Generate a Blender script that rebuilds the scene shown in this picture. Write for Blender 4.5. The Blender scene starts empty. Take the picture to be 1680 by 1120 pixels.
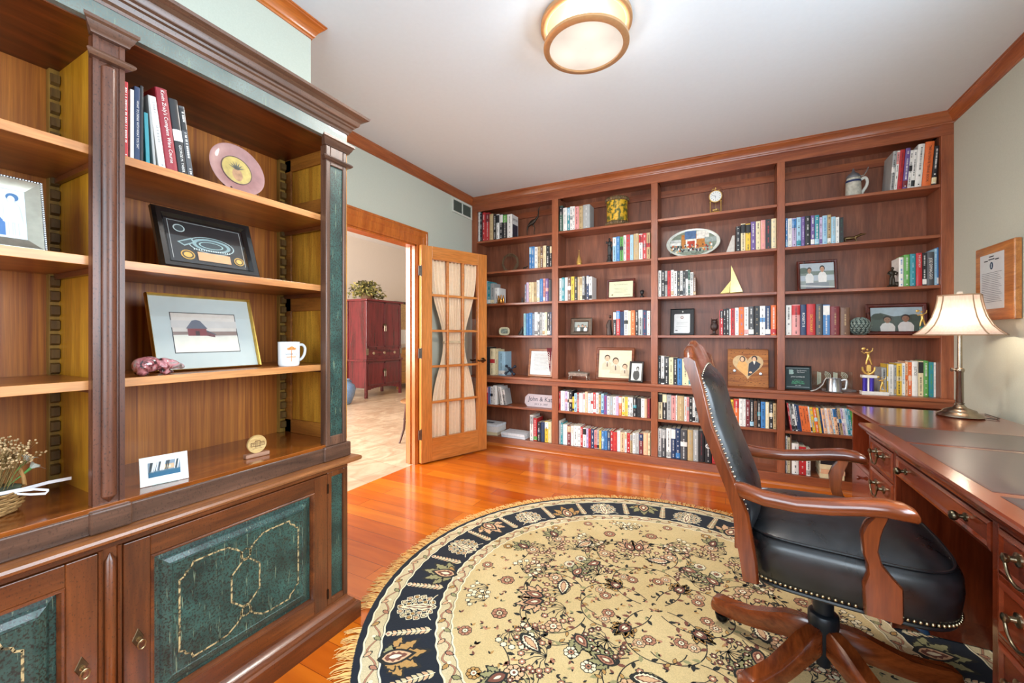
import bpy, bmesh, math, random
from mathutils import Vector, Matrix, Euler
random.seed(7)
PI = math.pi
SC = bpy.context.scene
COL = SC.collection
def R(a): return math.radians(a)

# ------------------------------------------------------------------ camera, world, light, exposure
CAM_H = 1.189
cd = bpy.data.cameras.new('camera')
cd.sensor_width = 36.0
cd.lens = 36.0 * 676.0 / 1680.0
cd.shift_y = -8.5 / 1680.0
cd.clip_start = 0.02
cam = bpy.data.objects.new('camera', cd)
COL.objects.link(cam)
cam.location = (0, 0, CAM_H)
cam.rotation_euler = (R(90), 0, R(27.4))
SC.camera = cam

SC.view_settings.view_transform = 'Standard'
SC.view_settings.look = 'None'
SC.view_settings.gamma = 1.0
SC.view_settings.use_curve_mapping = False
SC.view_settings.exposure = 0.58

W = bpy.data.worlds.new('daylight')
SC.world = W
W.use_nodes = True
W.node_tree.nodes['Background'].inputs[0].default_value = (0.75, 0.86, 1.0, 1)
W.node_tree.nodes['Background'].inputs[1].default_value = 1.0

def area_light(name, loc, rot, sx, sy, power, color):
    l = bpy.data.lights.new(name, 'AREA')
    l.shape = 'RECTANGLE'; l.size = sx; l.size_y = sy
    l.energy = power; l.color = color
    o = bpy.data.objects.new(name, l)
    COL.objects.link(o)
    o.location = loc; o.rotation_euler = tuple(R(a) for a in rot)
    o['kind'] = 'structure'
    return o
# daylight coming in through the two windows of the study and the windows of the hall
area_light('window_light', (1.60, 1.0, 1.62), (0, 101, 0), 1.15, 2.0, 78, (0.92, 0.955, 1.0))
area_light('window_light', (-0.35, -1.74, 1.6), (104, 0, 0), 2.6, 1.6, 84, (0.93, 0.96, 1.0))
area_light('window_light', (-5.2, 0.12, 1.9), (90, 0, 0), 3.6, 2.4, 360, (1.0, 0.97, 0.95))

# ------------------------------------------------------------------ colour and materials
def lin(h):
    h = h.lstrip('#')
    c = [int(h[i:i+2], 16) / 255 for i in (0, 2, 4)]
    return tuple((x / 12.92 if x <= .04045 else ((x + .055) / 1.055) ** 2.4) for x in c) + (1,)
MC = {}
def newmat(name):
    m = bpy.data.materials.new(name); m.use_nodes = True
    nt = m.node_tree
    return m, nt, nt.nodes['Principled BSDF']
def nd(nt, t, **k):
    n = nt.nodes.new(t)
    for a, b in k.items():
        if a in n.inputs: n.inputs[a].default_value = b
        else: setattr(n, a, b)
    return n
def L(nt, a, b): nt.links.new(a, b)
def coords(nt, scale=(1, 1, 1), rot=(0, 0, 0), loc=(0, 0, 0)):
    tc = nd(nt, 'ShaderNodeTexCoord'); mp = nd(nt, 'ShaderNodeMapping')
    mp.inputs['Scale'].default_value = scale; mp.inputs['Rotation'].default_value = rot; mp.inputs['Location'].default_value = loc
    L(nt, tc.outputs['Object'], mp.inputs['Vector'])
    return mp.outputs['Vector']
def ramp(nt, stops, fac):
    r = nd(nt, 'ShaderNodeValToRGB')
    e = r.color_ramp.elements
    while len(e) < len(stops): e.new(0.5)
    for el, (p, c) in zip(e, stops):
        el.position = p; el.color = c
    L(nt, fac, r.inputs['Fac'])
    return r.outputs['Color']
def mix(nt, a, b, fac, mode='MIX'):
    m = nd(nt, 'ShaderNodeMix', data_type='RGBA', blend_type=mode)
    for s, v in ((m.inputs[6], a), (m.inputs[7], b), (m.inputs[0], fac)):
        if isinstance(v, (tuple, list, float, int)): s.default_value = v
        else: L(nt, v, s)
    return m.outputs[2]
def bump(nt, p, h, strength=.2, dist=.002):
    b = nd(nt, 'ShaderNodeBump'); b.inputs['Strength'].default_value = strength; b.inputs['Distance'].default_value = dist
    L(nt, h, b.inputs['Height']); L(nt, b.outputs['Normal'], p.inputs['Normal'])
def plain(col, rough=.55, metal=0.0, coat=0.0, var=.10, spec=None):
    k = ('p', col, rough, metal, coat, var)
    if k in MC: return MC[k]
    m, nt, p = newmat('surface_' + col.strip('#'))
    n = nd(nt, 'ShaderNodeTexNoise'); n.inputs['Scale'].default_value = 45; n.inputs['Detail'].default_value = 3
    L(nt, coords(nt), n.inputs['Vector'])
    c = lin(col); d = tuple(x * (1 - var) for x in c[:3]) + (1,); u = tuple(min(1, x * (1 + var)) for x in c[:3]) + (1,)
    L(nt, ramp(nt, [(.3, d), (.7, u)], n.outputs['Fac']), p.inputs['Base Color'])
    p.inputs['Roughness'].default_value = rough; p.inputs['Metallic'].default_value = metal
    p.inputs['Coat Weight'].default_value = coat
    MC[k] = m
    return m
def wood(dark, light, axis='z', scale=1.0, rough=.38, coat=.25, speck=0.0, streak=14, seed=0, grain=.09, contrast=1.0):
    k = ('w', dark, light, axis, scale, rough, coat, speck, streak, seed, grain)
    if k in MC: return MC[k]
    m, nt, p = newmat('wood_' + dark.strip('#'))
    s = [1, 1, 1]; s['xyz'.index(axis)] = grain
    v = coords(nt, tuple(x * scale for x in s), loc=(seed, seed * .7, seed * .3))
    n = nd(nt, 'ShaderNodeTexNoise'); n.inputs['Scale'].default_value = streak; n.inputs['Detail'].default_value = 7; n.inputs['Distortion'].default_value = .9
    L(nt, v, n.inputs['Vector'])
    n2 = nd(nt, 'ShaderNodeTexNoise'); n2.inputs['Scale'].default_value = streak * 9; n2.inputs['Detail'].default_value = 3
    L(nt, v, n2.inputs['Vector'])
    d, l = lin(dark), lin(light)
    c = ramp(nt, [(.28, d), (.72, l)], n.outputs['Fac'])
    f = ramp(nt, [(.35, (.72, .72, .72, 1)), (.65, (1, 1, 1, 1))], n2.outputs['Fac'])
    c = mix(nt, c, f, .8, 'MULTIPLY')
    if speck > 0:
        n3 = nd(nt, 'ShaderNodeTexNoise'); n3.inputs['Scale'].default_value = 260; n3.inputs['Detail'].default_value = 4
        L(nt, coords(nt, (1, 1, .6)), n3.inputs['Vector'])
        f3 = ramp(nt, [(.57, (0, 0, 0, 1)), (.70, (1, 1, 1, 1))], n3.outputs['Fac'])
        mm = nd(nt, 'ShaderNodeMath', operation='MULTIPLY'); L(nt, f3, mm.inputs[0]); mm.inputs[1].default_value = speck
        c = mix(nt, c, lin('#1c0f08'), mm.outputs[0])
    L(nt, c, p.inputs['Base Color'])
    p.inputs['Roughness'].default_value = rough
    p.inputs['Coat Weight'].default_value = coat; p.inputs['Coat Roughness'].default_value = .18
    bump(nt, p, n2.outputs['Fac'], .12, .001)
    MC[k] = m
    return m
def glass(col='#ffffff', rough=0.0, name='glass', thin=True):
    k = ('g', col, rough, thin)
    if k in MC: return MC[k]
    m, nt, p = newmat(name)
    nt.nodes.remove(p)
    out = nt.nodes['Material Output']
    t = nd(nt, 'ShaderNodeBsdfTransparent'); t.inputs[0].default_value = lin(col)
    g = nd(nt, 'ShaderNodeBsdfGlossy'); g.inputs['Roughness'].default_value = rough + .02
    lw = nd(nt, 'ShaderNodeLayerWeight'); lw.inputs['Blend'].default_value = .5
    pw = nd(nt, 'ShaderNodeMath', operation='POWER'); L(nt, lw.outputs['Facing'], pw.inputs[0]); pw.inputs[1].default_value = 4.0
    fr = nd(nt, 'ShaderNodeMath', operation='MULTIPLY_ADD'); L(nt, pw.outputs[0], fr.inputs[0]); fr.inputs[1].default_value = .7; fr.inputs[2].default_value = .035
    ms = nd(nt, 'ShaderNodeMixShader')
    L(nt, fr.outputs[0], ms.inputs[0]); L(nt, t.outputs[0], ms.inputs[1]); L(nt, g.outputs[0], ms.inputs[2]); L(nt, ms.outputs[0], out.inputs[0])
    MC[k] = m
    return m
def brass(col='#a88a4c', rough=.28): return plain(col, rough, 1.0, 0, .12)

# bookcase cherry, antique cabinet, orange trim
def cherry(ax): return wood('#7c3b20', '#ab623c', ax, 1, .36, .25)
def cherry_back(ax): return wood('#713b24', '#9a5c3e', ax, 1, .45, .1, seed=3)
def trim_wood(ax): return wood('#a8531c', '#cf7730', ax, 1.1, .3, .35, seed=5)
def crown_wood(ax): return wood('#86421f', '#b4683a', ax, 1.1, .3, .4, seed=15)
def door_wood(ax): return wood('#c8742c', '#e2964e', ax, .8, .3, .35, seed=6)
def antique(ax): return wood('#45200f', '#84461e', ax, 1.2, .34, .4, speck=.6, seed=8)
def antique_grey(ax): return wood('#3e2a20', '#785440', ax, 1.2, .38, .3, speck=.55, seed=8)
def antique_edge(ax): return wood('#b06a30', '#dc9c5c', ax, 1.2, .4, .25, seed=9)
def antique_back(ax): return wood('#8a430c', '#c87a26', ax, 1.6, .5, .1, streak=48, seed=10, grain=.015)
def golden(ax): return wood('#b4740e', '#dca028', ax, 1.3, .4, .25, seed=11)
def desk_wood(ax): return wood('#5c200d', '#8f3e22', ax, 1, .17, .6, seed=12)
def chair_wood(ax): return wood('#4c1c0a', '#94481e', ax, 1.4, .2, .6, seed=13)

# ------------------------------------------------------------------ mesh builder
def sm(pts, k=4):
    '''smooth curve through the points'''
    P_ = [Vector(p) for p in pts]; P_ = [P_[0] * 2 - P_[1]] + P_ + [P_[-1] * 2 - P_[-2]]; out = []
    for i in range(1, len(P_) - 2):
        a, b, c, d = P_[i - 1:i + 3]
        for j in range(k):
            t = j / k; out.append(.5 * ((2 * b) + (c - a) * t + (2 * a - 5 * b + 4 * c - d) * t * t + (3 * b - a - 3 * c + d) * t ** 3))
    out.append(P_[-2]); return out
class MB:
    def __init__(s, loc=(0, 0, 0)):
        s.bm = bmesh.new(); s.mi = 0; s.o = Vector(loc)
    def v(s, p): return s.bm.verts.new(Vector(p) - s.o)
    def face(s, pts):
        try:
            f = s.bm.faces.new([s.v(p) for p in pts]); f.material_index = s.mi
            return f
        except ValueError: return None
    def loft(s, rings, caps=True, closed=True, loop=False):
        vr = [[s.v(p) for p in r] for r in rings]
        n = len(vr[0])
        seq = list(range(len(vr) - 1)) + ([len(vr) - 1] if loop else [])
        for i in seq:
            a, b = vr[i], vr[(i + 1) % len(vr)]
            for j in range(n if closed else n - 1):
                k = (j + 1) % n
                f = s.bm.faces.new((a[j], a[k], b[k], b[j])); f.material_index = s.mi
        if caps and not loop:
            for r in (list(reversed(vr[0])), vr[-1]):
                try:
                    f = s.bm.faces.new(r); f.material_index = s.mi
                except ValueError: pass
        return s
    def box(s, x0, x1, y0, y1, z0, z1):
        if x0 > x1: x0, x1 = x1, x0
        if y0 > y1: y0, y1 = y1, y0
        if z0 > z1: z0, z1 = z1, z0
        return s.loft([[(x0, y0, z0), (x1, y0, z0), (x1, y1, z0), (x0, y1, z0)], [(x0, y0, z1), (x1, y0, z1), (x1, y1, z1), (x0, y1, z1)]])
    def prism(s, pts, axis, a0, a1):
        def m(p, a):
            if axis == 'x': return (a, p[0], p[1])
            if axis == 'y': return (p[0], a, p[1])
            return (p[0], p[1], a)
        return s.loft([[m(p, a0) for p in pts], [m(p, a1) for p in pts]])
    def lathe(s, prof, c=(0, 0, 0), seg=24, axis='z', caps=True, arc=None):
        rings = []
        for r, h in prof:
            ring = []
            for i in range(seg):
                a = 2 * PI * i / seg
                x, y = max(r, 1e-5) * math.cos(a), max(r, 1e-5) * math.sin(a)
                if axis == 'z': q = (c[0] + x, c[1] + y, c[2] + h)
                elif axis == 'y': q = (c[0] + x, c[1] + h, c[2] + y)
                else: q = (c[0] + h, c[1] + x, c[2] + y)
                ring.append(q)
            rings.append(ring)
        return s.loft(rings, caps)
    def tube(s, pts, r, seg=8, caps=True, loop=False, flat=1.0):
        pts = [Vector(p) for p in pts]
        n = len(pts)
        rs = r if isinstance(r, (list, tuple)) else [r] * n
        rings = []
        up = Vector((0, 0, 1))
        prev = None
        for i, p in enumerate(pts):
            if loop: d = pts[(i + 1) % n] - pts[i - 1]
            else: d = pts[min(i + 1, n - 1)] - pts[max(i - 1, 0)]
            if d.length < 1e-9: d = Vector((0, 0, 1))
            d.normalize()
            if prev is None:
                u = d.cross(up)
                if u.length < 1e-3: u = d.cross(Vector((1, 0, 0)))
            else:
                u = prev - d * prev.dot(d)
            u.normalize(); prev = u
            w = d.cross(u)
            rings.append([p + (u * math.cos(2 * PI * k / seg) + w * math.sin(2 * PI * k / seg) * flat) * rs[i] for k in range(seg)])
        return s.loft(rings, caps, True, loop)
    def ell(s, c, r, rot=(0, 0, 0), seg=16, rings=10):
        M = Euler(tuple(R(a) for a in rot)).to_matrix()
        rr = []
        for i in range(rings + 1):
            t = -PI / 2 + PI * i / rings
            rr.append([Vector(c) + M @ Vector((r[0] * max(math.cos(t), 1e-4) * math.cos(2 * PI * k / seg), r[1] * max(math.cos(t), 1e-4) * math.sin(2 * PI * k / seg), r[2] * math.sin(t))) for k in range(seg)])
        return s.loft(rr, True)
    def xform(s, M):
        bmesh.ops.transform(s.bm, matrix=M, verts=s.bm.verts); return s
    def text(s, txt, size, o, r=(1, 0, 0), u=(0, 0, 1), align='CENTER', thick=.0004, squeeze=1.0):
        c = bpy.data.curves.new('lettering', 'FONT'); c.body = txt; c.size = size; c.align_x = align; c.align_y = 'CENTER'
        c.resolution_u = 2
        ob = bpy.data.objects.new('lettering', c)
        me = ob.to_mesh()
        r, u, o = Vector(r), Vector(u), Vector(o); nn = r.cross(u)
        vs = [s.bm.verts.new(o + r * (q.co.x * squeeze) + u * q.co.y + nn * thick - s.o) for q in me.vertices]
        for f in me.polygons:
            try:
                nf = s.bm.faces.new([vs[i] for i in f.vertices]); nf.material_index = s.mi
            except ValueError: pass
        ob.to_mesh_clear(); bpy.data.objects.remove(ob); bpy.data.curves.remove(c)
        return s
    def build(s, name, mats, parent=None, smooth=False, bevel=0, seg=2, sub=0, remesh=0, kind=None, angle=40):
        if not isinstance(mats, (list, tuple)): mats = [mats]
        bmesh.ops.recalc_face_normals(s.bm, faces=s.bm.faces) if not getattr(s, 'noflip', False) else None
        me = bpy.data.meshes.new(name); s.bm.to_mesh(me); s.bm.free()
        for m in mats: me.materials.append(m)
        if smooth:
            me.polygons.foreach_set('use_smooth', [True] * len(me.polygons))
        o = bpy.data.objects.new(name, me); COL.objects.link(o)
        if parent is not None: o.parent = parent
        if bevel:
            b = o.modifiers.new('bevel', 'BEVEL'); b.width = bevel; b.segments = seg; b.limit_method = 'ANGLE'; b.angle_limit = R(35)
            if not smooth:
                pass
        if remesh:
            q = o.modifiers.new('remesh', 'REMESH'); q.mode = 'VOXEL'; q.voxel_size = remesh; q.use_smooth_shade = True
            q2 = o.modifiers.new('smooth', 'SMOOTH'); q2.factor = .5; q2.iterations = 4
        if sub:
            q = o.modifiers.new('sub', 'SUBSURF'); q.levels = sub; q.render_levels = sub
        if smooth and angle and not remesh and not sub:
            try: me.set_sharp_from_angle(angle=R(angle))
            except Exception: pass
        if kind: o['kind'] = kind
        return o

def thing(name, label, cat, loc=(0, 0, 0), rz=0, group=None, rx=0, ry=0):
    o = bpy.data.objects.new(name, None); COL.objects.link(o)
    o.empty_display_size = .05
    o.location = loc; o.rotation_euler = (R(rx), R(ry), R(rz))
    o['label'] = label; o['category'] = cat
    if group: o['group'] = group
    return o
def tag(o, label, cat, group=None):
    o['label'] = label; o['category'] = cat
    if group: o['group'] = group
    return o

# direction of a photo column / row from the camera, used to read sizes off the photograph
def ray(u, v=551.5):
    d = u - 840.0
    return (-311.1 + .8878 * d, 600.2 + .4602 * d, 551.5 - v)
def XonY(u, Y): r = ray(u); return Y * r[0] / r[1]
def YonX(u, X): r = ray(u); return X * r[1] / r[0]
def hY(px, u, Y): return px * Y / ray(u)[1]
def hX(px, u, X): return px * X / ray(u)[0]
# ------------------------------------------------------------------ room shell
CEIL = 2.74
WL, WR, WB, WF = -2.555, 1.404, 4.20, -1.55
NX, NY = -1.833, 1.36          # wall behind the antique cabinet, and its corner
DY0, DY1, DH = 1.47, 2.995, 2.044   # doorway in the left wall
WT = .11

def m_wall():
    m, nt, p = newmat('sage_paint')
    n = nd(nt, 'ShaderNodeTexNoise'); n.inputs['Scale'].default_value = 160; n.inputs['Detail'].default_value = 3
    L(nt, coords(nt), n.inputs['Vector'])
    L(nt, ramp(nt, [(.3, lin('#babfb1')), (.7, lin('#c0c5b7'))], n.outputs['Fac']), p.inputs['Base Color'])
    p.inputs['Roughness'].default_value = .75
    bump(nt, p, n.outputs['Fac'], .08, .001)
    return m
M_WALL = m_wall()
def m_floor():
    m, nt, p = newmat('cherry_floorboards')
    v = coords(nt)
    b = nd(nt, 'ShaderNodeTexBrick'); b.offset = .37; b.offset_frequency = 2
    for k, val in (('Scale', 1.0), ('Mortar Size', .0011), ('Mortar Smooth', .3), ('Brick Width', 1.15), ('Row Height', .122), ('Bias', 0.0)): b.inputs[k].default_value = val
    b.inputs['Color1'].default_value = lin('#b9500a'); b.inputs['Color2'].default_value = lin('#de7a1a'); b.inputs['Mortar'].default_value = lin('#6e2408')
    L(nt, v, b.inputs['Vector'])
    n = nd(nt, 'ShaderNodeTexNoise'); n.inputs['Scale'].default_value = 16; n.inputs['Detail'].default_value = 6; n.inputs['Distortion'].default_value = .6
    L(nt, coords(nt, (.12, 1, 1)), n.inputs['Vector'])
    c = mix(nt, b.outputs['Color'], ramp(nt, [(.3, (.66, .52, .42, 1)), (.7, (1.0, 1.0, 1.0, 1))], n.outputs['Fac']), .7, 'MULTIPLY')
    L(nt, c, p.inputs['Base Color'])
    p.inputs['Roughness'].default_value = .22; p.inputs['Coat Weight'].default_value = .4; p.inputs['Coat Roughness'].default_value = .1
    bump(nt, p, b.outputs['Fac'], -.25, .001)
    return m
def m_tile():
    m, nt, p = newmat('travertine_tile')
    v = coords(nt, rot=(0, 0, R(8)))
    b = nd(nt, 'ShaderNodeTexBrick'); b.offset = .5
    for k, val in (('Scale', 1.0), ('Mortar Size', .004), ('Mortar Smooth', .3), ('Brick Width', .61), ('Row Height', .41)): b.inputs[k].default_value = val
    b.inputs['Color1'].default_value = lin('#c0a78c'); b.inputs['Color2'].default_value = lin('#d2bca0'); b.inputs['Mortar'].default_value = lin('#a8937a')
    L(nt, v, b.inputs['Vector'])
    n = nd(nt, 'ShaderNodeTexNoise'); n.inputs['Scale'].default_value = 7; n.inputs['Detail'].default_value = 8; n.inputs['Distortion'].default_value = 1.5
    L(nt, coords(nt, (1, .5, 1)), n.inputs['Vector'])
    c = mix(nt, b.outputs['Color'], ramp(nt, [(.35, lin('#b09074')), (.65, lin('#ffffff'))], n.outputs['Fac']), .5, 'MULTIPLY')
    L(nt, c, p.inputs['Base Color']); p.inputs['Roughness'].default_value = .3
    return m
def struct(mb, name, mats, parent=None, **k):
    o = mb.build(name, mats, parent, **k)
    if parent is None: o['kind'] = 'structure'
    return o

mb = MB(); mb.box(WL - .02, WR + .1, WF - .1, WB + .1, -.1, 0); struct(mb, 'floor', m_floor())
mb = MB(); mb.box(-9.4, WL - .02, .0, 10.2, -.1, -.0005); struct(mb, 'floor', m_tile())
ceil_m = plain('#d8e2e8', .85, var=.01)
mb = MB(); mb.box(WL - WT, WR + .1, WF - .1, WB + .1, CEIL, CEIL + .1); struct(mb, 'ceiling', ceil_m)
mb = MB(); mb.box(WL, WR + .1, WB, WB + .1, 0, CEIL); struct(mb, 'wall_back', M_WALL)
# left wall with the doorway
mb = MB()
mb.box(WL - WT, WL, DY1, WB + .1, 0, CEIL); mb.box(WL - WT, WL, NY - .1, DY0, 0, CEIL); mb.box(WL - WT, WL, DY0, DY1, DH, CEIL)
struct(mb, 'wall_left', M_WALL)
mb = MB(); mb.box(WL, NX, WF, NY, 0, CEIL); struct(mb, 'wall_left_near', M_WALL)
# right wall with window over the desk
RW = (0.0, 2.0, 1.05, 2.20)
mb = MB()
mb.box(WR, WR + .1, WF - .1, RW[0], 0, CEIL); mb.box(WR, WR + .1, RW[1], WB + .1, 0, CEIL)
mb.box(WR, WR + .1, RW[0], RW[1], 0, RW[2]); mb.box(WR, WR + .1, RW[0], RW[1], RW[3], CEIL)
struct(mb, 'wall_right', M_WALL)
FW = (-1.6, .9, .85, 2.3)
mb = MB()
mb.box(WL, FW[0], WF - .1, WF, 0, CEIL); mb.box(FW[1], WR + .1, WF - .1, WF, 0, CEIL)
mb.box(FW[0], FW[1], WF - .1, WF, 0, FW[2]); mb.box(FW[0], FW[1], WF - .1, WF, FW[3], CEIL)
struct(mb, 'wall_front', M_WALL)
# windows (frame and pane)
def window(n, kind, a0, a1, z0, z1, c):
    fr = MB(); pn = MB()
    t = .05
    def B(m, p0, p1, q0, q1, d0, d1):
        if kind == 'x': m.box(c + d0, c + d1, p0, p1, q0, q1)
        else: m.box(p0, p1, c + d0, c + d1, q0, q1)
    B(fr, a0, a1, z0, z0 + t, .01, .06); B(fr, a0, a1, z1 - t, z1, .01, .06); B(fr, a0, a0 + t, z0 + t, z1 - t, .01, .06); B(fr, a1 - t, a1, z0 + t, z1 - t, .01, .06)
    m_ = (a0 + a1) / 2; B(fr, m_ - .02, m_ + .02, z0 + t, z1 - t, .02, .05)
    B(pn, a0 + t, a1 - t, z0 + t, z1 - t, .033, .037)
    o = struct(fr, 'window_%d' % n, trim_wood('z')); p_ = pn.build('pane', glass('#f4fbff'), o)
window(1, 'x', *RW, WR)
window(2, 'y', *FW, WF - .08)

# crown moulding (profile: projection p from the wall, height z below the ceiling)
CP = [(0, -.074), (.006, -.074), (.008, -.066), (.014, -.062), (.017, -.052), (.026, -.036), (.038, -.022), (.043, -.017), (.047, -.015), (.048, -.008), (.054, -.006), (.054, 0), (0, 0)]
def crown(n, f0, f1, ax, parent=None):
    mb = MB(); mb.loft([[f0(p, CEIL + z) for p, z in CP], [f1(p, CEIL + z) for p, z in CP]])
    return struct(mb, n, crown_wood(ax) if n in ('trim_1', 'trim_2', 'trim_3') else trim_wood(ax), smooth=True, angle=25)
YB = 3.94
crown('trim_1', lambda p, z: (WL, YB - p, z) if 0 else (WL + p, YB - p, z), lambda p, z: (WR - p, YB - p, z), 'x')
crown('trim_2', lambda p, z: (WL + p, NY, z), lambda p, z: (WL + p, YB - p, z), 'y')
crown('trim_3', lambda p, z: (WR - p, WF, z), lambda p, z: (WR - p, YB - p, z), 'y')
crown('trim_4', lambda p, z: (NX + p, WF, z), lambda p, z: (NX + p, NY + p, z), 'y')
crown('trim_5', lambda p, z: (NX + p, NY + p, z), lambda p, z: (WL + p, NY + p, z), 'x')
# baseboards where walls are bare
mb = MB(); mb.box(WL, WL + .015, 3.16, 3.86, 0, .10); struct(mb, 'baseboard_left', trim_wood('y'), bevel=.003)
mb = MB(); mb.box(WR - .015, WR, -1.5, 3.9, 0, .10); struct(mb, 'baseboard_right', trim_wood('y'), bevel=.003)

# doorway casing and jamb
mb = MB()
CW = .145
prof = [(0, 0), (.012, 0), (.012, .02), (.018, .035), (.018, .075), (.024, .085), (.026, .115), (.020, .125), (.024, .13), (.024, CW), (0, CW)]
def cas(y, z): return [(WL + a, y, z) for a, b in prof]
o1 = lambda b: (DY1 - .005 + b, DH - .005 + b)
ringF = [(WL + a, DY1 - .005 + b, 0) for a, b in prof]
ringT = [(WL + a, DY1 - .005 + b, DH - .005 + b) for a, b in prof]
ringL = [(WL + a, DY0 + .005 - b, DH - .005 + b) for a, b in prof]
ringB = [(WL + a, DY0 + .005 - b, 0) for a, b in prof]
mb.loft([ringF, ringT, ringL, ringB])
cas_o = struct(mb, 'trim_6', trim_wood('z'), smooth=True, angle=25)
mb = MB()
mb.box(WL - WT, WL + .001, DY1 - .02, DY1, 0, DH); mb.box(WL - WT, WL + .001, DY0, DY0 + .02, 0, DH); mb.box(WL - WT, WL + .001, DY0, DY1, DH - .02, DH)
mb.box(WL - .075, WL - .045, DY1 - .032, DY1 - .02, 0, DH - .02)
struct(mb, 'trim_7', trim_wood('z'), bevel=.002)

# second room seen through the doorway
hall = plain('#d8cdc0', .8, var=.02)
mb = MB(); mb.box(-7.3, -7.2, 0, 10, 0, 3.6); struct(mb, 'wall_far', hall)
mb = MB(); mb.box(-7.3, WL - WT, 10, 10.1, 0, 3.6); struct(mb, 'wall_end', hall)
mb = MB(); mb.box(-7.3, -7.0, -.1, 0, 0, 3.6); mb.box(-3.4, WL - WT, -.1, 0, 0, 3.6); mb.box(-7.0, -3.4, -.1, 0, 0, .6); mb.box(-7.0, -3.4, -.1, 0, 3.1, 3.6); struct(mb, 'wall_side', hall)
mb = MB(); mb.box(-7.3, WL - WT, 0, 10, 3.35, 3.45); struct(mb, 'ceiling', plain('#e6e2de', .85, var=.01))
mb = MB(); mb.box(WL - WT - .01, WL - WT, 0, DY0, 0, 3.4); mb.box(WL - WT - .01, WL - WT, DY1, 10, 0, 3.4); mb.box(WL - WT - .01, WL - WT, DY0, DY1, DH, 3.4); struct(mb, 'wall_inner', hall)

# air vent under the crown
mb = MB(); ya, yb = YonX(741, WL), 3.93
z1, z0 = 1.189 + hX(551.5 - 325, 741, WL) if 0 else 2.655, 2.655 - .155
t = thing('air_vent', 'white louvred wall vent high on sage wall beside the bookcase', 'vent', (WL, ya, z0))
h = yb - ya
mb = MB(); 
for a, b, c, d in ((0, h, 0, .02), (0, h, .135, .155), (0, .02, .02, .135), (h - .02, h, .02, .135), (h / 2 - .006, h / 2 + .006, .02, .135)): mb.box(0, .012, a, b, c, d)
mb.build('frame', plain('#d3d6c9', .5), t, bevel=.002)
mb = MB()
for i in range(11):
    zz = .024 + i * .0105
    mb.face([(.001, .018, zz + .006), (.010, .018, zz), (.010, h - .018, zz), (.001, h - .018, zz + .006)])
mb.build('grille', plain('#8f978a', .6), t)
mb = MB(); mb.box(-.0, .0008, .01, h - .01, .01, .145); mb.build('backing', plain('#60675c', .8), t)

# ------------------------------------------------------------------ french door
HX, HY = -2.512, 2.998
FX, FY = -2.235, 3.712
ang = math.degrees(math.atan2(FY - HY, FX - HX)); DW = math.hypot(FX - HX, FY - HY)
t = bpy.data.objects.new('door_1', None); COL.objects.link(t); t.location = (HX, HY, .012); t.rotation_euler = (0, 0, R(ang)); t['kind'] = 'structure'
T = .02
def dbox(mb, a, b, c, d, t0=-T, t1=T): mb.box(a, b, t0, t1, c, d)
SH = 2.025
S1, S2, RT, RB_ = .115, .115, .12, .215
for a_, b_ in ((0, S1), (DW - S2, DW)): mb = MB(); dbox(mb, a_, b_, 0, SH); mb.build('stile', door_wood('z'), t, bevel=.003)
for a_, b_ in ((0, RB_), (SH - RT, SH)): mb = MB(); dbox(mb, S1, DW - S2, a_, b_); mb.build('rail', door_wood('x'), t, bevel=.003)
mb = MB()
gx0, gx1, gz0, gz1 = S1, DW - S2, RB_, SH - RT
for i in (1, 2):
    x = gx0 + (gx1 - gx0) * i / 3; dbox(mb, x - .011, x + .011, gz0, gz1, -.016, .016)
for i in (1, 2, 3, 4):
    z = gz0 + (gz1 - gz0) * i / 5; dbox(mb, gx0, gx1, z - .011, z + .011, -.0155, .0155)
mb.build('muntin', door_wood('x'), t, bevel=.004)
for i in range(3):
    for j in range(5):
        a = gx0 + (gx1 - gx0) * i / 3 + .011; b = gx0 + (gx1 - gx0) * (i + 1) / 3 - .011
        c = gz0 + (gz1 - gz0) * j / 5 + .011; d = gz0 + (gz1 - gz0) * (j + 1) / 5 - .011
        if i == 0: a = gx0
        if i == 2: b = gx1
        mb = MB(); mb.box(a, b, -.003, -.001, c, d); mb.build('pane', glass('#ffffff'), t)
# handle
mb = MB(); mb.lathe([(.026, 0), (.026, .006), (.012, .012), (.010, .045), (.012, .05)], (DW - .06, -T, .93), 16, 'y') if 0 else None
mb.bm.free()
def lever(s):
    mb = MB(); y0 = s * T
    mb.lathe([(.027, 0), (.027, s * .006), (.013, s * .012), (.010, s * .045), (.006, s * .05)], (DW - .055, y0, .93), 16, 'y')
    mb.tube([(DW - .055, y0 + s * .045, .93), (DW - .09, y0 + s * .047, .932), (DW - .125, y0 + s * .045, .925), (DW - .15, y0 + s * .043, .932)], [.009, .008, .007, .009], 8)
    return mb
lever(-1).build('handle', brass('#5a4a36', .3), t, smooth=True)
lever(1).build('handle', brass('#5a4a36', .3), t, smooth=True)
for z in (.27, 1.02, 1.78):
    mb = MB(); mb.box(-.035, .002, -.031, -.027, z - .045, z + .045); mb.box(0, .04, -.0225, -.0200, z - .045, z + .045) if 0 else None
    mb.lathe([(.006, -.05), (.006, .05)], (-.006, -.024, z), 10)
    mb.build('hinge', brass('#8d8a84', .35), t, smooth=True)
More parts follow.
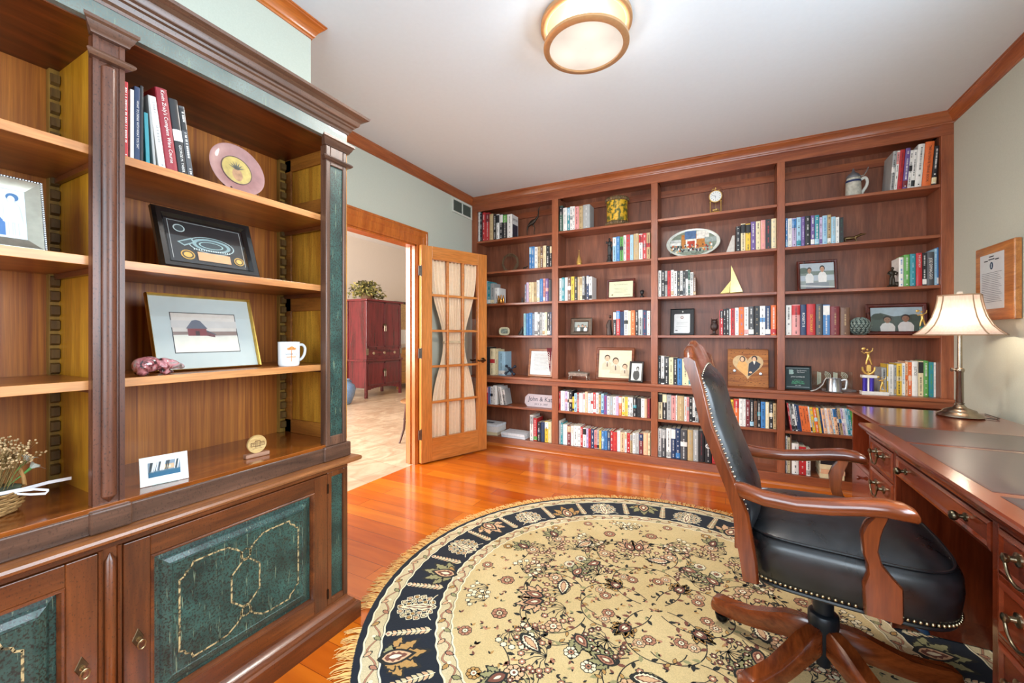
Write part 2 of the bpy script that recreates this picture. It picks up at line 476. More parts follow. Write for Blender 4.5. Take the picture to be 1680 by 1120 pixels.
# curtain gathered on two rods on the hall side of the door (behind the glass)
ct = thing('door_curtain', 'cream gathered curtain tied at its waist behind the glass of the french door', 'curtain', (HX, HY, .012), ang)
mb = MB(); rows = 40; colsn = 150
zt, zb = SH - RT + .01, RB_ - .03
x0_, x1_ = S1 - .015, DW - S2 + .015
xc = (x0_ + x1_) / 2 + .01
grid = []
for i in range(rows + 1):
    f = i / rows; z = zt + (zb - zt) * f
    w = 1 - .58 * math.exp(-((f - .46) / .23) ** 2) - .10 * (1 if f > .5 else .35) * min(1, abs(f - .46) * 3) * .6
    row = []
    for j in range(colsn + 1):
        g = j / colsn
        x = xc + (g - .5) * (x1_ - x0_) * w
        y = .031 + .0155 * math.sin(g * 2 * PI * 13 + .8 * math.sin(f * 4 + g * 9)) + .004 * math.sin(g * 70)
        row.append((x, y, z))
    grid.append(row)
for i in range(rows):
    for j in range(colsn):
        pass
vs = [[mb.v(p) for p in r] for r in grid]
for i in range(rows):
    for j in range(colsn): mb.bm.faces.new((vs[i][j], vs[i][j + 1], vs[i + 1][j + 1], vs[i + 1][j]))
cm = plain('#f8e2c4', .9, var=.05)
mb.build('fabric', cm, ct, smooth=True, angle=0)
mb = MB(); z = zt + (zb - zt) * .46; w = .42 * (x1_ - x0_)
mb.box(xc - w / 2 - .004, xc + w / 2 + .004, .012, .050, z - .012, z + .012); mb.build('tieback', plain('#d3c19f', .9), ct, bevel=.005)
for z in (zt - .01, zb + .012):
    mb = MB(); mb.tube([(x0_, .031, z), (x1_, .031, z)], .0045, 8); mb.build('rod', brass('#b7a37a'), ct, smooth=True)

# ------------------------------------------------------------------ wall bookcase
ST = [(-2.555, -2.491), (-1.582, -1.516), (-.606, -.550), (.370, .423), (1.338, WR)]
BAY = [(ST[i][1], ST[i + 1][0]) for i in range(4)]
SHZ = [2.257, 1.904, 1.550, 1.198, .754, .433, .089]
YF = 3.94; YBK = 4.178
bc = thing('wall_bookcase', 'built-in cherry bookcase of four bays filling the back wall to the crown', 'bookcase', (0, YF, 0))
def P(mb, name, mat, **k): return mb.build(name, mat, bc, **k)
LO = (0, YF, 0)
for i, (a, b) in enumerate(ST):
    mb = MB(LO); mb.box(a, b, YF, YF + .022, .78 - .026, 2.589)
    P(mb, 'upper_stile', cherry('z'), bevel=.002)
    mb = MB(LO); mb.box(a, b, YF, YF + .022, .089, .681); P(mb, 'lower_stile', cherry('z'), bevel=.002)
    c0, c1 = (a, b)
    if i == 0: c0, c1 = a, b
    elif i == 4: c0, c1 = a, b
    mb = MB(LO); mb.box(c0 + (.0 if i else 0), c1, YF + .022, YBK, .089, 2.60); P(mb, 'upright_panel', cherry_back('z'))
mb = MB(LO); mb.box(WL, WR, YBK, YBK + .018, .0, 2.66); P(mb, 'back_panel', cherry_back('z'))
mb = MB(LO); mb.box(WL, WR, YF - .0, YF + .022, 2.589, 2.70); P(mb, 'frieze', cherry('x'), bevel=.002)
for a, b in BAY:
    mb = MB(LO); mb.box(a, b, YF + .022, YBK, 2.62, 2.64); P(mb, 'top_board', cherry('x'))
    mb = MB(LO); mb.box(a, b, YBK - .02, YBK, 2.51, 2.57); P(mb, 'hanging_rail', cherry('x'))
    for z in SHZ[:4]:
        mb = MB(LO); mb.box(a, b, YF + .006, YBK, z - .022, z); P(mb, 'shelf', cherry('x'), bevel=.002)
    mb = MB(LO); mb.box(a, b, YF + .008, YBK, SHZ[5] - .022, SHZ[5]); P(mb, 'shelf', cherry('x'), bevel=.002)
    mb = MB(LO); mb.box(a, b, YF + .01, YBK, .069, .089); P(mb, 'bottom_board', cherry('x'))
mb = MB(LO); mb.box(WL, WR, YF - .022, YBK, .728, .754); P(mb, 'counter_ledge', cherry('x'), bevel=.006)
mb = MB(LO); mb.box(WL, WR, YF - .004, YF + .022, .681, .728); P(mb, 'apron', cherry('x'), bevel=.002)
mb = MB(LO); mb.box(WL, WR, YF - .008, YF + .02, 0, .089); P(mb, 'base_board', cherry('x'), bevel=.002)
mb = MB(LO); mb.prism([(YF - .033, 0), (YF - .008, 0), (YF - .008, .022), (YF - .016, .021), (YF - .028, .013)], 'x', WL, WR); P(mb, 'shoe_moulding', trim_wood('x'), smooth=True)
# ------------------------------------------------------------------ antique cabinet on the left
AX, AY0, AY1 = -1.4155, -.305, 1.2245
ABK = -1.80
def m_green(seed=0, light=False):
    k = ('green', seed, light)
    if k in MC: return MC[k]
    m, nt, p = newmat('worn_green_paint')
    v = coords(nt, (1, 1, 1), loc=(seed, 0, 0))
    n1 = nd(nt, 'ShaderNodeTexNoise'); n1.inputs['Scale'].default_value = 9; n1.inputs['Detail'].default_value = 5; L(nt, v, n1.inputs['Vector'])
    base = ramp(nt, [(.3, lin('#1a302c' if not light else '#5c6a66')), (.7, lin('#3a5f56' if not light else '#808c86'))], n1.outputs['Fac'])
    n2 = nd(nt, 'ShaderNodeTexNoise'); n2.inputs['Scale'].default_value = 210; n2.inputs['Detail'].default_value = 4; L(nt, v, n2.inputs['Vector'])
    base = mix(nt, base, lin('#1d1610' if not light else '#74746a'), ramp(nt, [(.48, (0, 0, 0, 1)), (.60, (.85, .85, .85, 1))], n2.outputs['Fac']))
    n3 = nd(nt, 'ShaderNodeTexNoise'); n3.inputs['Scale'].default_value = 34; n3.inputs['Detail'].default_value = 5; L(nt, coords(nt, (6, 6, .45)), n3.inputs['Vector'])
    base = mix(nt, base, lin('#8b9a7c'), ramp(nt, [(.63, (0, 0, 0, 1)), (.70, (.6, .6, .6, 1))], n3.outputs['Fac']))
    L(nt, base, p.inputs['Base Color']); p.inputs['Roughness'].default_value = .42; p.inputs['Coat Weight'].default_value = .2
    bump(nt, p, n2.outputs['Fac'], .15, .001)
    MC[k] = m
    return m
def m_gilt():
    k = 'gilt'
    if k in MC: return MC[k]
    m, nt, p = newmat('worn_gilt_line')
    n = nd(nt, 'ShaderNodeTexNoise'); n.inputs['Scale'].default_value = 90; n.inputs['Detail'].default_value = 4; L(nt, coords(nt), n.inputs['Vector'])
    L(nt, ramp(nt, [(.43, lin('#4c4632')), (.54, lin('#c0aa7a'))], n.outputs['Fac']), p.inputs['Base Color']); p.inputs['Roughness'].default_value = .5
    MC[k] = m
    return m
ac = thing('antique_cabinet', 'tall old dark wood display cabinet with green painted lower doors', 'cabinet', (AX, .5, 0))
LA = (AX, .5, 0)
def A(mb, name, mat, **k): return mb.build(name, mat, ac, **k)
def M(): return MB(LA)
mb = M(); prof = [(-1.378, 0), (-1.378, .063), (-1.385, .070), (-1.392, .072), (-1.397, .083), (-1.406, .088), (-1.4155, .100)]
def ringp(x, z, y1): return (x, y1, z)
# plinth, swept round the front and the right end
r0 = [(x, AY0 - (x - AX), z) for x, z in prof] + [(AX - .02, AY0, .1), (AX - .02, AY0, 0)]
r1 = [(x, AY1 + (x - AX), z) for x, z in prof] + [(AX - .02, AY1 - .02, .1), (AX - .02, AY1 - .02, 0)]
r2 = [(NX + .004, AY1 + (x - AX), z) for x, z in prof] + [(NX + .004, AY1 - .02, .1), (NX + .004, AY1 - .02, 0)]
mb.loft([r0, r1, r2]); A(mb, 'plinth', antique('y'), smooth=True, angle=25)
# lower carcass
mb = M(); mb.box(NX + .005, AX - .012, AY1 - .022, AY1, .09, .70); mb.box(NX + .005, AX - .012, AY0, AY0 + .022, .09, .70); mb.box(NX + .005, AX - .02, AY0 + .022, AY1 - .022, .09, .11); mb.box(NX + .005, NX + .02, AY0 + .02, AY1 - .02, .1, .7)
A(mb, 'lower_carcass', antique('z'))
for a_, b_ in ((.641, .665), (.098, .108)): mb = M(); mb.box(AX - .02, AX, AY0, AY1, a_, b_); A(mb, 'rail', antique('y'), bevel=.002)
# lower right post with a green inset, and the fluted centre post
mb = M(); ys = (1.125, AY1)
mb.box(AX - .02, AX, ys[0], 1.145, .108, .641); mb.box(AX - .02, AX, 1.203, ys[1], .108, .641); mb.box(AX - .02, AX, 1.145, 1.203, .108, .13); mb.box(AX - .02, AX, 1.145, 1.203, .62, .641)
A(mb, 'corner_post', antique('z'), bevel=.003)
mb = M(); mb.box(AX - .014, AX - .010, 1.145, 1.203, .13, .62); A(mb, 'inset_panel', m_green(1))
mb = M(); mb.box(AX - .02, AX - .003, .446, .492, .108, .641)
mb.lathe([(.0001, .12), (.012, .14), (.012, .61), (.0001, .63)], (AX - .002, .469, 0), 12); mb.lathe([(.006, .108), (.006, .641)], (AX - .003, .450, 0), 8); mb.lathe([(.006, .108), (.006, .641)], (AX - .003, .488, 0), 8)
A(mb, 'centre_post', antique('z'), smooth=True)
# doors
def cab_door(y0, y1, keyside):
    z0, z1 = .110, .639
    d = M(); s = .058
    d.box(AX - .018, AX - .0135, y0 + .002, y1 - .002, z0 + .002, z1 - .002); dr = A(d, 'door', antique('z'))
    for a_, b_ in ((y0, y0 + s), (y1 - s, y1)):
        d = M(); d.box(AX - .013, AX + .004, a_, b_, z0, z1); d.build('stile', antique('z'), dr, bevel=.002)
    for a_, b_ in ((z0, z0 + .055), (z1 - .055, z1)): mb = M(); mb.box(AX - .013, AX + .0035, y0 + s, y1 - s, a_, b_); mb.build('rail', antique('y'), dr, bevel=.002)
    # moulding round the panel
    a, b, c, e = y0 + s, y1 - s, z0 + .055, z1 - .055
    pr = [(0, .004), (.003, .0075), (.007, .0065), (.010, -.001), (.012, -.006)]
    mb = M()
    rings = []
    for yy, zz, sy, sz in ((a, c, 1, 1), (b, c, -1, 1), (b, e, -1, -1), (a, e, 1, -1)):
        rings.append([(AX + h, yy + sy * q, zz + sz * q) for q, h in pr] + [(AX - .012, yy + sy * .012, zz + sz * .012), (AX - .012, yy, zz)])
    mb.loft(rings, caps=False, loop=True); mb.build('panel_moulding', antique_edge('y') if 0 else antique('y'), dr, smooth=True, angle=25)
    # raised green panel : sunk border, bevel, flat field
    g = M(); a += .010; b -= .010; c += .010; e -= .010
    steps = [(0, -.010), (.014, -.007), (.020, -.002), (.034, .0035), (.040, .0045), (.042, .0025)]
    rings = []
    for q, h in steps: rings.append([(AX + h, a + q, c + q), (AX + h, b - q, c + q), (AX + h, b - q, e - q), (AX + h, a + q, e - q)])
    g.loft(rings, caps=True); g.build('painted_panel', m_green(2), dr)
    # gilt strapwork line
    q = .058; Y0, Y1, Z0, Z1 = a + q, b - q, c + q, e - q; cy = (Y0 + Y1) / 2; cz = (Z0 + Z1) / 2; n = .03
    X = AX + .0032
    def line(pts, w=.0028):
        mb2 = M()
        mb2.tube([(X, y, z) for y, z in pts], w, 4, flat=.35); return mb2
    def rib(m_, pts, w):
        for i in range(len(pts) - 1):
            (y0_, z0_), (y1_, z1_) = pts[i], pts[i + 1]
            d = Vector((y1_ - y0_, z1_ - z0_)); 
            if d.length < 1e-6: continue
            d.normalize(); nn = Vector((-d.y, d.x)) * w
            dx = d * w * .5
            m_.face([(X, y0_ - dx.x + nn.x, z0_ - dx.y + nn.y), (X, y0_ - dx.x - nn.x, z0_ - dx.y - nn.y), (X, y1_ + dx.x - nn.x, z1_ + dx.y - nn.y), (X, y1_ + dx.x + nn.x, z1_ + dx.y + nn.y)])
    def arc(cy_, cz_, r, a0, a1, k=8): return [(cy_ + r * math.cos(R(a0 + (a1 - a0) * i / k)), cz_ + r * math.sin(R(a0 + (a1 - a0) * i / k))) for i in range(k + 1)]
    mg = M(); gx = .035
    for sy in (-1, 1):
        EY = Y0 if sy < 0 else Y1
        pts = []
        half = [(cy + sy * .012, Z1 - .055), (cy + sy * .016, Z1 - .035), (cy + sy * .030, Z1 - .020), (cy + sy * .055, Z1 - .004), (cy + sy * .08, Z1)]
        half += [(EY - sy * .035, Z1), (EY - sy * .030, Z1 - .014), (EY - sy * .016, Z1 - .022), (EY - sy * .012, Z1 - .032), (EY, Z1 - .038)]
        pts = half + [(y, 2 * cz - z) for y, z in reversed(half)]
        rib(mg, pts, .0026)
    hexa = [(cy + .004, Z1 - .055), (cy - .012, Z1 - .04)]
    rib(mg, arc(cy, Z1 - .048, .016, 0, 360, 14), .0024); rib(mg, arc(cy, Z0 + .048, .016, 0, 360, 14), .0024)
    rib(mg, [(cy - .010, Z1 - .066), (cy - .045, Z1 - .100), (cy - .045, Z0 + .100), (cy - .010, Z0 + .066), (cy + .010, Z0 + .066), (cy + .045, Z0 + .100), (cy + .045, Z1 - .100), (cy + .010, Z1 - .066), (cy - .010, Z1 - .066)], .0026)
    mg.build('gilt_line', m_gilt(), dr)
    ky = y0 + .030 if keyside < 0 else y1 - .030
    mb = M(); mb.loft([[(AX + h, ky, .372 - f * .030), (AX + h, ky + f * .014, .372), (AX + h, ky, .372 + f * .030), (AX + h, ky - f * .014, .372)] for h, f in ((.003, 1), (.0055, .85))])
    es = mb.build('key_plate', brass('#6a5a44', .45), dr)
    mb = M(); mb.lathe([(.003, 0), (.003, .022)], (AX + .004, ky, .372), 8, 'x'); mb.lathe([(.006, .0), (.006, .004)], (AX + .0055, ky, .372), 10, 'x')
    mb.tube([(AX + .026, ky + .009 * math.sin(R(45 * i)), .364 + .012 * math.cos(R(45 * i))) for i in range(8)], .002, 6, loop=True)
    mb.build('key', brass('#a08c68', .35), es, smooth=True)
    for zz in (.16, .58):
        mb = M(); mb.lathe([(.0035, -.018), (.0035, .018)], (AX + .006, (y1 if keyside < 0 else y0) + .001, zz), 8); mb.build('hinge', brass('#3d2c20', .5), dr, smooth=True)
cab_door(.494, 1.1215, -1)
cab_door(-.20, .444, 1)
mb = M(); mb.box(AX - .02, AX, AY0, -.203, .108, .641); A(mb, 'corner_post', antique('z'), bevel=.003)
# waist moulding
wm = [(AX - .02, .655), (AX + .004, .655), (AX + .010, .661), (AX + .030, .664), (AX + .0385, .669), (AX + .0405, .676), (AX + .0385, .683), (AX + .030, .687), (AX + .010, .688), (AX - .02, .688)]
mb = M(); mb.loft([[(x, AY0 - max(0, x - AX), z) for x, z in wm], [(x, AY1 + max(0, x - AX), z) for x, z in wm], [(NX + .004, AY1 + max(0, x - AX) if x > AX else AY1 - .02, z) for x, z in wm]])
A(mb, 'waist_moulding', antique_edge('y') if 0 else wood('#6a3a1e', '#a4683a', 'y', 1.2, .3, .4, speck=.3, seed=21), smooth=True, angle=25)
# deck and apron of the upper case
mb = M(); mb.box(ABK - .02, AX - .003, AY0, AY1 - .002, .735, .756); A(mb, 'deck', wood('#6a3210', '#a85e22', 'y', 1.2, .12, .7, seed=22), bevel=.002)
mb = M(); mb.box(AX - .02, AX + .002, AY0, AY1, .688, .744); mb.box(NX + .005, AX - .02, AY1 - .02, AY1 - .001, .688, .735); A(mb, 'apron', antique_grey('y'), bevel=.004)
for a, b in ((.428, .512), (1.105, AY1 + .009), (-.31, -.20)):
    mb = M(); mb.box(AX - .01, AX + .010, a, b, .689, .747); 
    if a > 1: mb.box(AX - .09, AX - .005, AY1 - .01, AY1 + .009, .689, .747)
    A(mb, 'pilaster_block', antique_grey('y'), bevel=.005)
# carcass sides, back, partition
for a_, b_ in ((AY1 - .024, AY1), (AY0, AY0 + .024)): mb = M(); mb.box(NX + .005, AX - .005, a_, b_, .756, 2.04); A(mb, 'side_panel', wood('#9c5e12', '#dca436', 'z', 1.3, .45, .2, speck=.5, seed=23))
mb = M()
for z in (.756, 1.30, 1.72, 1.93): mb.box(ABK + .02, AX - .02, AY1 - .034, AY1 - .024, z, z + .06)
mb.box(ABK + .02, ABK + .06, AY1 - .034, AY1 - .024, .756, 1.985)
A(mb, 'panel_rail', wood('#7c4416', '#b4742c', 'x', 1.3, .4, .2, speck=.3, seed=24), bevel=.002)
mb = M(); mb.box(ABK, AX - .03, .474, .494, .756, 1.985); A(mb, 'partition', golden('z'))
mb = M(); mb.box(ABK - .012, ABK, AY0 + .024, AY1 - .024, .756, 1.985); A(mb, 'back_panel', antique_back('z'))
mb = M(); mb.box(ABK - .02, AX - .02, AY0, AY1 - .001, 1.985, 2.0); A(mb, 'top_panel', wood('#4a1f0a', '#8a4416', 'y', 1, .4, .2, seed=25))
# notched shelf rails in the back corners
def notch(y0, y1, face):
    mb = M(); x = ABK
    mb.box(x + .001, x + .022, y0, y1, .757, 1.984)
    A(mb, 'shelf_rail', wood('#7a5a20', '#b48a3c', 'z', 1.3, .5, .1, seed=26))
    mb = M(); z = .775
    while z < 1.96:
        pts = [(x + .022, z), (x + .034, z + .006), (x + .034, z + .030), (x + .022, z + .034)]
        mb.loft([[(a, y0 + .002, b) for a, b in pts], [(a, y1 - .002, b) for a, b in pts]]); z += .043
    A(mb, 'rail_teeth', wood('#5a4020', '#8a6a34', 'z', 1.3, .5, .1, seed=27))
notch(.452, .474, 0); notch(AY1 - .062, AY1 - .036, 1); notch(.494, .516, 1)
# shelves with their end cleats
for a, b in ((AY0 + .026, .472), (.496, AY1 - .036)):
    for z in (1.680, 1.395, 1.075):
        mb = M(); mb.box(ABK + .004, -1.4535, a, b, z - .022, z); sh = A(mb, 'shelf', wood('#8a4c1c', '#b87434', 'y', 1.2, .32, .35, seed=28), bevel=.001)
        mb = M(); mb.box(-1.4535, -1.450, a, b, z - .0235, z + .0003); mb.build('shelf_edge', antique_edge('y'), sh, bevel=.001)
        for y in ((b - .012, b), (a, a + .012)):
            mb = M(); mb.box(ABK + .03, -1.475, y[0], y[1], z - .038, z - .0225); mb.build('cleat', antique('x'), sh)
# pilasters
mb = M(); PX = AX
mb.box(PX - .035, PX - .012, .438, .501, .747, 1.957)
mb.lathe([(.0001, .755), (.016, .775), (.016, 1.885), (.0001, 1.900)], (PX - .014, .470, 0), 20); mb.box(PX - .014, PX - .008, .438, .449, .747, 1.957); mb.box(PX - .014, PX - .008, .490, .501, .747, 1.957)
A(mb, 'pilaster', wood('#45261a', '#7a4830', 'z', 1.2, .42, .2, speck=.75, seed=8), smooth=True, angle=30)
mb = M(); y0, y1 = 1.119, AY1 - .006
zs = (.747, .785, 1.880, 1.957)
mb.box(PX - .035, PX, y0, y0 + .020, zs[0], zs[3]); mb.box(PX - .035, PX, y1 - .018, y1, zs[0], zs[3]); mb.box(PX - .035, PX, y0 + .02, y1 - .018, zs[0], zs[1]); mb.box(PX - .035, PX, y0 + .02, y1 - .018, zs[2], zs[3]); mb.box(PX - .09, PX - .03, AY1 - .01, y1 + .004, zs[0], zs[3])
pil = A(mb, 'pilaster', antique_grey('z'), bevel=.003)
mb = M(); mb.box(PX - .012, PX - .006, y0 + .02, y1 - .018, zs[1], zs[2]); mb.build('inset_panel', m_green(4), pil)
mb = M(); mb.box(PX - .035, PX - .005, -.30, -.20, .747, 1.957); A(mb, 'pilaster', antique('z'), bevel=.003)
for a, b in ((.434, .505), (1.114, AY1 + .003), (-.305, -.195)):
    mb = M()
    cp = [(-.02, 1.955), (.003, 1.955), (.006, 1.962), (.010, 1.966), (.016, 1.978), (.022, 1.982), (.022, 1.990), (-.02, 1.990)]
    mb.loft([[(PX + x, a - max(0, x), z) for x, z in cp], [(PX + x, b + max(0, x) * .8, z) for x, z in cp], ] + ([[(PX - .1, b + max(0, x) * .8, z) for x, z in cp]] if a > 1 else []))
    rg = [(-.02, 1.897), (.006, 1.897), (.012, 1.902), (.014, 1.906), (.012, 1.910), (.006, 1.915), (-.02, 1.915)]
    mb.loft([[(PX + x, a - max(0, x), z) for x, z in rg], [(PX + x, b + max(0, x), z) for x, z in rg]] + ([[(PX - .1, b + max(0, x), z) for x, z in rg]] if a > 1 else []))
    A(mb, 'capital', antique_grey('y'), smooth=True, angle=25)
mb = M(); mb.box(AX - .03, AX, AY0, AY1 - .006, 1.988, 2.045); mb.box(NX + .005, AX - .03, AY1 - .03, AY1 - .006, 1.988, 2.045); A(mb, 'frieze', m_green(5, True))
cn = [(AX - .03, 2.036), (AX + .002, 2.036), (AX + .004, 2.044), (AX + .010, 2.050), (AX + .014, 2.062), (AX + .020, 2.066), (AX + .022, 2.072), (AX + .030, 2.075), (AX + .033, 2.080), (AX + .036, 2.092), (AX + .046, 2.101), (AX + .054, 2.104), (AX + .062, 2.108), (AX + .064, 2.117), (AX - .03, 2.117)]
mb = M(); mb.loft([[(x, AY0 - max(0, x - AX), z) for x, z in cn], [(x, AY1 + max(0, x - AX), z) for x, z in cn], [(NX + .005, AY1 + max(0, x - AX), z) for x, z in cn]])
A(mb, 'cornice', antique_grey('y'), smooth=True, angle=20)
mb = M(); mb.box(NX + .005, AX - .02, AY0, AY1, 2.085, 2.10); A(mb, 'dust_board', antique('y'))
# ------------------------------------------------------------------ round rug
RX, RY, RR = -.276, 1.872, 1.2315
rug = thing('round_rug', 'round gold oriental rug with navy floral border under the desk chair', 'rug', (RX, RY, 0))
def m_pile(col, var=.14):
    k = ('pile', col)
    if k in MC: return MC[k]
    m, nt, p = newmat('rug_pile')
    n = nd(nt, 'ShaderNodeTexNoise'); n.inputs['Scale'].default_value = 260; n.inputs['Detail'].default_value = 2; L(nt, coords(nt), n.inputs['Vector'])
    n2 = nd(nt, 'ShaderNodeTexNoise'); n2.inputs['Scale'].default_value = 3.2; n2.inputs['Detail'].default_value = 3; L(nt, coords(nt), n2.inputs['Vector'])
    c = lin(col); f = lambda s: tuple(min(1, x * s) for x in c[:3]) + (1,)
    a = ramp(nt, [(.3, f(1 - var)), (.7, f(1 + var))], n.outputs['Fac'])
    a = mix(nt, a, ramp(nt, [(.35, (.80, .76, .66, 1)), (.65, (1, 1, 1, 1))], n2.outputs['Fac']), .7, 'MULTIPLY')
    L(nt, a, p.inputs['Base Color']); p.inputs['Roughness'].default_value = .95; p.inputs['Sheen Weight'].default_value = .04
    bump(nt, p, n.outputs['Fac'], .35, .002)
    MC[k] = m
    return m
RC = ['#d2bb88', '#0d1826', '#d2c29a', '#23231f', '#b47e62', '#f0e6c6', '#9a966a', '#b98f52', '#d8b088', '#7a4a3a']
GOLD, NAVY, CREAM, BLK, PINK, IVORY, OLIVE, TAN, PEACH, RUST = range(10)
RM = [m_pile(c) for c in RC]
mb = MB(); mb.lathe([(0.001, 0), (RR, 0), (RR, .007), (RR - .006, .010), (.001, .010)], (0, 0, 0), 160)
mb.build('pile', RM[NAVY], rug)
rp = random.Random(11)
mb = MB()
Z0 = .0101
def disc(x, y, r, c, lay, n=10, star=0.0, ph=0):
    mb.mi = c; z = Z0 + lay * .00012
    pts = []
    for i in range(n):
        rr = r * (1 - star * (i % 2)); a = ph + 2 * PI * i / n
        pts.append((x + rr * math.cos(a), y + rr * math.sin(a), z))
    mb.face(pts)
def annulus(r0, r1, c, lay, seg=160):
    mb.mi = c; z = Z0 + lay * .00012
    for i in range(seg):
        a, b = 2 * PI * i / seg, 2 * PI * (i + 1) / seg
        mb.face([(r0 * math.cos(a), r0 * math.sin(a), z), (r1 * math.cos(a), r1 * math.sin(a), z), (r1 * math.cos(b), r1 * math.sin(b), z), (r0 * math.cos(b), r0 * math.sin(b), z)])
def wavy(r, w, c, lay, waves, amp, ph=0, seg=None):
    mb.mi = c; z = Z0 + lay * .00012; seg = seg or waves * 10
    f = lambda t: r + amp * math.sin(waves * t + ph)
    for i in range(seg):
        a, b = 2 * PI * i / seg, 2 * PI * (i + 1) / seg
        mb.face([((f(a) - w) * math.cos(a), (f(a) - w) * math.sin(a), z), ((f(a) + w) * math.cos(a), (f(a) + w) * math.sin(a), z), ((f(b) + w) * math.cos(b), (f(b) + w) * math.sin(b), z), ((f(b) - w) * math.cos(b), (f(b) - w) * math.sin(b), z)])
def leaf(x, y, a, l, w, c, lay, jag=0.0, line=None, n=9):
    ca, sa = math.cos(a), math.sin(a)
    def pts(s, lay_, cc):
        z = Z0 + lay_ * .00012; up, dn = [], []
        for i in range(n):
            f = i / (n - 1); h = w * math.sin(PI * f ** .8) ** .9 * (1 + jag * (1 if i % 2 else -1))
            h *= s; t = l * (f * s + (1 - s) * .5)
            up.append((t, h)); dn.append((t, -h))
        q = up + dn[::-1][1:-1]
        mb.mi = cc; mb.face([(x + ca * t - sa * h, y + sa * t + ca * h, z) for t, h in q])
    if line is not None:
        pts(1.0, lay, line); pts(.74, lay + 1, c)
    else: pts(1, lay, c)
def vine(pts, w, c, lay):
    mb.mi = c; z = Z0 + lay * .00012
    n = len(pts); L_, R_ = [], []
    for i, (x, y) in enumerate(pts):
        x0, y0 = pts[max(i - 1, 0)]; x1, y1 = pts[min(i + 1, n - 1)]
        d = math.hypot(x1 - x0, y1 - y0) or 1; nx, ny = -(y1 - y0) / d * w, (x1 - x0) / d * w
        L_.append((x + nx, y + ny, z)); R_.append((x - nx, y - ny, z))
    for i in range(n - 1): mb.face([L_[i], R_[i], R_[i + 1], L_[i + 1]])
def bloom(x, y, r, cols, lay, n=7, ph=0):
    for i in range(n):
        a = ph + 2 * PI * i / n
        disc(x + r * .62 * math.cos(a), y + r * .62 * math.sin(a), r * .44, BLK, lay, 7)
    for i in range(n):
        a = ph + 2 * PI * i / n
        disc(x + r * .62 * math.cos(a), y + r * .62 * math.sin(a), r * .33, cols[0], lay + 1, 7)
    disc(x, y, r * .46, BLK, lay + 2, 10); disc(x, y, r * .37, cols[1], lay + 3, 10); disc(x, y, r * .17, cols[2], lay + 4, 8)
def palmette(x, y, a, s, c1, c2, lay):
    """fan of jagged petals round a heart, pointing along a"""
    for k in (-2, -1, 0, 1, 2):
        leaf(x, y, a + k * .55, s * (1 - .12 * abs(k)), s * .19, c1, lay + (2 - abs(k)) * 2, .22, BLK, 11)
    leaf(x - .25 * s * math.cos(a), y - .25 * s * math.sin(a), a, s * .9, s * .24, c2, lay + 8, .0, BLK)
    leaf(x - .08 * s * math.cos(a), y - .08 * s * math.sin(a), a, s * .52, s * .13, RUST, lay + 10, .25)
    leaf(x + .02 * s * math.cos(a), y + .02 * s * math.sin(a), a, s * .30, s * .06, IVORY, lay + 11)
# grounds
annulus(1.138, 1.198, CREAM, 1); annulus(0.870, .928, CREAM, 1); annulus(0, .870, GOLD, 1)
for r in (1.200, 1.136, .930, .868): wavy(r, .0035, IVORY, 3, 90, .0025); wavy(r + .004, .0016, BLK, 2, 90, .0025)
for r, ph in ((1.168, 0), (.899, 1.2)):
    wavy(r, .0032, PINK, 4, 48, .018, ph); wavy(r, .0045, BLK, 3, 48, .018, ph)
    for i in range(96):
        t = 2 * PI * (i + .5) / 96 + rp.uniform(-.005, .005); s = 1 if i % 2 else -1
        x, y = (r + s * .004) * math.cos(t), (r + s * .004) * math.sin(t)
        leaf(x, y, t + PI / 2 + s * .9, .042, .011, (TAN, OLIVE, PEACH, PINK)[i % 4], 5, .15, BLK)
        if i % 3 == 0: disc(x, y, .008, IVORY, 8, 8)
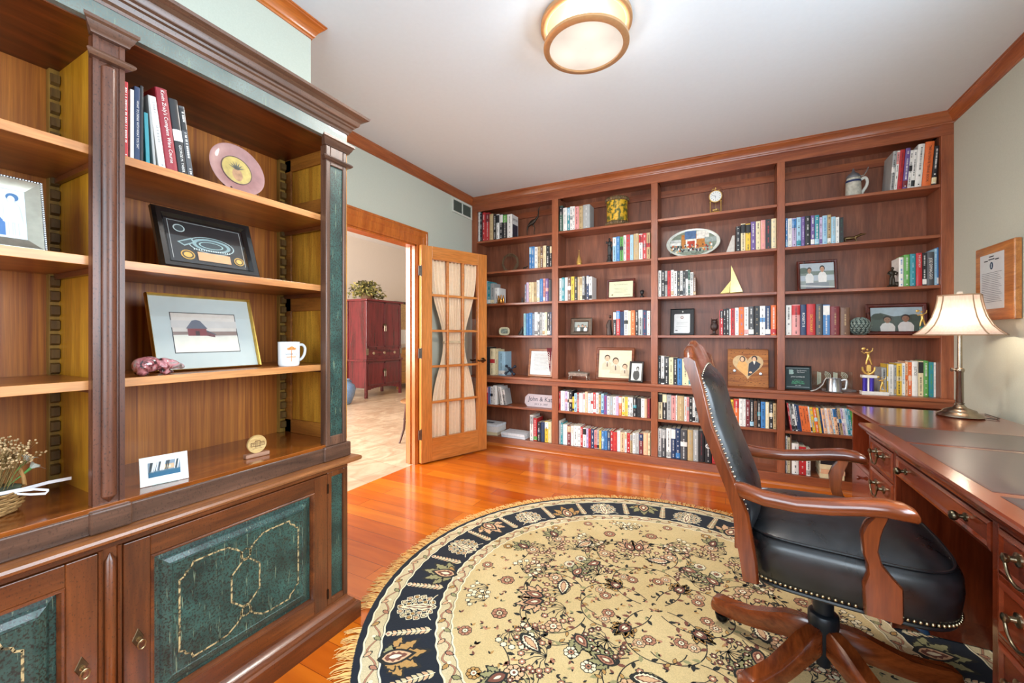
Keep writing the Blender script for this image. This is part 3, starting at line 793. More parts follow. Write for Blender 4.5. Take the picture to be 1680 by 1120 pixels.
# main border : round trees of blossom, pointed palmettes and sprays, every 30 degrees
for i in range(12):
    t = 2 * PI * i / 12 + R(27); cx, cy = 1.032 * math.cos(t), 1.032 * math.sin(t)
    out = t
    # blossom disc
    for ring, (rr, k, rs) in enumerate(((.070, 14, .0175), (.044, 10, .0145), (.020, 5, .012))):
        for j in range(k):
            a = 2 * PI * j / k; qx = cx + rr * math.cos(a) * 1.0; qy = cy + rr * math.sin(a)
            disc(qx, qy, rs, IVORY, 2, 8, .2); disc(qx, qy, rs * .66, BLK, 3, 8); disc(qx, qy, rs * .5, (PEACH, CREAM, TAN)[j % 3], 4, 6)
    leaf(cx - .090 * math.cos(out), cy - .090 * math.sin(out), out, .165, .019, IVORY, 5, .25)
    leaf(cx - .07 * math.cos(out), cy - .07 * math.sin(out), out, .12, .011, RUST, 6, .2)
    leaf(cx - .05 * math.cos(out), cy - .05 * math.sin(out), out, .08, .006, IVORY, 7)
    for s in (-1, 1):
        vine([(cx - .08 * math.cos(out) + k * .012 * math.cos(out + s * (.5 + k * .15)), cy - .08 * math.sin(out) + k * .012 * math.sin(out + s * (.5 + k * .15))) for k in range(8)], .0022, IVORY, 5)
    # pointed palmette between the discs
    t2 = t + R(15); s_ = -1 if i % 2 else 1
    bx, by = (1.032 + s_ * .075) * math.cos(t2), (1.032 + s_ * .075) * math.sin(t2)
    dr_ = t2 + (PI if s_ > 0 else 0)
    palmette(bx, by, dr_, .16, (TAN, PEACH, OLIVE)[i % 3], PEACH, 3)
    leaf(bx - .01 * math.cos(dr_), by - .01 * math.sin(dr_), dr_ + 1.25, .075, .022, OLIVE, 5, .2, BLK); leaf(bx, by, dr_ - 1.25, .075, .022, TAN, 5, .2, BLK)
    # sprays
    for tt in (t + R(8.4), t - R(8.4)):
        for k in range(9):
            r_ = .955 + .15 * k / 8; x, y = r_ * math.cos(tt), r_ * math.sin(tt)
            for s in (-1, 1):
                leaf(x, y, tt + s * .75, .030 - .0012 * k, .0062, (CREAM, PEACH, CREAM)[k % 3], 3)
        vine([((.95 + .165 * k / 7) * math.cos(tt), (.95 + .165 * k / 7) * math.sin(tt)) for k in range(8)], .002, IVORY, 4)
        x, y = 1.118 * math.cos(tt), 1.118 * math.sin(tt); disc(x, y, .012, IVORY, 5, 10, .2); disc(x, y, .007, PINK, 6, 8)
# field : scrolling vines with flowers, four-fold
def place(f):
    pass
def rot(x, y, q, mir):
    if mir: y = -y
    a = q * PI / 2 + R(20); return (x * math.cos(a) - y * math.sin(a), x * math.sin(a) + y * math.cos(a))
def spiral(x0, y0, a0, k, n, step, grow=1.0):
    pts = [(x0, y0)]; a = a0
    for i in range(n):
        x0 += step * math.cos(a); y0 += step * math.sin(a); a += k; k *= grow; pts.append((x0, y0))
    return pts, a
seeds = []
g = random.Random(5)
def spray(x, y, a, n, s, col, lay, q, mir):
    """branching stem with small blossoms"""
    sg = -1 if mir else 1
    for k in range(n):
        b = a + sg * (k - (n - 1) / 2) * .42; l = s * (1 - .10 * abs(k - (n - 1) / 2))
        ex, ey = x + l * math.cos(b), y + l * math.sin(b)
        mx, my = (x + ex) / 2 + .01 * math.sin(b), (y + ey) / 2 - .01 * math.cos(b)
        vine([(x, y), (mx, my), (ex, ey)], .0016, BLK, lay)
        disc(ex, ey, s * .17, BLK, lay + 1, 12, .25); disc(ex, ey, s * .115, col, lay + 2, 8); disc(ex, ey, s * .05, IVORY, lay + 3, 6)
        if k % 2: leaf(mx, my, b + .9, s * .22, s * .05, BLK, lay + 1)
for q in range(4):
    for mir in (0, 1):
        sg = -1 if mir else 1
        def RT2(x, y): return rot(x, y, q, mir)
        base = q * PI / 2 + R(20)
        def AA(a): return base + sg * a
        # main scrolls
        for (x0, y0, a0, k, n, gr) in ((.05, .02, .5, .10, 26, 1.03), (.30, .10, 1.2, -.12, 22, 1.02), (.55, .05, 1.5, .09, 22, 1.04), (.62, .30, 2.2, -.10, 18, 1.05), (.15, .30, .2, .13, 20, 1.03)):
            pts, _ = spiral(x0, y0, a0, k, n, .02, gr)
            P2 = [RT2(*p) for p in pts if math.hypot(*p) < .83]
            if len(P2) < 3: continue
            vine(P2, .0022, BLK, 2)
            for i in range(2, len(P2) - 1, 2):
                (xa, ya), (xb, yb) = P2[i - 1], P2[i]
                d = math.atan2(yb - ya, xb - xa)
                leaf(xb, yb, d + (1 if i % 4 else -1) * .9, .032, .008, (OLIVE, BLK, RUST, TAN)[(i // 2) % 4], 3, .1, BLK if i % 4 else None)
        for (px, py, r, cc) in ((.20, .06, .034, (PINK, IVORY, RUST)), (.43, .17, .045, (PEACH, IVORY, PINK)), (.66, .12, .042, (PINK, CREAM, RUST)), (.30, .36, .036, (IVORY, PINK, BLK)), (.56, .42, .046, (PEACH, IVORY, RUST)), (.78, .24, .034, (PINK, IVORY, OLIVE)), (.70, .44, .034, (TAN, IVORY, PINK)), (.10, .22, .030, (PEACH, IVORY, RUST))):
            x, y = RT2(px, py)
            if math.hypot(x, y) < .84: bloom(x, y, r * .82, cc, 5, 8, g.random())
        for (px, py, a, s, c1, c2) in ((.50, .02, .3, .085, PEACH, PINK), (.33, .22, 2.1, .075, OLIVE, PINK), (.73, .33, -2.6, .08, CREAM, PEACH), (.44, .60, 1.0, .075, OLIVE, RUST), (.14, .13, .9, .06, TAN, RUST)):
            x, y = RT2(px, py); 
            if math.hypot(x, y) < .80: palmette(x, y, AA(a), s * 1.35, c1, c2, 4)
        for (px, py, a, n, s, c) in ((.38, .05, .6, 6, .085, PINK), (.60, .22, 2.4, 7, .08, IVORY), (.22, .22, 1.4, 6, .075, RUST), (.45, .33, .2, 7, .08, PINK), (.74, .05, -.6, 5, .07, IVORY), (.62, .54, 2.9, 6, .075, PEACH), (.25, .48, 2.0, 6, .08, PINK), (.50, .48, -1.0, 5, .07, RUST), (.80, .15, 1.4, 5, .06, PINK), (.36, .72, .3, 6, .07, IVORY)):
            x, y = RT2(px, py)
            if math.hypot(x, y) < .79: spray(x, y, AA(a), n + 1, s * 1.25, c, 5, q, mir)
# large cypress shapes between
for i in range(8):
    t = 2 * PI * i / 8 + R(42); r = .42 if i % 2 else .60
    x, y = r * math.cos(t), r * math.sin(t)
    leaf(x, y, t + 1.9, .13, .030, IVORY, 16, .12, BLK, 15); leaf(x + .02 * math.cos(t + 1.9), y + .02 * math.sin(t + 1.9), t + 1.9, .09, .014, PEACH, 19, .15, RUST, 11)
# scattered little sprigs
for i in range(620):
    a = g.uniform(0, 2 * PI); r = .85 * math.sqrt(g.random()); b = g.uniform(0, 6.3); x, y = r * math.cos(a), r * math.sin(a)
    leaf(x, y, b, .022, .005, (BLK, OLIVE, RUST, TAN)[i % 4], 2, .1); leaf(x, y, b + 1.1, .018, .004, BLK, 2)
    if i % 3 == 0: disc(x, y, .007, (PINK, IVORY, RUST)[i % 3], 3, 6)
mb.noflip = True
for f in mb.bm.faces:
    f.normal_update()
    if f.normal.z < 0: f.normal_flip()
mb.build('woven_pattern', RM, rug)
# fringe
mb = MB(); g = random.Random(3); N = 1500
for i in range(N):
    a = 2 * PI * i / N + g.uniform(-.002, .002); l = g.uniform(.055, .082); b = a + g.uniform(-.35, .35); w = g.uniform(.0012, .0022)
    x, y = (RR - .004) * math.cos(a), (RR - .004) * math.sin(a)
    if RX + x * 1.06 < -1.372 and RY + y * 1.06 < 1.275: continue
    if RX + x > .55: continue
    pts = [(x, y, .006), (x + l * .35 * math.cos(b), y + l * .35 * math.sin(b), .0095), (x + l * .7 * math.cos(b + g.uniform(-.3, .3)), y + l * .7 * math.sin(b + g.uniform(-.3, .3)), .006), (x + l * math.cos(b), y + l * math.sin(b), .002)]
    mb.tube(pts, [w * 1.3, w * 1.2, w, w * .6], 4)
o = mb.build('fringe', plain('#dcae68', .9, var=.18), rug, smooth=True); o['kind'] = 'stuff'
# ------------------------------------------------------------------ books
PAL = {'w': ('white', '#e6e4de'), 'c': ('cream', '#e2d2a8'), 'k': ('black', '#1d1d20'), 'g': ('grey', '#a4a6a4'), 'd': ('dark grey', '#48494c'),
       'r': ('red', '#b8282c'), 'm': ('maroon', '#74242a'), 'p': ('pink', '#dc9490'), 'o': ('orange', '#dd6a2e'), 'y': ('yellow', '#e2ba38'),
       't': ('tan', '#b99e72'), 'b': ('blue', '#3b7ab4'), 'n': ('navy', '#22385c'), 's': ('pale blue', '#9cc4d8'), 'a': ('teal', '#2f8c98'),
       'e': ('green', '#5ea04c'), 'f': ('dark green', '#1f4c3a'), 'v': ('violet', '#6c5490'), 'l': ('lavender', '#bcaccc'), 'q': ('brown', '#6c4c38'), 'z': ('peach', '#e8b48c')}
PAGES = plain('#ddd2b8', .9, var=.08)
bk = random.Random(21)
ORD = ['first', 'second', 'third', 'fourth', 'fifth', 'sixth', 'seventh', 'eighth', 'ninth', 'tenth', 'eleventh', 'twelfth', 'thirteenth', 'fourteenth', 'fifteenth', 'sixteenth', 'seventeenth', 'eighteenth', 'nineteenth', 'twentieth',
       'twenty-first', 'twenty-second', 'twenty-third', 'twenty-fourth', 'twenty-fifth', 'twenty-sixth', 'twenty-seventh', 'twenty-eighth', 'twenty-ninth', 'thirtieth', 'thirty-first', 'thirty-second', 'thirty-third', 'thirty-fourth', 'thirty-fifth', 'thirty-sixth']
def cov(c, hard): return plain(PAL[c][1], .42 if not hard else .5, 0, .25 if not hard else .1, .06)
def book(root, w, h, d, ca, cb, hard, style=None, text=None, flat=False):
    """builds the parts of one upright book under root; spine faces local -y"""
    mb = MB(); t = .0025 if hard else .0008
    if hard:
        mb.box(-w / 2, -w / 2 + t, 0, d, 0, h); mb.box(w / 2 - t, w / 2, 0, d, 0, h)
        n = 6; rg = []
        for i in range(n + 1):
            a = PI * i / n; rg.append((-(w / 2) * math.cos(a), -.16 * w * math.sin(a) if w > .012 else -.0006 * math.sin(a)))
        rg += [(w / 2 - t, t), (-w / 2 + t, t)]
        mb.loft([[(x, y, 0) for x, y in rg], [(x, y, h) for x, y in rg]])
        yf = -.16 * w - .0004 if w > .012 else -.001
    else:
        mb.box(-w / 2, -w / 2 + t, 0, d, 0, h); mb.box(w / 2 - t, w / 2, 0, d, 0, h); mb.box(-w / 2, w / 2, -.001, t, 0, h); yf = -.0014
    mb.build('cover', cov(ca, hard), root, smooth=hard, angle=30)
    mb = MB(); e = .0028 if hard else .0002
    mb.box(-w / 2 + t, w / 2 - t, t, d - e - .001, e, h - e); mb.build('pages', PAGES, root)
    style = style if style is not None else bk.choice([0, 0, 1, 2, 3, 4])
    q = w / 2 * .96
    yb = -.0020 if not hard else -.0006
    def band(z0, z1, c, f=.998):
        m_ = MB()
        if hard and w > .012:
            n = 6; r1 = [(-(w / 2) * f * math.cos(PI * i / n), -.16 * w * math.sin(PI * i / n) - .0004) for i in range(n + 1)]
            m_.loft([[(x, y, z0) for x, y in r1], [(x, y, z1) for x, y in r1]], caps=False, closed=False)
        else: m_.face([(-q, yf - .0002, z0), (q, yf - .0002, z0), (q, yf - .0002, z1), (-q, yf - .0002, z1)])
        m_.build('spine_band', cov(c, hard), root)
    if style == 1: band(h * .66, h * .97, cb)
    elif style == 2: band(h * .04, h * .2, cb)
    elif style == 3: band(h * .45, h * .6, cb)
    elif style == 5: band(h * .03, h * .5, cb)
    dark = ca in 'kndmrfvqbao'
    tc = 'w' if dark else 'k'
    if style in (0, 4): tc = cb if cb != ca else tc
    if text is not None:
        s, sz, tcc = text[:3]; pos = text[3] if len(text) > 3 else .5
        mb = MB(); mb.text(s, sz, (0, yf - .0006, h * pos), r=(0, 0, -1), u=(1, 0, 0)); mb.build('spine_title', cov(tcc, hard), root)
    elif w > .009:
        mb = MB(); z = h * .92; yy = yf - .0007
        lo = h * (.22 if style in (2, 4, 0) else .08)
        cap = min(w * .17, .0045)
        while z > lo:
            l = bk.uniform(.0015, .0045)
            mb.face([(-cap, yy, z - l), (cap, yy, z - l), (cap, yy, z), (-cap, yy, z)]); z -= l + bk.choice([.0016, .0016, .005])
            if bk.random() < .08: z -= .03
        mb.face([(-cap * .8, yy, h * .05), (cap * .8, yy, h * .05), (cap * .8, yy, h * .05 + cap * 1.6), (-cap * .8, yy, h * .05 + cap * 1.6)])
        mb.build('spine_title', cov(tc, hard), root)
SHN = ['first', 'second', 'third', 'fourth', 'fifth', 'sixth', 'lowest']
def parse(s):
    out = []
    for tk in s.split():
        w_, h_ = tk[2:].split(':'); out.append((tk[0], tk[1], float(w_), float(h_)))
    return out
CUSTOM = {}
BCOUNT = 0
def row(bay, sh, u0, u1, spec, lean=0.0, yf=3.966, d=.16, note=None):
    """a run of books on one shelf of the wall bookcase; u0/u1 are its ends read off the photograph at the plane of the spines"""
    global BCOUNT
    items = parse(spec); x0, x1 = XonY(u0, yf), XonY(u1, yf)
    x0 = max(x0, BAY[bay][0] + .002); x1 = min(x1, BAY[bay][1] - .002)
    tot = sum(i[2] for i in items); z = SHZ[sh] + .0006
    x = x0; sc = (x1 - x0) / tot; L_ = R(lean)
    key = (bay, sh, int(u0))
    for n, (ca, cb, w_, hp) in enumerate(items):
        w = w_ * sc - .0008; xm = x + w_ * sc / 2; uu = 840
        # photo column of this book, to turn its height in pixels into metres
        u = u0 + (u1 - u0) * (x + w / 2 - x0) / (x1 - x0)
        h = min(hY(hp, u, yf), .335 if sh < 6 else .30)
        if sh in (5,): h = min(h, .235)
        hard = w > .019 and bk.random() < .75
        dd = d * bk.uniform(.82, 1.0) if h < .26 else min(.205, h * .66)
        lft = PAL[items[n - 1][0]][0] if n else None; rgt = PAL[items[n + 1][0]][0] if n < len(items) - 1 else None
        size = 'thin ' if w < .016 else ('thick ' if w > .034 else '')
        if lft and rgt: btw = 'between %s and %s' % (lft, rgt) if lft != rgt else 'between two %s ones' % lft
        elif rgt: btw = 'beside a %s one' % rgt
        elif lft: btw = 'beside a %s one' % lft
        else: btw = 'standing alone'
        col = PAL[ca][0] + (' leaning' if lean else '')
        lab = '%s%s book %s, %s of its row, %s shelf, %s bay' % (size, col, btw, ORD[n], SHN[sh], ORD[bay])
        if note: lab = '%s%s book %s, %s %s, %s shelf, %s bay' % (size, col, btw, ORD[n], note, SHN[sh], ORD[bay])
        cu = CUSTOM.get(key + (n,))
        if cu and cu.get('label'): lab = cu['label']
        lift = abs(math.sin(L_)) * w / 2
        if len(lab.replace(',', '').split()) > 16: lab = lab.replace(size, '', 1) if size else lab
        if len(lab.replace(',', '').split()) > 16: lab = lab.replace(' leaning', '', 1)
        if len(lab.replace(',', '').split()) > 16: lab = lab.replace(' of its row', ' in row')
        if len(lab.replace(',', '').split()) > 16: lab = lab.replace(btw + ', ', '')
        r = thing('hardback_book' if hard or (cu and cu.get('hard')) else 'paperback_book', lab, 'book', (xm, yf + bk.uniform(0, .006), z + lift), 0, 'books on the %s shelf of the %s bay' % (SHN[sh], ORD[bay]), ry=lean)
        book(r, w / (math.cos(L_) if lean else 1) * .985, h, dd, ca, cb, hard or bool(cu and cu.get('hard')), (cu or {}).get('style'), (cu or {}).get('text'))
        if cu and cu.get('extra'): cu['extra'](r, w, h, dd)
        x += w_ * sc; BCOUNT += 1
def side_title(s, size, c, side=1):
    def f(r, w, h, d):
        mb = MB(); xx = w / 2 + .0008
        if side > 0: mb.text(s, size, (xx, d * .5, h * .8), r=(0, 1, 0), u=(0, 0, 1))
        mb.build('cover_title', cov(c, False), r)
        mb = MB(); mb.face([(xx, .01, h * .05), (xx, d - .01, h * .05), (xx, d - .01, h * .6), (xx, .01, h * .6)]); mb.build('cover_picture', plain('#2a3040', .4, var=.5), r)
    return f
def emblem(r, w, h, d):
    yy = -.16 * w - .0014; cz = h * .55; rr = w * .38
    mb = MB(); mb.face([(rr * math.cos(2 * PI * i / 20), yy, cz + rr * math.sin(2 * PI * i / 20)) for i in range(20)])
    mb.build('spine_roundel', cov('w', False), r)
    mb = MB(); a = rr * .62; q = rr * .13; yy -= .0005
    def bar(x0, x1, z0, z1):
        c, s = math.cos(R(45)), math.sin(R(45))
        mb.face([(x * c - z * s, yy, cz + x * s + z * c) for x, z in ((x0, z0), (x1, z0), (x1, z1), (x0, z1))])
    bar(-q, q, -a, a); bar(-a, a, -q, q); bar(q, a, a - 2 * q, a); bar(-a, -q, -a, -a + 2 * q); bar(a - 2 * q, a, -a, -q); bar(-a, -a + 2 * q, q, a)
    mb.build('spine_mark', cov('k', False), r)
CUSTOM[(0, 0, 782, 9)] = dict(extra=side_title('EASTER', .034, 'k'), style=0)
CUSTOM[(3, 0, 1460, 7)] = dict(text=('THE ULTIMATE TENNIS BOOK', .019, 'k', .5), style=0, hard=1)
CUSTOM[(3, 2, 1475, 5)] = dict(text=('JOE DIMAGGIO', .022, 'w', .5), style=0, hard=1)
CUSTOM[(3, 2, 1475, 3)] = dict(text=('THE LAST BOY', .014, 'w', .75), style=0, hard=1)
CUSTOM[(3, 3, 1289, 3)] = dict(text=('DICTIONARY', .023, 'y', .38), style=0, hard=1)
CUSTOM[(3, 3, 1289, 2)] = dict(text=("ROGET'S II", .024, 'w', .5), style=0)
CUSTOM[(3, 4, 1446, 8)] = dict(text=('JUSTICE', .019, 'k', .72), style=0)
CUSTOM[(2, 6, 1079, 9)] = dict(extra=emblem, style=0, hard=1)
CUSTOM[(2, 6, 1079, 3)] = dict(text=('MOLTKE', .022, 'w', .6), style=0) if 0 else None
ROWS = [
 (0, 0, 782, 840, "ww10:48 kk14:46 rr16:47 rm22:46 tc22:43 kk16:42 wk16:41 kw18:41 ke22:40 wk26:39", 0),
 (0, 1, 868, 905, "bs12:36 bw16:36 wk16:35 tt14:35 qt12:35 ct16:36 kw18:35 kc10:35", 0),
 (0, 2, 794, 819, "sa16:38 aw14:37 gc18:34 ww22:26", 0),
 (0, 2, 861, 905, "nd6:30 lp12:33 cz12:33 ct12:33 tk12:33 wc14:36 bs16:38 pw10:38 vp14:38 dk14:36", 0),
 (0, 3, 859, 905, "ad14:36 bn16:36 bs22:37 na14:36 wk18:38 kw12:36 gk16:38 wt14:37 cw14:38 kw16:38 nk10:38", 0),
 (0, 4, 794, 829, "kd24:45 cr20:43 ct14:42 sw28:39", 0),
 (0, 5, 796, 815, "rp14:28 br12:28 wk12:29 wg20:31", 0), (0, 5, 821, 831, "ww20:30 gw18:26", -10),
 (0, 6, 869, 905, "wg22:41 re22:37 kn22:31 nd22:32 yw20:34 cy20:34", 0),
 (1, 0, 916, 968, "fk26:42 wg26:38 as18:38 wg18:39 ww12:39 pp26:38 tk24:38 gw44:39", 0),
 (1, 1, 1005, 1067, "sw22:40 bs22:41 ek20:40 wk18:42 ra22:43 sg20:42 tg32:43 wr22:42 rm22:43 tr22:43", 0),
 (1, 2, 916, 971, "wa18:37 aw20:38 wg20:38 qw22:39 yk22:39 kc20:38 tg16:38 ct14:38 gk16:39 kn12:38 nw14:40 wk20:38", 0),
 (1, 3, 1006, 1067, "kw22:39 rb28:41 nk28:39 wk28:41 cw20:40 oc30:41 kk22:41 gw30:42 nr28:41 wr24:40", 0),
 (1, 5, 916, 1067, "rr25:31 wb70:32 lp40:32 wk22:31 kz55:33 yk30:24 sg40:30 rm35:31 ws60:31 wp30:32 zs40:34 wb50:32 wr30:33 rw40:34 ww45:34 tk35:31 sb40:33 vr45:31 ww40:30 gs50:30 ww35:30 lp45:31 ow40:31 cy45:31 yg40:31 wg25:31 wg45:31 ka50:32 kd60:31 wk50:31 zp30:31 mr45:32", 0),
 (1, 6, 916, 1067, "ws25:38 aw40:35 ws75:33 mt60:32 wt50:32 ww60:33 ww50:33 rw35:32 wk55:31 lv35:31 rk40:31 nw55:31 pr45:30 gk30:31 yn35:30 bs45:30 bn45:31 nd50:31 rw40:32 ro60:31 wg50:34 zk60:32 wc35:33 rw45:32 tg35:31 wk45:33 gw50:35 mn60:34 zc65:36 ck35:36", 0),
 (2, 1, 1207, 1274, "kw42:41 ck42:45 yk42:44 vw42:47 ck40:47 pz40:48 kr45:49 cg42:49", 0),
 (2, 2, 1080, 1142, "wk28:43 kw32:43 gk24:42 rk32:42 wt26:43 ww30:41 kc26:41 wk24:41 kw24:41 wk22:42 fg18:42 wg28:38 qt24:30", 0),
 (2, 3, 1180, 1274, "rr8:41 rk34:42 kk30:43 kw36:44 ww14:43 rk44:44 wb42:45 ob54:46 wp44:46 dw56:47 kt58:48 wb54:48 nw54:48 or56:49", 0),
 (2, 4, 1080, 1142, "kw26:46 wk34:46 kd44:45 cc44:44 kw38:44 bk46:43 ck62:43 wa40:42 ra30:40", 0), (2, 4, 1150, 1168, "kd20:40 ck30:42", 0),
 (2, 5, 1080, 1146, "ck38:42 kc40:43 gk42:41 pk40:40 wk14:41 tc62:41 wo24:40 pg20:40 kw30:40 wk22:40 gk30:40", 0),
 (2, 5, 1190, 1274, "kw20:40 gw20:41 yk22:42 or40:44 wg30:45 wg20:45 mw28:44 ks30:44 qk24:43 ka24:43 bk34:43 cw26:43 kc26:43 tk24:42", 0),
 (2, 6, 1079, 1174, "wg28:46 dg44:47 wg44:48 nw40:49 nb42:50 dw60:49 tg50:50 gw44:51 km52:51 kw60:50 rk30:50", 0),
 (3, 0, 1460, 1536, "gw30:64 wp22:64 rm38:65 vm36:66 wk24:62 wk28:62 ww50:70 ok66:72 kc36:64", 4),
 (3, 1, 1289, 1384, "bs16:48 wg34:47 lb34:47 sa36:48 vl28:48 kw44:49 vw30:49 as34:49 lv22:45 sb36:47 tw28:48 sg32:44 wg26:43 kf30:42", 0),
 (3, 2, 1475, 1543, "wb40:48 ew50:52 as50:53 rw50:54 kw36:54 dw60:55 sb20:60 bw14:62", 0),
 (3, 3, 1289, 1395, "wk40:49 pr56:50 nk40:50 rc58:51 dt46:51 bw44:50 mt60:47 qt62:45", 0),
 (3, 4, 1446, 1543, "gw44:44 yw12:50 wg42:50 gt20:49 yc42:52 wb26:53 zo20:56 oz30:55 wk46:57 ck40:58 ew40:59 ae36:57 wg16:57", 0),
 (3, 5, 1297, 1404, "rw18:45 gk18:44 kw22:44 wk18:44 nw22:44 nk22:43 ok34:42 ok30:42 ok28:42 wk16:42 yb34:41 os34:41 yb24:41 nb20:42 zb36:41 wp24:42 zb34:42 ws20:42 zb32:43 nw16:43 tb28:43 lw24:44 wb20:44 sa24:44 as24:44 ek20:45", -7),
 (3, 6, 1289, 1330, "wk14:60 cc24:58 qy12:62 wg60:50 rw58:46 wg36:44", 0),
]
CUSTOM = {k: v for k, v in CUSTOM.items() if v}
for b_, s_, a_, c_, t_, l_ in ROWS:
    note = None
    if (b_, s_) in ((0, 2), (2, 4), (2, 5), (0, 5)): note = 'of first run' if int(a_) in (794, 1080, 796) else 'of second run'
    row(b_, s_, a_, c_, t_, l_, note=note, yf={(0, 4): 4.03, (3, 4): 4.01, (0, 2): 4.0}.get((b_, s_), 3.966))

# books laid flat
def flat_pile(cx, cy, z, items, rz=0, grp='books lying flat'):
    for w, d, h, ca, lab, nm in items:
        r = thing(nm, lab, 'book' if 'book' in nm else 'papers' if 'paper' in nm else 'box', (cx, cy, z), rz + bk.uniform(-3, 3), grp)
        if nm == 'paperback_book' or nm == 'hardback_book':
            mb = MB(); mb.box(-w / 2, w / 2, -d / 2, d / 2, 0, .0015); mb.box(-w / 2, w / 2, -d / 2, d / 2, h - .0015, h); mb.box(-w / 2, w / 2, -d / 2 - .001, -d / 2 + .0012, 0, h); mb.build('cover', cov(ca, False), r)
            mb = MB(); mb.box(-w / 2 + .002, w / 2 - .002, -d / 2 + .001, d / 2 - .002, .0015, h - .0015); mb.build('pages', PAGES, r)
        elif 'paper' in nm:
            n = max(2, int(h / .012))
            for i in range(n):
                mb = MB(); o = bk.uniform(-.006, .006); mb.box(-w / 2 + o, w / 2 + o, -d / 2, d / 2 + o, h * i / n + .0006, h * (i + 1) / n - .0006); mb.build('bound_report', plain(('#dfe3e8', '#cfd6dd', '#e9e9e9')[i % 3], .6), r)
        else:
            mb = MB(); mb.box(-w / 2, w / 2, -d / 2, d / 2, 0, h * .72); mb.build('box_base', cov(ca, False), r, bevel=.002)
            mb = MB(); mb.box(-w / 2 - .002, w / 2 + .002, -d / 2 - .002, d / 2 + .002, h * .72 + .0005, h); mb.build('box_lid', plain('#dfe6ea', .5), r, bevel=.002)
            mb = MB(); mb.box(-w * .25, w * .12, -d * .2, d * .1, h, h + .0006); mb.build('box_label', plain('#3c4a58', .6), r)
        z += h + .0008
X_ = lambda u, y=4.05: XonY(u, y)
flat_pile(-2.36, 4.06, SHZ[6] + .001, [(.23, .19, .035, 'c', 'cream book lying flat under a white box, lowest shelf of first bay', 'paperback_book'), (.25, .20, .085, 'w', 'white lidded box on a cream book, lowest shelf of first bay', 'document_box')], grp='boxes on the lowest shelf')
flat_pile(-2.04, 4.055, SHZ[6] + .001, [(.29, .20, .05, 'w', 'stack of white bound papers beside white box on lowest shelf', 'paper_stack')], grp='papers on the lowest shelf')
flat_pile(.73, 4.05, SHZ[6] + .001, [(.15, .20, .034, 'c', 'cream paperback lying lowest in the pile at the last bay bottom', 'paperback_book'), (.15, .20, .034, 'z', 'peach paperback lying second in the pile at the last bay bottom', 'paperback_book'), (.15, .19, .036, 'c', 'pale cream paperback lying third in the pile, last bay bottom', 'paperback_book'), (.15, .19, .028, 'k', 'dark paperback lying topmost of the pile, last bay bottom', 'paperback_book')], grp='paperbacks lying flat in the last bay')

# books on the top shelf of the antique cabinet : spines face the room (+x)
XB = -1.478; yb = YonX(202.5, XB); z = 1.6806
ab = [('r', 'r', .022, .215, 'red', None, 0), ('w', 'w', .016, .200, 'white', None, 0), ('n', 'w', .024, .213, 'navy', ('WINE INTO WORDS', .009, 'w', .5), 0), ('k', 'k', .012, .190, 'thin black', None, 0), ('a', 'a', .016, .165, 'short teal', None, 0),
      ('w', 'k', .028, .198, 'pale grey', ('WINE', .01, 'g', .3), 0)]
y = yb
lab_x = {'red': 'red book nearest the pilaster on the top cabinet shelf', 'white': 'white book beside the red one on top cabinet shelf', 'navy': 'navy book with white title between white and black, top cabinet shelf', 'thin black': 'thin black book beside the navy one on top cabinet shelf', 'short teal': 'short teal book, lowest of the row on top cabinet shelf', 'pale grey': 'pale grey book leaning on a thick red one, top cabinet shelf'}
AB = [('r', 'r', .020, .215, 0, None, lab_x['red']), ('w', 'g', .014, .200, 0, None, lab_x['white']), ('n', 'w', .022, .213, 0, ('WHAT TO DRINK WITH WHAT YOU EAT', .0072, 'w', .5), lab_x['navy']),
      ('k', 'k', .012, .222, 0, None, lab_x['thin black']), ('a', 'a', .014, .150, -2, None, lab_x['short teal']), ('g', 'a', .010, .205, -4, None, 'thin grey book between the teal and the pale one, top cabinet shelf'), ('w', 'g', .026, .205, -7, None, lab_x['pale grey']),
      ('r', 'w', .040, .238, -7, ("Kevin Zraly's Complete Wine Course", .0135, 'w', .54), 'thick dark red wine book with white title on top cabinet shelf'),
      ('k', 'w', .034, .222, -7, ('GEORGE M. TABER', .0095, 'w', .22), 'black book with a white band leaning on the red wine book'),
      ('d', 'k', .026, .212, -7, None, 'dark grey book ending the row on the top cabinet shelf')]
WS = {'r': .5}
for (ca, cb, w, h, ln, tx, lab), w, gap in zip(AB, (.010, .008, .013, .007, .009, .006, .017, .030, .024, .016), (.004, .0, .0, .006, .008, .006, .0, .0, .0, .0)):
    lift = abs(math.sin(R(ln))) * w / 2
    r = thing('hardback_book', lab, 'book', (XB, y + w / 2 + (abs(math.tan(R(ln))) * .0), z + lift), 90, 'wine books on the top cabinet shelf')
    r.rotation_mode = 'XYZ'
    # lean about the axis that points at the room
    r.rotation_euler = (R(0), R(0), R(90))
    M_ = Matrix.Rotation(R(-ln), 4, 'X') if 0 else None
    r.rotation_euler = (Matrix.Rotation(R(90), 3, 'Z') @ Matrix.Rotation(R(ln), 3, 'Y')).to_euler()
    c_ = {'r': '#8e1f2a'}.get(ca) if h > .23 else None
    book(r, w * .985, h, .17, 'm' if h > .23 else ca, cb, True, 3 if 'TABER' in str(tx) else (1 if ca == 'd' else 0), tx)
    if tx and 'Kevin' in tx[0]: r.children[0].data.materials[0] = plain('#92202e', .45)
    y += w / math.cos(R(ln)) + .0006 + gap
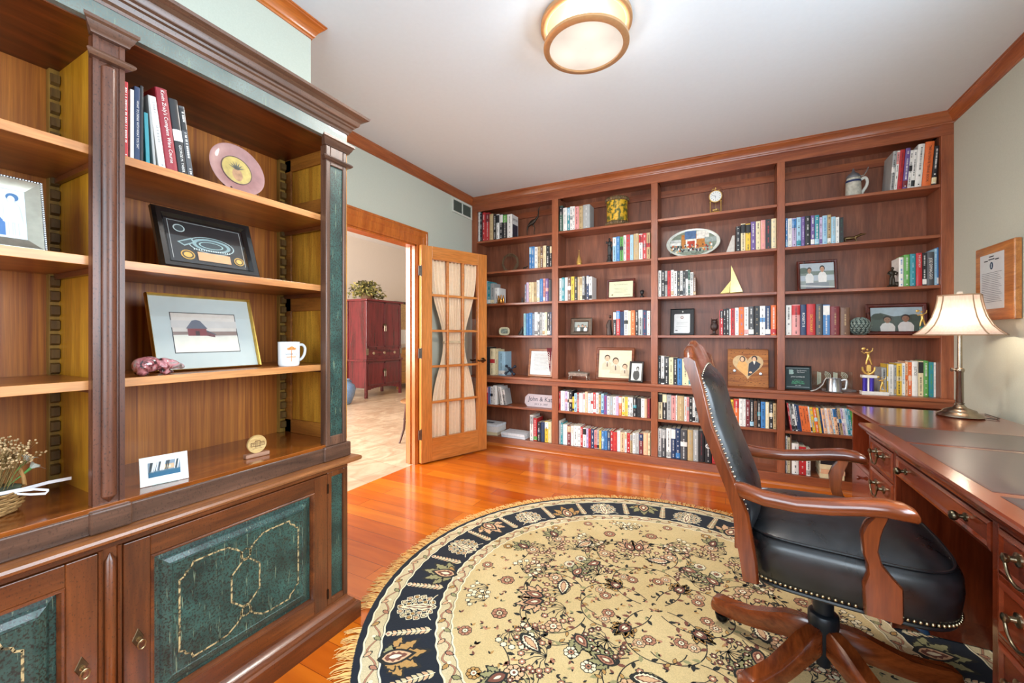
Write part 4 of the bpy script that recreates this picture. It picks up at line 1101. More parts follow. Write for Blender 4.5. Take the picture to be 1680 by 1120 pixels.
# ------------------------------------------------------------------ framed things and ornaments
class FR: pass
def shapes_mesh(w, h, shapes, mats_out, y0=-.0005, dy=.0002):
    """flat picture: list of (colour, polygon in 0..1 units) laid in the x-z plane facing -y; returns builder and materials"""
    mb = MB(); mats = []
    for i, (c, pts) in enumerate(shapes):
        m = plain(c, .6, var=.05)
        if m not in mats: mats.append(m)
        mb.mi = mats.index(m)
        yy = y0 - dy * i
        if pts == 'bg': pts = [(0, 0), (1, 0), (1, 1), (0, 1)]
        mb.face([((x - .5) * w, yy, z * h) for x, z in pts])
    return mb, mats
def el(cx, cz, rx, rz, n=16, a0=0, a1=360): return [(cx + rx * math.cos(R(a0 + (a1 - a0) * i / (n - (a1 - a0 != 360)))), cz + rz * math.sin(R(a0 + (a1 - a0) * i / (n - (a1 - a0 != 360))))) for i in range(n)]
def rc(a, b, c, d): return [(a, c), (b, c), (b, d), (a, d)]
def lines(x0, x1, zs, t=.006, c='#5a5a58'): return [(c, rc(x0 + (x1 - x0) * .04 * (i % 3), x1 - (x1 - x0) * .06 * ((i + 1) % 3), z, z + t)) for i, z in enumerate(zs)]
def framed(name, label, cat, x, y, z, w, h, fw, fmat, shapes, rz=0, tilt=10, mat_w=0.0, mat_c='#ece8dc', depth=.014, group=None, stand=True, texts=(), gl=True, inner=None, profile=1):
    """picture standing on a shelf, leaning back by tilt; faces local -y"""
    t = thing(name, label, cat, (x, y, z), rz, group)
    ti = -tilt
    def fin(mb):
        mb.xform(Matrix.Rotation(R(ti), 4, 'X')); return mb
    T_ = Matrix.Rotation(R(ti), 4, 'X')
    mb = MB()
    pr = [(0, 0), (0, -depth * .6), (fw * .25, -depth), (fw * .7, -depth * .85), (fw, -depth * .4), (fw, 0)]
    rings = []
    for sx, sz, ox, oz in ((1, 1, -w / 2, 0), (-1, 1, w / 2, 0), (-1, -1, w / 2, h), (1, -1, -w / 2, h)):
        rings.append([(ox + sx * p, q, oz + sz * p) for p, q in pr])
    mb.loft(rings, caps=False, loop=True)
    fin(mb).build('frame', fmat, t, smooth=True, angle=20)
    mb = MB(); mb.box(-w / 2 + .001, w / 2 - .001, 0, .002, .001, h - .001); fin(mb).build('backing', plain('#3a2c22', .8), t)
    iw, ih = w - 2 * fw, h - 2 * fw
    if mat_w > 0:
        mb = MB(); mb.box(-iw / 2, iw / 2, -.0012, -.0002, fw, fw + ih); fin(mb).build('mat_board', plain(mat_c, .8, var=.02), t)
    pw, ph = iw - 2 * mat_w, ih - 2 * mat_w
    mb, mats = shapes_mesh(pw, ph, shapes, None, y0=-.0016)
    mb.xform(Matrix.Translation((0, 0, fw + mat_w))); 
    fin(mb).build('print', mats, t)
    for s, sz, px, pz, c in texts:
        mb = MB(); mb.text(s, sz, ((px - .5) * pw, -.0045, fw + mat_w + pz * ph)); fin(mb).build('lettering', plain(c, .6, var=0), t)
    if gl:
        mb = MB(); mb.box(-iw / 2, iw / 2, -depth * .42 - .0005, -depth * .42, fw, fw + ih); fin(mb).build('glass', glass('#ffffff'), t)
    if stand:
        mb = MB(); q = h * .55; a = R(tilt)
        p0 = Vector((0, q * math.sin(a) + .002, q * math.cos(a))); p1 = Vector((0, q * math.sin(a) + .02 + q * .3, .001))
        mb.loft([[(-w * .12, p0.y, p0.z), (w * .12, p0.y, p0.z), (w * .12, p0.y + .002, p0.z), (-w * .12, p0.y + .002, p0.z)], [(-w * .16, p1.y, p1.z), (w * .16, p1.y, p1.z), (w * .16, p1.y + .002, p1.z), (-w * .16, p1.y + .002, p1.z)]])
        mb.build('easel_back', plain('#2a211b', .8), t)
    return t
def person(cx, z0, s, top, skin='#c89a7c', hair='#2a2320', pants='#8a9098'):
    """simple standing half figure for small photographs"""
    return [(top, [(cx - .55 * s, z0), (cx + .55 * s, z0), (cx + .62 * s, z0 + 1.2 * s), (cx + .42 * s, z0 + 1.75 * s), (cx + .15 * s, z0 + 1.95 * s), (cx - .15 * s, z0 + 1.95 * s), (cx - .42 * s, z0 + 1.75 * s), (cx - .62 * s, z0 + 1.2 * s)]),
            (skin, rc(cx - .11 * s, cx + .11 * s, z0 + 1.85 * s, z0 + 2.15 * s)), (hair, el(cx, z0 + 2.58 * s, .36 * s, .56 * s)), (skin, el(cx, z0 + 2.42 * s, .28 * s, .46 * s)), (hair, rc(cx - .16 * s, cx - .06 * s, z0 + 2.46 * s, z0 + 2.52 * s)), (hair, rc(cx + .06 * s, cx + .16 * s, z0 + 2.46 * s, z0 + 2.52 * s)), ('#8a4a40', rc(cx - .1 * s, cx + .1 * s, z0 + 2.18 * s, z0 + 2.23 * s))]
def blob(name, label, cat, parts, mat, loc, rz=0, voxel=.004, group=None, base=None, extra=None):
    """a small sculpted figure: overlapping ellipsoids and tubes fused into one surface"""
    t = thing(name, label, cat, loc, rz, group)
    mb = MB()
    for p in parts:
        if p[0] == 'e': mb.ell(*p[1:])
        else: mb.tube(*p[1:])
    mb.build('figure', mat, t, remesh=voxel)
    if base: mb = MB(); base(mb); mb.build('base', base.mat, t, bevel=.001)
    return t
ZS = [z + .0006 for z in SHZ]
bronze = plain('#3c342c', .4, .8, 0, .2); gold = plain('#e6bc66', .28, .7, .2, .1); darkfig = plain('#2c2724', .55, 0, .1, .2)
silver = plain('#b9bcc0', .28, 1.0)
def mahog(ax): return wood('#3a120c', '#6a2418', ax, 2, .25, .6, seed=31)

# first bay
t = thing('bird_figurine', 'dark metal long-necked bird figurine standing on the top shelf of the first bay', 'figurine', (X_(876), 4.05, ZS[0]), 0)
mb = MB(); mb.ell((-.02, 0, .16), (.052, .018, .026), (0, -32, 0)); mb.tube([(.02, 0, .185), (.045, 0, .215), (.055, 0, .25), (.052, 0, .275), (.06, 0, .30), (.075, 0, .325)], [.014, .010, .008, .007, .007, .003], 8)
mb.tube([(-.05, 0, .14), (-.075, 0, .115), (-.082, 0, .07), (-.078, 0, .0)], [.016, .009, .005, .004], 8); mb.tube([(-.02, .006, .15), (.005, .008, .10), (-.005, .008, .05), (.01, .008, .0)], [.012, .006, .004, .004], 8)
mb.build('figure', bronze, t, remesh=.0035)
mb = MB(); mb.box(-.095, .03, -.02, .02, 0, .004); mb.build('foot_plate', bronze, t)
t = thing('twig_wreath', 'round wreath of twisted brown twigs propped on the second shelf of the first bay', 'wreath', (X_(834), 4.07, ZS[1]), 0)
g = random.Random(2)
mb = MB()
for k in range(9):
    r0 = g.uniform(.082, .10); ph = g.uniform(0, 6); mb.tube([((r0 + .006 * math.sin(3 * a + ph)) * math.cos(a), .010 * math.sin(5 * a + ph) + .02, .106 + (r0 + .006 * math.sin(3 * a + ph)) * math.sin(a)) for a in [2 * PI * i / 40 for i in range(40)]], .0036, 5, loop=True)
mb.build('twigs', wood('#4a3624', '#8a6c4a', 'z', 3, .8, 0, seed=40), t, smooth=True)
blob('horse_figurine', 'tiny brown running horse figurine beside the wreath', 'figurine', [('e', (0, 0, .022), (.022, .008, .009)), ('t', [(.018, 0, .026), (.03, 0, .036), (.042, 0, .034)], [.007, .005, .003], 6)] + [('t', [(a, 0, .018), (a + b, 0, .001)], .003, 5) for a, b in ((.015, .014), (.010, .004), (-.015, -.012), (-.012, -.004))], bronze, (X_(861, 4.0), 4.0, ZS[1]), voxel=.002)
blob('nativity_figurine', 'small golden group of figures in front of the teal books', 'figurine', [('e', (-.03, 0, .035), (.016, .014, .035)), ('e', (-.03, 0, .078), (.009, .009, .010)), ('e', (.03, 0, .035), (.016, .014, .035)), ('e', (.03, 0, .078), (.009, .009, .010)), ('e', (0, -.01, .028), (.018, .014, .028)), ('e', (0, -.01, .062), (.009, .009, .010)), ('e', (0, 0, .006), (.055, .02, .007)), ('e', (0, .005, .08), (.008, .006, .02))], brass('#c8904a', .35), (X_(822, 3.965), 3.962, ZS[2]), voxel=.003)
blob('book_end_figure', 'small dark seated bookend figure against the lavender book', 'bookend', [('e', (0, 0, .02), (.014, .014, .02)), ('e', (.002, 0, .045), (.009, .009, .014)), ('e', (0, 0, .006), (.016, .016, .007))], darkfig, (X_(857, 4.0), 4.0, ZS[2]), voxel=.003)
t = thing('oval_photograph', 'small cream oval photo frame on the fourth shelf of the first bay', 'picture frame', (X_(828), 4.04, ZS[3]), 0)
mb = MB(); ring = lambda rx, rz, y: [(rx * (abs(math.cos(a)) ** .7) * (1 if math.cos(a) > 0 else -1), y, .047 + rz * (abs(math.sin(a)) ** .7) * (1 if math.sin(a) > 0 else -1)) for a in [2 * PI * i / 32 for i in range(32)]]
mb.loft([ring(.066, .045, .006), ring(.068, .047, 0), ring(.064, .043, -.006), ring(.048, .030, -.004), ring(.046, .028, .002)], caps=True); mb.build('frame', plain('#e2d8b4', .4), t, smooth=True, angle=30)
mb = MB(); mb.face(ring(.046, .028, -.001)); mb.build('print', plain('#8c9488', .5, var=.6), t)
blob('rock_book_end', 'dark jagged bookend leaning on the teal books, fourth shelf', 'bookend', [('t', [(-.02, 0, 0), (.0, 0, .05), (.012, 0, .10)], [.03, .02, .004], 6), ('e', (0, 0, .01), (.035, .025, .012))], plain('#2a2420', .5, var=.3), (X_(856, 4.0), 4.0, ZS[3]), voxel=.004)
t = thing('giant_jack', 'oversized dark blue cast iron toy jack leaning before the books', 'ornament', (X_(837, 3.965), 3.968, ZS[4] + .001), 20)
c = Vector((0, 0, .068)); mb = MB()
for d in ((1, .2, .75), (-1, -.2, -.75), (.75, -.3, -.75), (-.8, .3, .75), (.15, .5, -.3), (-.15, -.5, .3)):
    d = Vector(d).normalized(); e = c + d * (.062 if abs(d.y) < .6 else .035); e.z = max(.017, e.z); mb.tube([c, e], [.009, .008], 10); mb.ell(e, (.0165,) * 3)
mb.build('cast_body', plain('#2b3444', .45, .4, .1, .15), t, smooth=True, angle=0)
doc = lambda n=16: [('#e8ecea', 'bg')] + lines(.14, .86, [.2 + .045 * i for i in range(n)], .008, '#8a9090')
framed('framed_document', 'framed letter in a light wood frame behind the pennant, first bay counter', 'picture frame', X_(886, 4.06), 4.06, ZS[4], .285, .30, .022, wood('#8a4a22', '#c07a44', 'x', 2, .35, .3, seed=33), doc(), tilt=9, gl=False)
t = thing('pennant', 'maroon college pennant hanging against the post above the framed letter', 'pennant', (-1.60, 3.955, ZS[4]), 0)
mb = MB(); mb.loft([[(-.045, 0, .315), (.012, 0, .315), (.012, .002, .315), (-.045, .002, .315)], [(-.012, 0, .07), (-.006, 0, .07), (-.006, .002, .07), (-.012, .002, .07)]]); mb.build('felt', plain('#5c1c24', .9), t)
mb = MB(); mb.text('CORNELL', .034, (-.020, -.0008, .20), r=(.10, 0, -1), u=(1, 0, .1)); mb.build('lettering', plain('#e6ddd4', .8), t)
t = thing('name_plaque', 'pale octagonal plaque engraved with two names on the sixth shelf', 'plaque', (X_(888, 4.03), 4.03, ZS[5]), 0, rx=-12)
w, h, k = .40, .135, .035
oc = [(-w / 2 + k, 0), (w / 2 - k, 0), (w / 2, k), (w / 2, h - k), (w / 2 - k, h), (-w / 2 + k, h), (-w / 2, h - k), (-w / 2, k)]
mb = MB(); mb.prism(oc, 'y', 0, .012); mb.build('board', plain('#b8a8ac', .45, var=.04), t, bevel=.002)
mb = MB(); mb.text('John & Kate', .068, (-.004, -.0004, .083), squeeze=.92); mb.build('lettering', plain('#1f2c40', .6), t)
mb = MB(); mb.text('JULY 21, 2007', .026, (-.004, -.0004, .030)); mb.build('date_lettering', plain('#2b3444', .6), t)

# second bay
t = thing('painted_canister', 'yellow painted drum-shaped container with dark carved rims on the top shelf', 'container', (X_(1013), 4.035, ZS[0]), 0)
mb = MB(); mb.lathe([(.001, .03), (.100, .03), (.098, .14), (.100, .235), (.001, .235)], (0, 0, 0), 32)
def m_yel():
    m, nt, p = newmat('mottled_yellow_lacquer'); n = nd(nt, 'ShaderNodeTexNoise'); n.inputs['Scale'].default_value = 32; n.inputs['Detail'].default_value = 4; L(nt, coords(nt), n.inputs['Vector'])
    L(nt, ramp(nt, [(.44, lin('#5a5a20')), (.54, lin('#d8a828'))], n.outputs['Fac']), p.inputs['Base Color']); p.inputs['Roughness'].default_value = .4; return m
mb.build('drum', m_yel(), t, smooth=True, angle=40)
mb = MB(); g = random.Random(4)
rim = wood('#3a2a18', '#8c7044', 'z', 4, .6, .1, seed=41)
for zz in (.02, .252):
    mb.lathe([(.085, zz - .02), (.106, zz - .018), (.110, zz), (.106, zz + .018), (.085, zz + .02)], (0, 0, 0), 32)
    for i in range(26):
        a = 2 * PI * i / 26; mb.ell((.108 * math.cos(a), .108 * math.sin(a), zz), (.009, .009, .015), seg=8, rings=6)
mb.build('carved_rim', rim, t, smooth=True, angle=0)
t = thing('gold_figurine', 'small gold pointed temple figurine alone on the second shelf', 'figurine', (X_(949), 4.07, ZS[1]), 0)
mb = MB(); mb.lathe([(.001, 0), (.034, 0), (.034, .012), (.026, .018), (.026, .03), (.030, .034), (.024, .06), (.018, .085), (.010, .10), (.004, .125), (.002, .15), (.001, .152)], (0, 0, 0), 10); mb.build('figure', gold, t, smooth=True, angle=30)
mb = MB(); mb.ell((0, .0, .165), (.004, .004, .006)); mb.tube([(0, 0, .15), (0, 0, .17)], .0015, 6); mb.build('finial', gold, t, smooth=True)
blob('standing_statuette', 'black standing figure on a round plinth beside the pale blue book', 'statue', [('e', (0, 0, .015), (.034, .03, .015)), ('t', [(0, 0, 0), (0, 0, .06), (0, 0, .075)], [.030, .018, .024], 12), ('t', [(-.006, 0, .07), (-.008, 0, .13), (0, 0, .17)], [.010, .012, .018], 8), ('t', [(.008, 0, .07), (.010, 0, .13), (0, 0, .17)], [.010, .012, .018], 8), ('e', (0, 0, .19), (.020, .014, .028)), ('e', (0, 0, .232), (.011, .011, .014)), ('t', [(-.018, 0, .21), (-.034, 0, .19), (-.028, -.01, .215)], .006, 6), ('t', [(.018, 0, .21), (.032, 0, .17), (.03, 0, .13)], .006, 6)], plain('#22211f', .5), (X_(1000, 4.02), 4.02, ZS[1]), voxel=.0035)
framed('framed_diploma', 'small diploma in a dark red frame on the third shelf', 'picture frame', X_(1018, 4.06), 4.06, ZS[2], .275, .20, .022, mahog('x'), [('#dcd8b4', 'bg')] + lines(.2, .8, [.3, .38, .46, .54], .012, '#7a7660') + [('#8a8460', el(.15, .15, .04, .06)), ('#7a7660', rc(.65, .9, .13, .15))], tilt=8, texts=[('The University of Vermont', .012, .5, .80, '#2a2a28')])
blob('bust_figurine', 'tiny black bust figurine beside the framed diploma', 'figurine', [('e', (0, 0, .012), (.022, .018, .012)), ('t', [(0, 0, .01), (0, 0, .03)], [.02, .012], 8), ('e', (0, -.002, .055), (.018, .017, .022)), ('e', (0, .004, .066), (.020, .018, .016))], plain('#1e1c1c', .5), (X_(1053), 4.06, ZS[2]), voxel=.003)
framed('pewter_picture_frame', 'dark pewter frame with a small black and white photo, fourth shelf', 'picture frame', X_(953, 4.05), 4.05, ZS[3], .225, .18, .042, plain('#57483c', .35, .6, .1, .15), [('#9aa09a', 'bg'), ('#5a605c', rc(0, 1, 0, .45))] + person(.3, .0, .22, '#c8ccca') + person(.6, .0, .24, '#3a3e3c') + person(.82, 0, .2, '#e0e2de'), tilt=8)
blob('robed_book_end', 'dark robed bookend figure against the books of the fourth shelf', 'bookend', [('e', (0, 0, .012), (.032, .026, .012)), ('t', [(0, 0, 0), (-.004, 0, .09), (.004, 0, .15)], [.030, .024, .016], 10), ('e', (.006, 0, .178), (.012, .012, .015)), ('t', [(-.01, 0, .14), (-.026, -.01, .10), (-.02, -.02, .07)], .008, 6), ('e', (.005, 0, .188), (.014, .014, .008))], plain('#3c2a22', .45, .3), (X_(1000, 4.0), 4.0, ZS[3]), voxel=.0035)
t = thing('silver_casket', 'small tarnished silver casket on curved feet on the counter ledge', 'box', (X_(950, 3.985), 3.985, ZS[4]), 0)
mb = MB(); mb.loft([[(-.095, -.038, .036), (.095, -.038, .036), (.095, .038, .036), (-.095, .038, .036)], [(-.100, -.042, .066), (.100, -.042, .066), (.100, .042, .066), (-.100, .042, .066)]]); mb.build('body', plain('#9c9288', .4, .8, 0, .25), t, bevel=.003)
mb = MB(); mb.loft([[(-.104, -.046, .067), (.104, -.046, .067), (.104, .046, .067), (-.104, .046, .067)], [(-.09, -.036, .078), (.09, -.036, .078), (.09, .036, .078), (-.09, .036, .078)], [(-.04, -.014, .084), (.04, -.014, .084), (.04, .014, .084), (-.04, .014, .084)]]); lid = mb.build('lid', plain('#a49a8e', .35, .8, 0, .25), t, bevel=.002)
mb = MB(); mb.ell((0, 0, .091), (.008, .008, .009)); mb.build('knob', silver, lid, smooth=True)
for sx in (-1, 1):
    for sy in (-1, 1):
        mb = MB(); mb.tube([(sx * .085, sy * .032, .04), (sx * .094, sy * .038, .025), (sx * .088, sy * .034, .012), (sx * .100, sy * .042, .003)], [.008, .006, .005, .006], 8); mb.build('foot', plain('#9c9288', .4, .8), t, smooth=True)
def boy(cx, z0, s): return [('#cfc0a4', [(cx - 1.0 * s, z0 - .6 * s), (cx + .9 * s, z0 - .6 * s), (cx + .75 * s, z0 + .9 * s), (cx + .25 * s, z0 + 1.25 * s), (cx - .25 * s, z0 + 1.25 * s), (cx - .8 * s, z0 + .8 * s)]), ('#f2ecdc', [(cx - .22 * s, z0 + 1.2 * s), (cx + .22 * s, z0 + 1.2 * s), (cx, z0 + .2 * s)]), ('#5c3c34', [(cx - .08 * s, z0 + 1.05 * s), (cx + .08 * s, z0 + 1.05 * s), (cx + .12 * s, z0 + .1 * s), (cx - .06 * s, z0 + .1 * s)]), ('#3a2c24', el(cx, z0 + 2.0 * s, .52 * s, .68 * s)), ('#d8b494', el(cx + .02 * s, z0 + 1.8 * s, .42 * s, .60 * s)), ('#5a4034', rc(cx - .2 * s, cx - .05 * s, z0 + 1.88 * s, z0 + 1.93 * s)), ('#5a4034', rc(cx + .08 * s, cx + .22 * s, z0 + 1.88 * s, z0 + 1.93 * s)), ('#a05a4a', rc(cx - .1 * s, cx + .14 * s, z0 + 1.5 * s, z0 + 1.55 * s))]
framed('framed_portrait', 'sepia portrait of three people in suits in a brown frame on the counter ledge', 'picture', X_(1008, 4.06), 4.06, ZS[4], .375, .325, .026, wood('#5c2a16', '#94502c', 'x', 2, .3, .4, seed=35), [('#e6d8b8', 'bg')] + boy(.26, .38, .17) + boy(.52, .26, .18) + boy(.80, .16, .135), tilt=9)
framed('small_black_picture_frame', 'small black frame with a black and white photo overlapping the sepia portrait', 'picture frame', X_(1043, 3.985), 3.985, ZS[4], .135, .20, .018, plain('#25201e', .4), [('#d4d4d0', 'bg'), ('#3c3e3e', el(.5, .3, .36, .32)), ('#e6e4e0', el(.42, .66, .14, .12)), ('#2a2a2a', el(.62, .7, .16, .14)), ('#b8b8b4', el(.62, .66, .1, .1))], rz=-8, tilt=12, mat_w=.006)

# third bay
t = thing('anniversary_clock', 'glass-domed anniversary clock with white dial on the top shelf of third bay', 'clock', (X_(1174), 4.06, ZS[0]), 0)
mb = MB(); mb.lathe([(.001, 0), (.078, 0), (.080, .006), (.074, .012), (.062, .014), (.060, .020), (.001, .020)], (0, 0, 0), 32); mb.build('base', gold, t, smooth=True, angle=30)
for x in (-.042, .042): mb = MB(); mb.tube([(x, 0, .02), (x, 0, .125)], .004, 8); mb.lathe([(.006, .02), (.006, .027)], (x, 0, 0), 10); mb.lathe([(.006, .118), (.006, .126)], (x, 0, 0), 10); mb.build('pillar', gold, t, smooth=True)
mb = MB(); mb.lathe([(.001, -.006), (.052, -.006), (.054, 0), (.052, .012), (.001, .012)], (0, -.006, .165), 32, 'y'); dl = mb.build('dial_case', gold, t, smooth=True, angle=30)
mb = MB(); mb.lathe([(.001, -.0125), (.046, -.0125), (.046, -.0115), (.001, -.0115)], (0, 0, .165), 32, 'y'); mb.build('dial', plain('#efeee6', .4, var=.02), dl)
mb = MB()
for i in range(12):
    a = R(30 * i); s, c = math.sin(a), math.cos(a)
    mb.face([(.031 * s - .0012 * c, -.0130, .165 + .031 * c + .0012 * s), (.031 * s + .0012 * c, -.0130, .165 + .031 * c - .0012 * s), (.040 * s + .0012 * c, -.0130, .165 + .040 * c - .0012 * s), (.040 * s - .0012 * c, -.0130, .165 + .040 * c + .0012 * s)])
mb.build('hour_mark', plain('#1c1c1c', .5), dl)
for a, l in ((185, .020), (292, .033)):
    s, c = math.sin(R(a)), math.cos(R(a)); mb = MB(); mb.face([(-.0016 * c, -.0136, .165 + .0016 * s), (.0016 * c, -.0136, .165 - .0016 * s), (l * s + .0008 * c, -.0136, .165 + l * c - .0008 * s), (l * s - .0008 * c, -.0136, .165 + l * c + .0008 * s)]); mb.build('clock_hand', plain('#14141c', .4), dl)
mb = MB(); mb.tube([(0, 0, .12), (0, 0, .055)], .0012, 6)
for i in range(4): a = PI / 2 * i + .4; mb.ell((.018 * math.cos(a), .018 * math.sin(a), .047), (.010, .010, .010), seg=10, rings=8)
mb.lathe([(.001, .04), (.02, .04), (.02, .046), (.001, .046)], (0, 0, 0), 16); mb.lathe([(.022, .020), (.016, .03), (.006, .034)], (0, 0, 0), 16); mb.build('pendulum', gold, t, smooth=True, angle=30)
mb = MB(); mb.lathe([(.062, .0205), (.062, .19), (.058, .215), (.045, .236), (.024, .25), (.001, .255)], (0, 0, 0), 32, caps=False); mb.build('glass_dome', glass('#fbfdff'), t, smooth=True, angle=0)
mb = MB(); mb.tube([(-.03 + .01 * i, 0, .222 + .012 * math.sin(i * 1.05)) for i in range(7)], .003, 6); mb.ell((0, 0, .238), (.005, .005, .008)); mb.build('ornament', gold, t, smooth=True)
# oval scenic plate
t = thing('oval_platter', 'large oval painted platter showing an orange shopfront, second shelf of third bay', 'plate', (X_(1136), 4.05, ZS[1]), 0, rx=-10)
A_, B_ = .225, .135
mb = MB(); oe = lambda f, y: [(A_ * f * math.cos(2 * PI * i / 48), y, B_ + B_ * f * math.sin(2 * PI * i / 48)) for i in range(48)]
mb.loft([oe(.6, .014), oe(.99, .006), oe(1.0, 0), oe(.985, -.003), oe(.86, .004)], caps=True); mb.build('body', plain('#cfd0c4', .25, 0, .4), t, smooth=True, angle=30)
def clip(x0, x1, z0, z1): return [(x * A_, .0, B_ + z * B_) for x, z in ((x0, z0), (x1, z0), (x1, z1), (x0, z1))]
sh = [('#7d8a78', None), ('#b8752c', (-.42, .46, -.35, .62)), ('#4c6c94', (-.30, .12, .28, .86)), ('#e4e0d4', (.14, .60, .25, .80)), ('#c8ccc8', (-.82, -.44, .12, .30)), ('#e6e6de', (-.86, -.44, -.12, .10)), ('#9aa6a0', (.44, .86, -.02, .32)), ('#ece6d8', (-.26, .14, -.42, .28)), ('#b03a20', (-.20, .08, -.42, .14)), ('#8f9a8c', (-.85, .75, -.62, -.36))]
mb = MB(); mats = []
for i, (c, r_) in enumerate(sh):
    m_ = plain(c, .35, 0, .3, .25); mats.append(m_); mb.mi = i
    if r_ is None: mb.face([(q[0], .0035, q[2]) for q in oe(.90, 0)])
    else: mb.face([(q[0], .0032 - .0003 * i, q[2]) for q in clip(*r_)])
g = random.Random(9)
for i in range(70):
    c = g.choice(['#2a2c30', '#e8e4dc', '#c8642c', '#39424c', '#8a2c20', '#d8b070']); m_ = plain(c, .4)
    if m_ not in mats: mats.append(m_)
    mb.mi = mats.index(m_); x, z = g.uniform(-.78, .72), g.uniform(-.62, -.12); s = g.uniform(.015, .035)
    if x * x + z * z > .75: continue
    q = clip(x - s, x + s, z - s * 2.4, z + s * 2.4); mb.face([(a[0], -.0004 - .00005 * i * .1, a[2]) for a in q])
mb.build('painted_scene', mats, t)
mb = MB()
for cx in (.05, .30):
    mb.tube([(cx * A_ + .024 * math.cos(2 * PI * i / 16), -.004, B_ - .62 * B_ + .024 * math.sin(2 * PI * i / 16)) for i in range(16)], .0012, 5, loop=True)
mb.build('painted_bicycle', plain('#26282a', .4), t)
t = thing('marble_book_end', 'white marble wedge bookend against the black book, second shelf', 'bookend', (X_(1199, 4.0), 3.99, ZS[1]), 0)
mb = MB(); mb.prism([(-.038, 0), (.030, 0), (.030, .145), (.012, .145)], 'y', 0, .06); mb.build('block', plain('#c4bcb0', .3, 0, .3, .12), t, bevel=.002)
# brass sailboat
t = thing('sailboat_figurine', 'brass sailboat model with two sails on the third shelf of third bay', 'figurine', (X_(1200), 4.05, ZS[2]), 0)
sb = plain('#d4c07c', .28, .7, .2, .1)
mb = MB(); mb.loft([[(x, y, z) for y, z in ((-.002 - w, .008 + .006), (w + .002, .014), (w * .5, .002), (-w * .5, .002))] for x, w in ((-.09, .002), (-.05, .014), (0, .018), (.05, .014), (.088, .002))]); mb.build('hull', sb, t, smooth=True)
mb = MB(); mb.loft([[(-.012, -.010, .016), (-.009, -.010, .016), (-.009, -.010, .24)], [(.082, .012, .022), (.082, .013, .024), (-.006, -.008, .245)]]) if 0 else mb.loft([[(-.01, 0, .018), (.086, .018, .024), (.0, .004, .25)], [(-.01, .002, .018), (.086, .020, .024), (.0, .006, .25)]]); mb.build('mainsail', sb, t)
mb = MB(); mb.loft([[(-.016, 0, .018), (-.085, .012, .016), (-.006, .002, .12)], [(-.016, .002, .018), (-.085, .014, .016), (-.006, .004, .12)]]); mb.build('jib', sb, t)
mb = MB(); mb.tube([(-.004, .002, .012), (-.002, .003, .252)], .0018, 6); mb.build('mast', sb, t)
# award plaque, owl
framed('award_plaque', 'black upright award plaque with an engraved silver sheet, fourth shelf', 'plaque', X_(1119, 4.06), 4.06, ZS[3], .205, .245, .006, plain('#1c1d20', .3), [('#1d1e21', 'bg'), ('#d2d4d4', [(.14, .06), (.80, .06), (.84, .10), (.84, .82), (.18, .82), (.14, .78)]), ('#8a5a54', el(.49, .68, .07, .06)), ('#c8ccc8', el(.49, .68, .04, .035))] + lines(.22, .76, [.32, .42, .48], .008, '#8a8c8c') + [('#3a3a3c', rc(.2, .3, .15, .18)), ('#b8b8b4', el(.52, .91, .03, .035))], tilt=8, gl=False)
blob('owl_figurine', 'dark brown owl figurine on a stand beside the red books', 'figurine', [('e', (0, 0, .075), (.032, .028, .040)), ('e', (0, 0, .115), (.027, .024, .024)), ('t', [(-.018, 0, .13), (-.023, 0, .15)], [.008, .002], 6), ('t', [(.018, 0, .13), (.023, 0, .15)], [.008, .002], 6), ('t', [(0, 0, 0), (0, 0, .04)], [.012, .012], 8), ('e', (0, 0, .006), (.034, .028, .007)), ('e', (-.010, -.02, .118), (.008, .006, .008)), ('e', (.010, -.02, .118), (.008, .006, .008)), ('t', [(0, -.02, .112), (0, -.03, .104)], [.004, .001], 5)], plain('#3a2a26', .45, .2), (X_(1172, 3.995), 3.99, ZS[3]), voxel=.003)
# wedding plaque
t = thing('photo_board', 'varnished wooden board with a heart-shaped photo of a couple on the counter ledge', 'plaque', (X_(1227, 4.07), 4.07, ZS[4]), 0, rx=-6)
w, h = .305, .325
mb = MB(); mb.box(-w / 2, w / 2, 0, .02, 0, h); mb.build('board', wood('#7a3c12', '#c07a34', 'x', 3, .6, .0, speck=.3, seed=36), t, bevel=.004)
mb = MB(); g = random.Random(6)
for i in range(90):
    x, z, l = g.uniform(-.145, .13), g.uniform(.01, .31), g.uniform(.004, .012)
    if abs(x) < .10 and .08 < z < .27: continue
    mb.face([(x, -.0005, z), (x + l, -.0005, z), (x + l, -.0005, z + .003), (x, -.0005, z + .003)])
mb.build('charred_mark', plain('#2a160c', .8), t)
def heart(s, cz, n=40):
    o = []
    for i in range(n):
        a = 2 * PI * i / n; x = 16 * math.sin(a) ** 3; z = 13 * math.cos(a) - 5 * math.cos(2 * a) - 2 * math.cos(3 * a) - math.cos(4 * a); o.append((x * s, cz + z * s))
    return o
mb = MB(); mb.prism(heart(.0072, .185), 'y', -.003, -.0005); mb.build('heart_backing', plain('#c8a878', .5), t)
mb = MB(); ms = ['#b8a890', '#dba45c', '#252a34', '#e2b088', '#2a1c18', '#e8dccc']; 
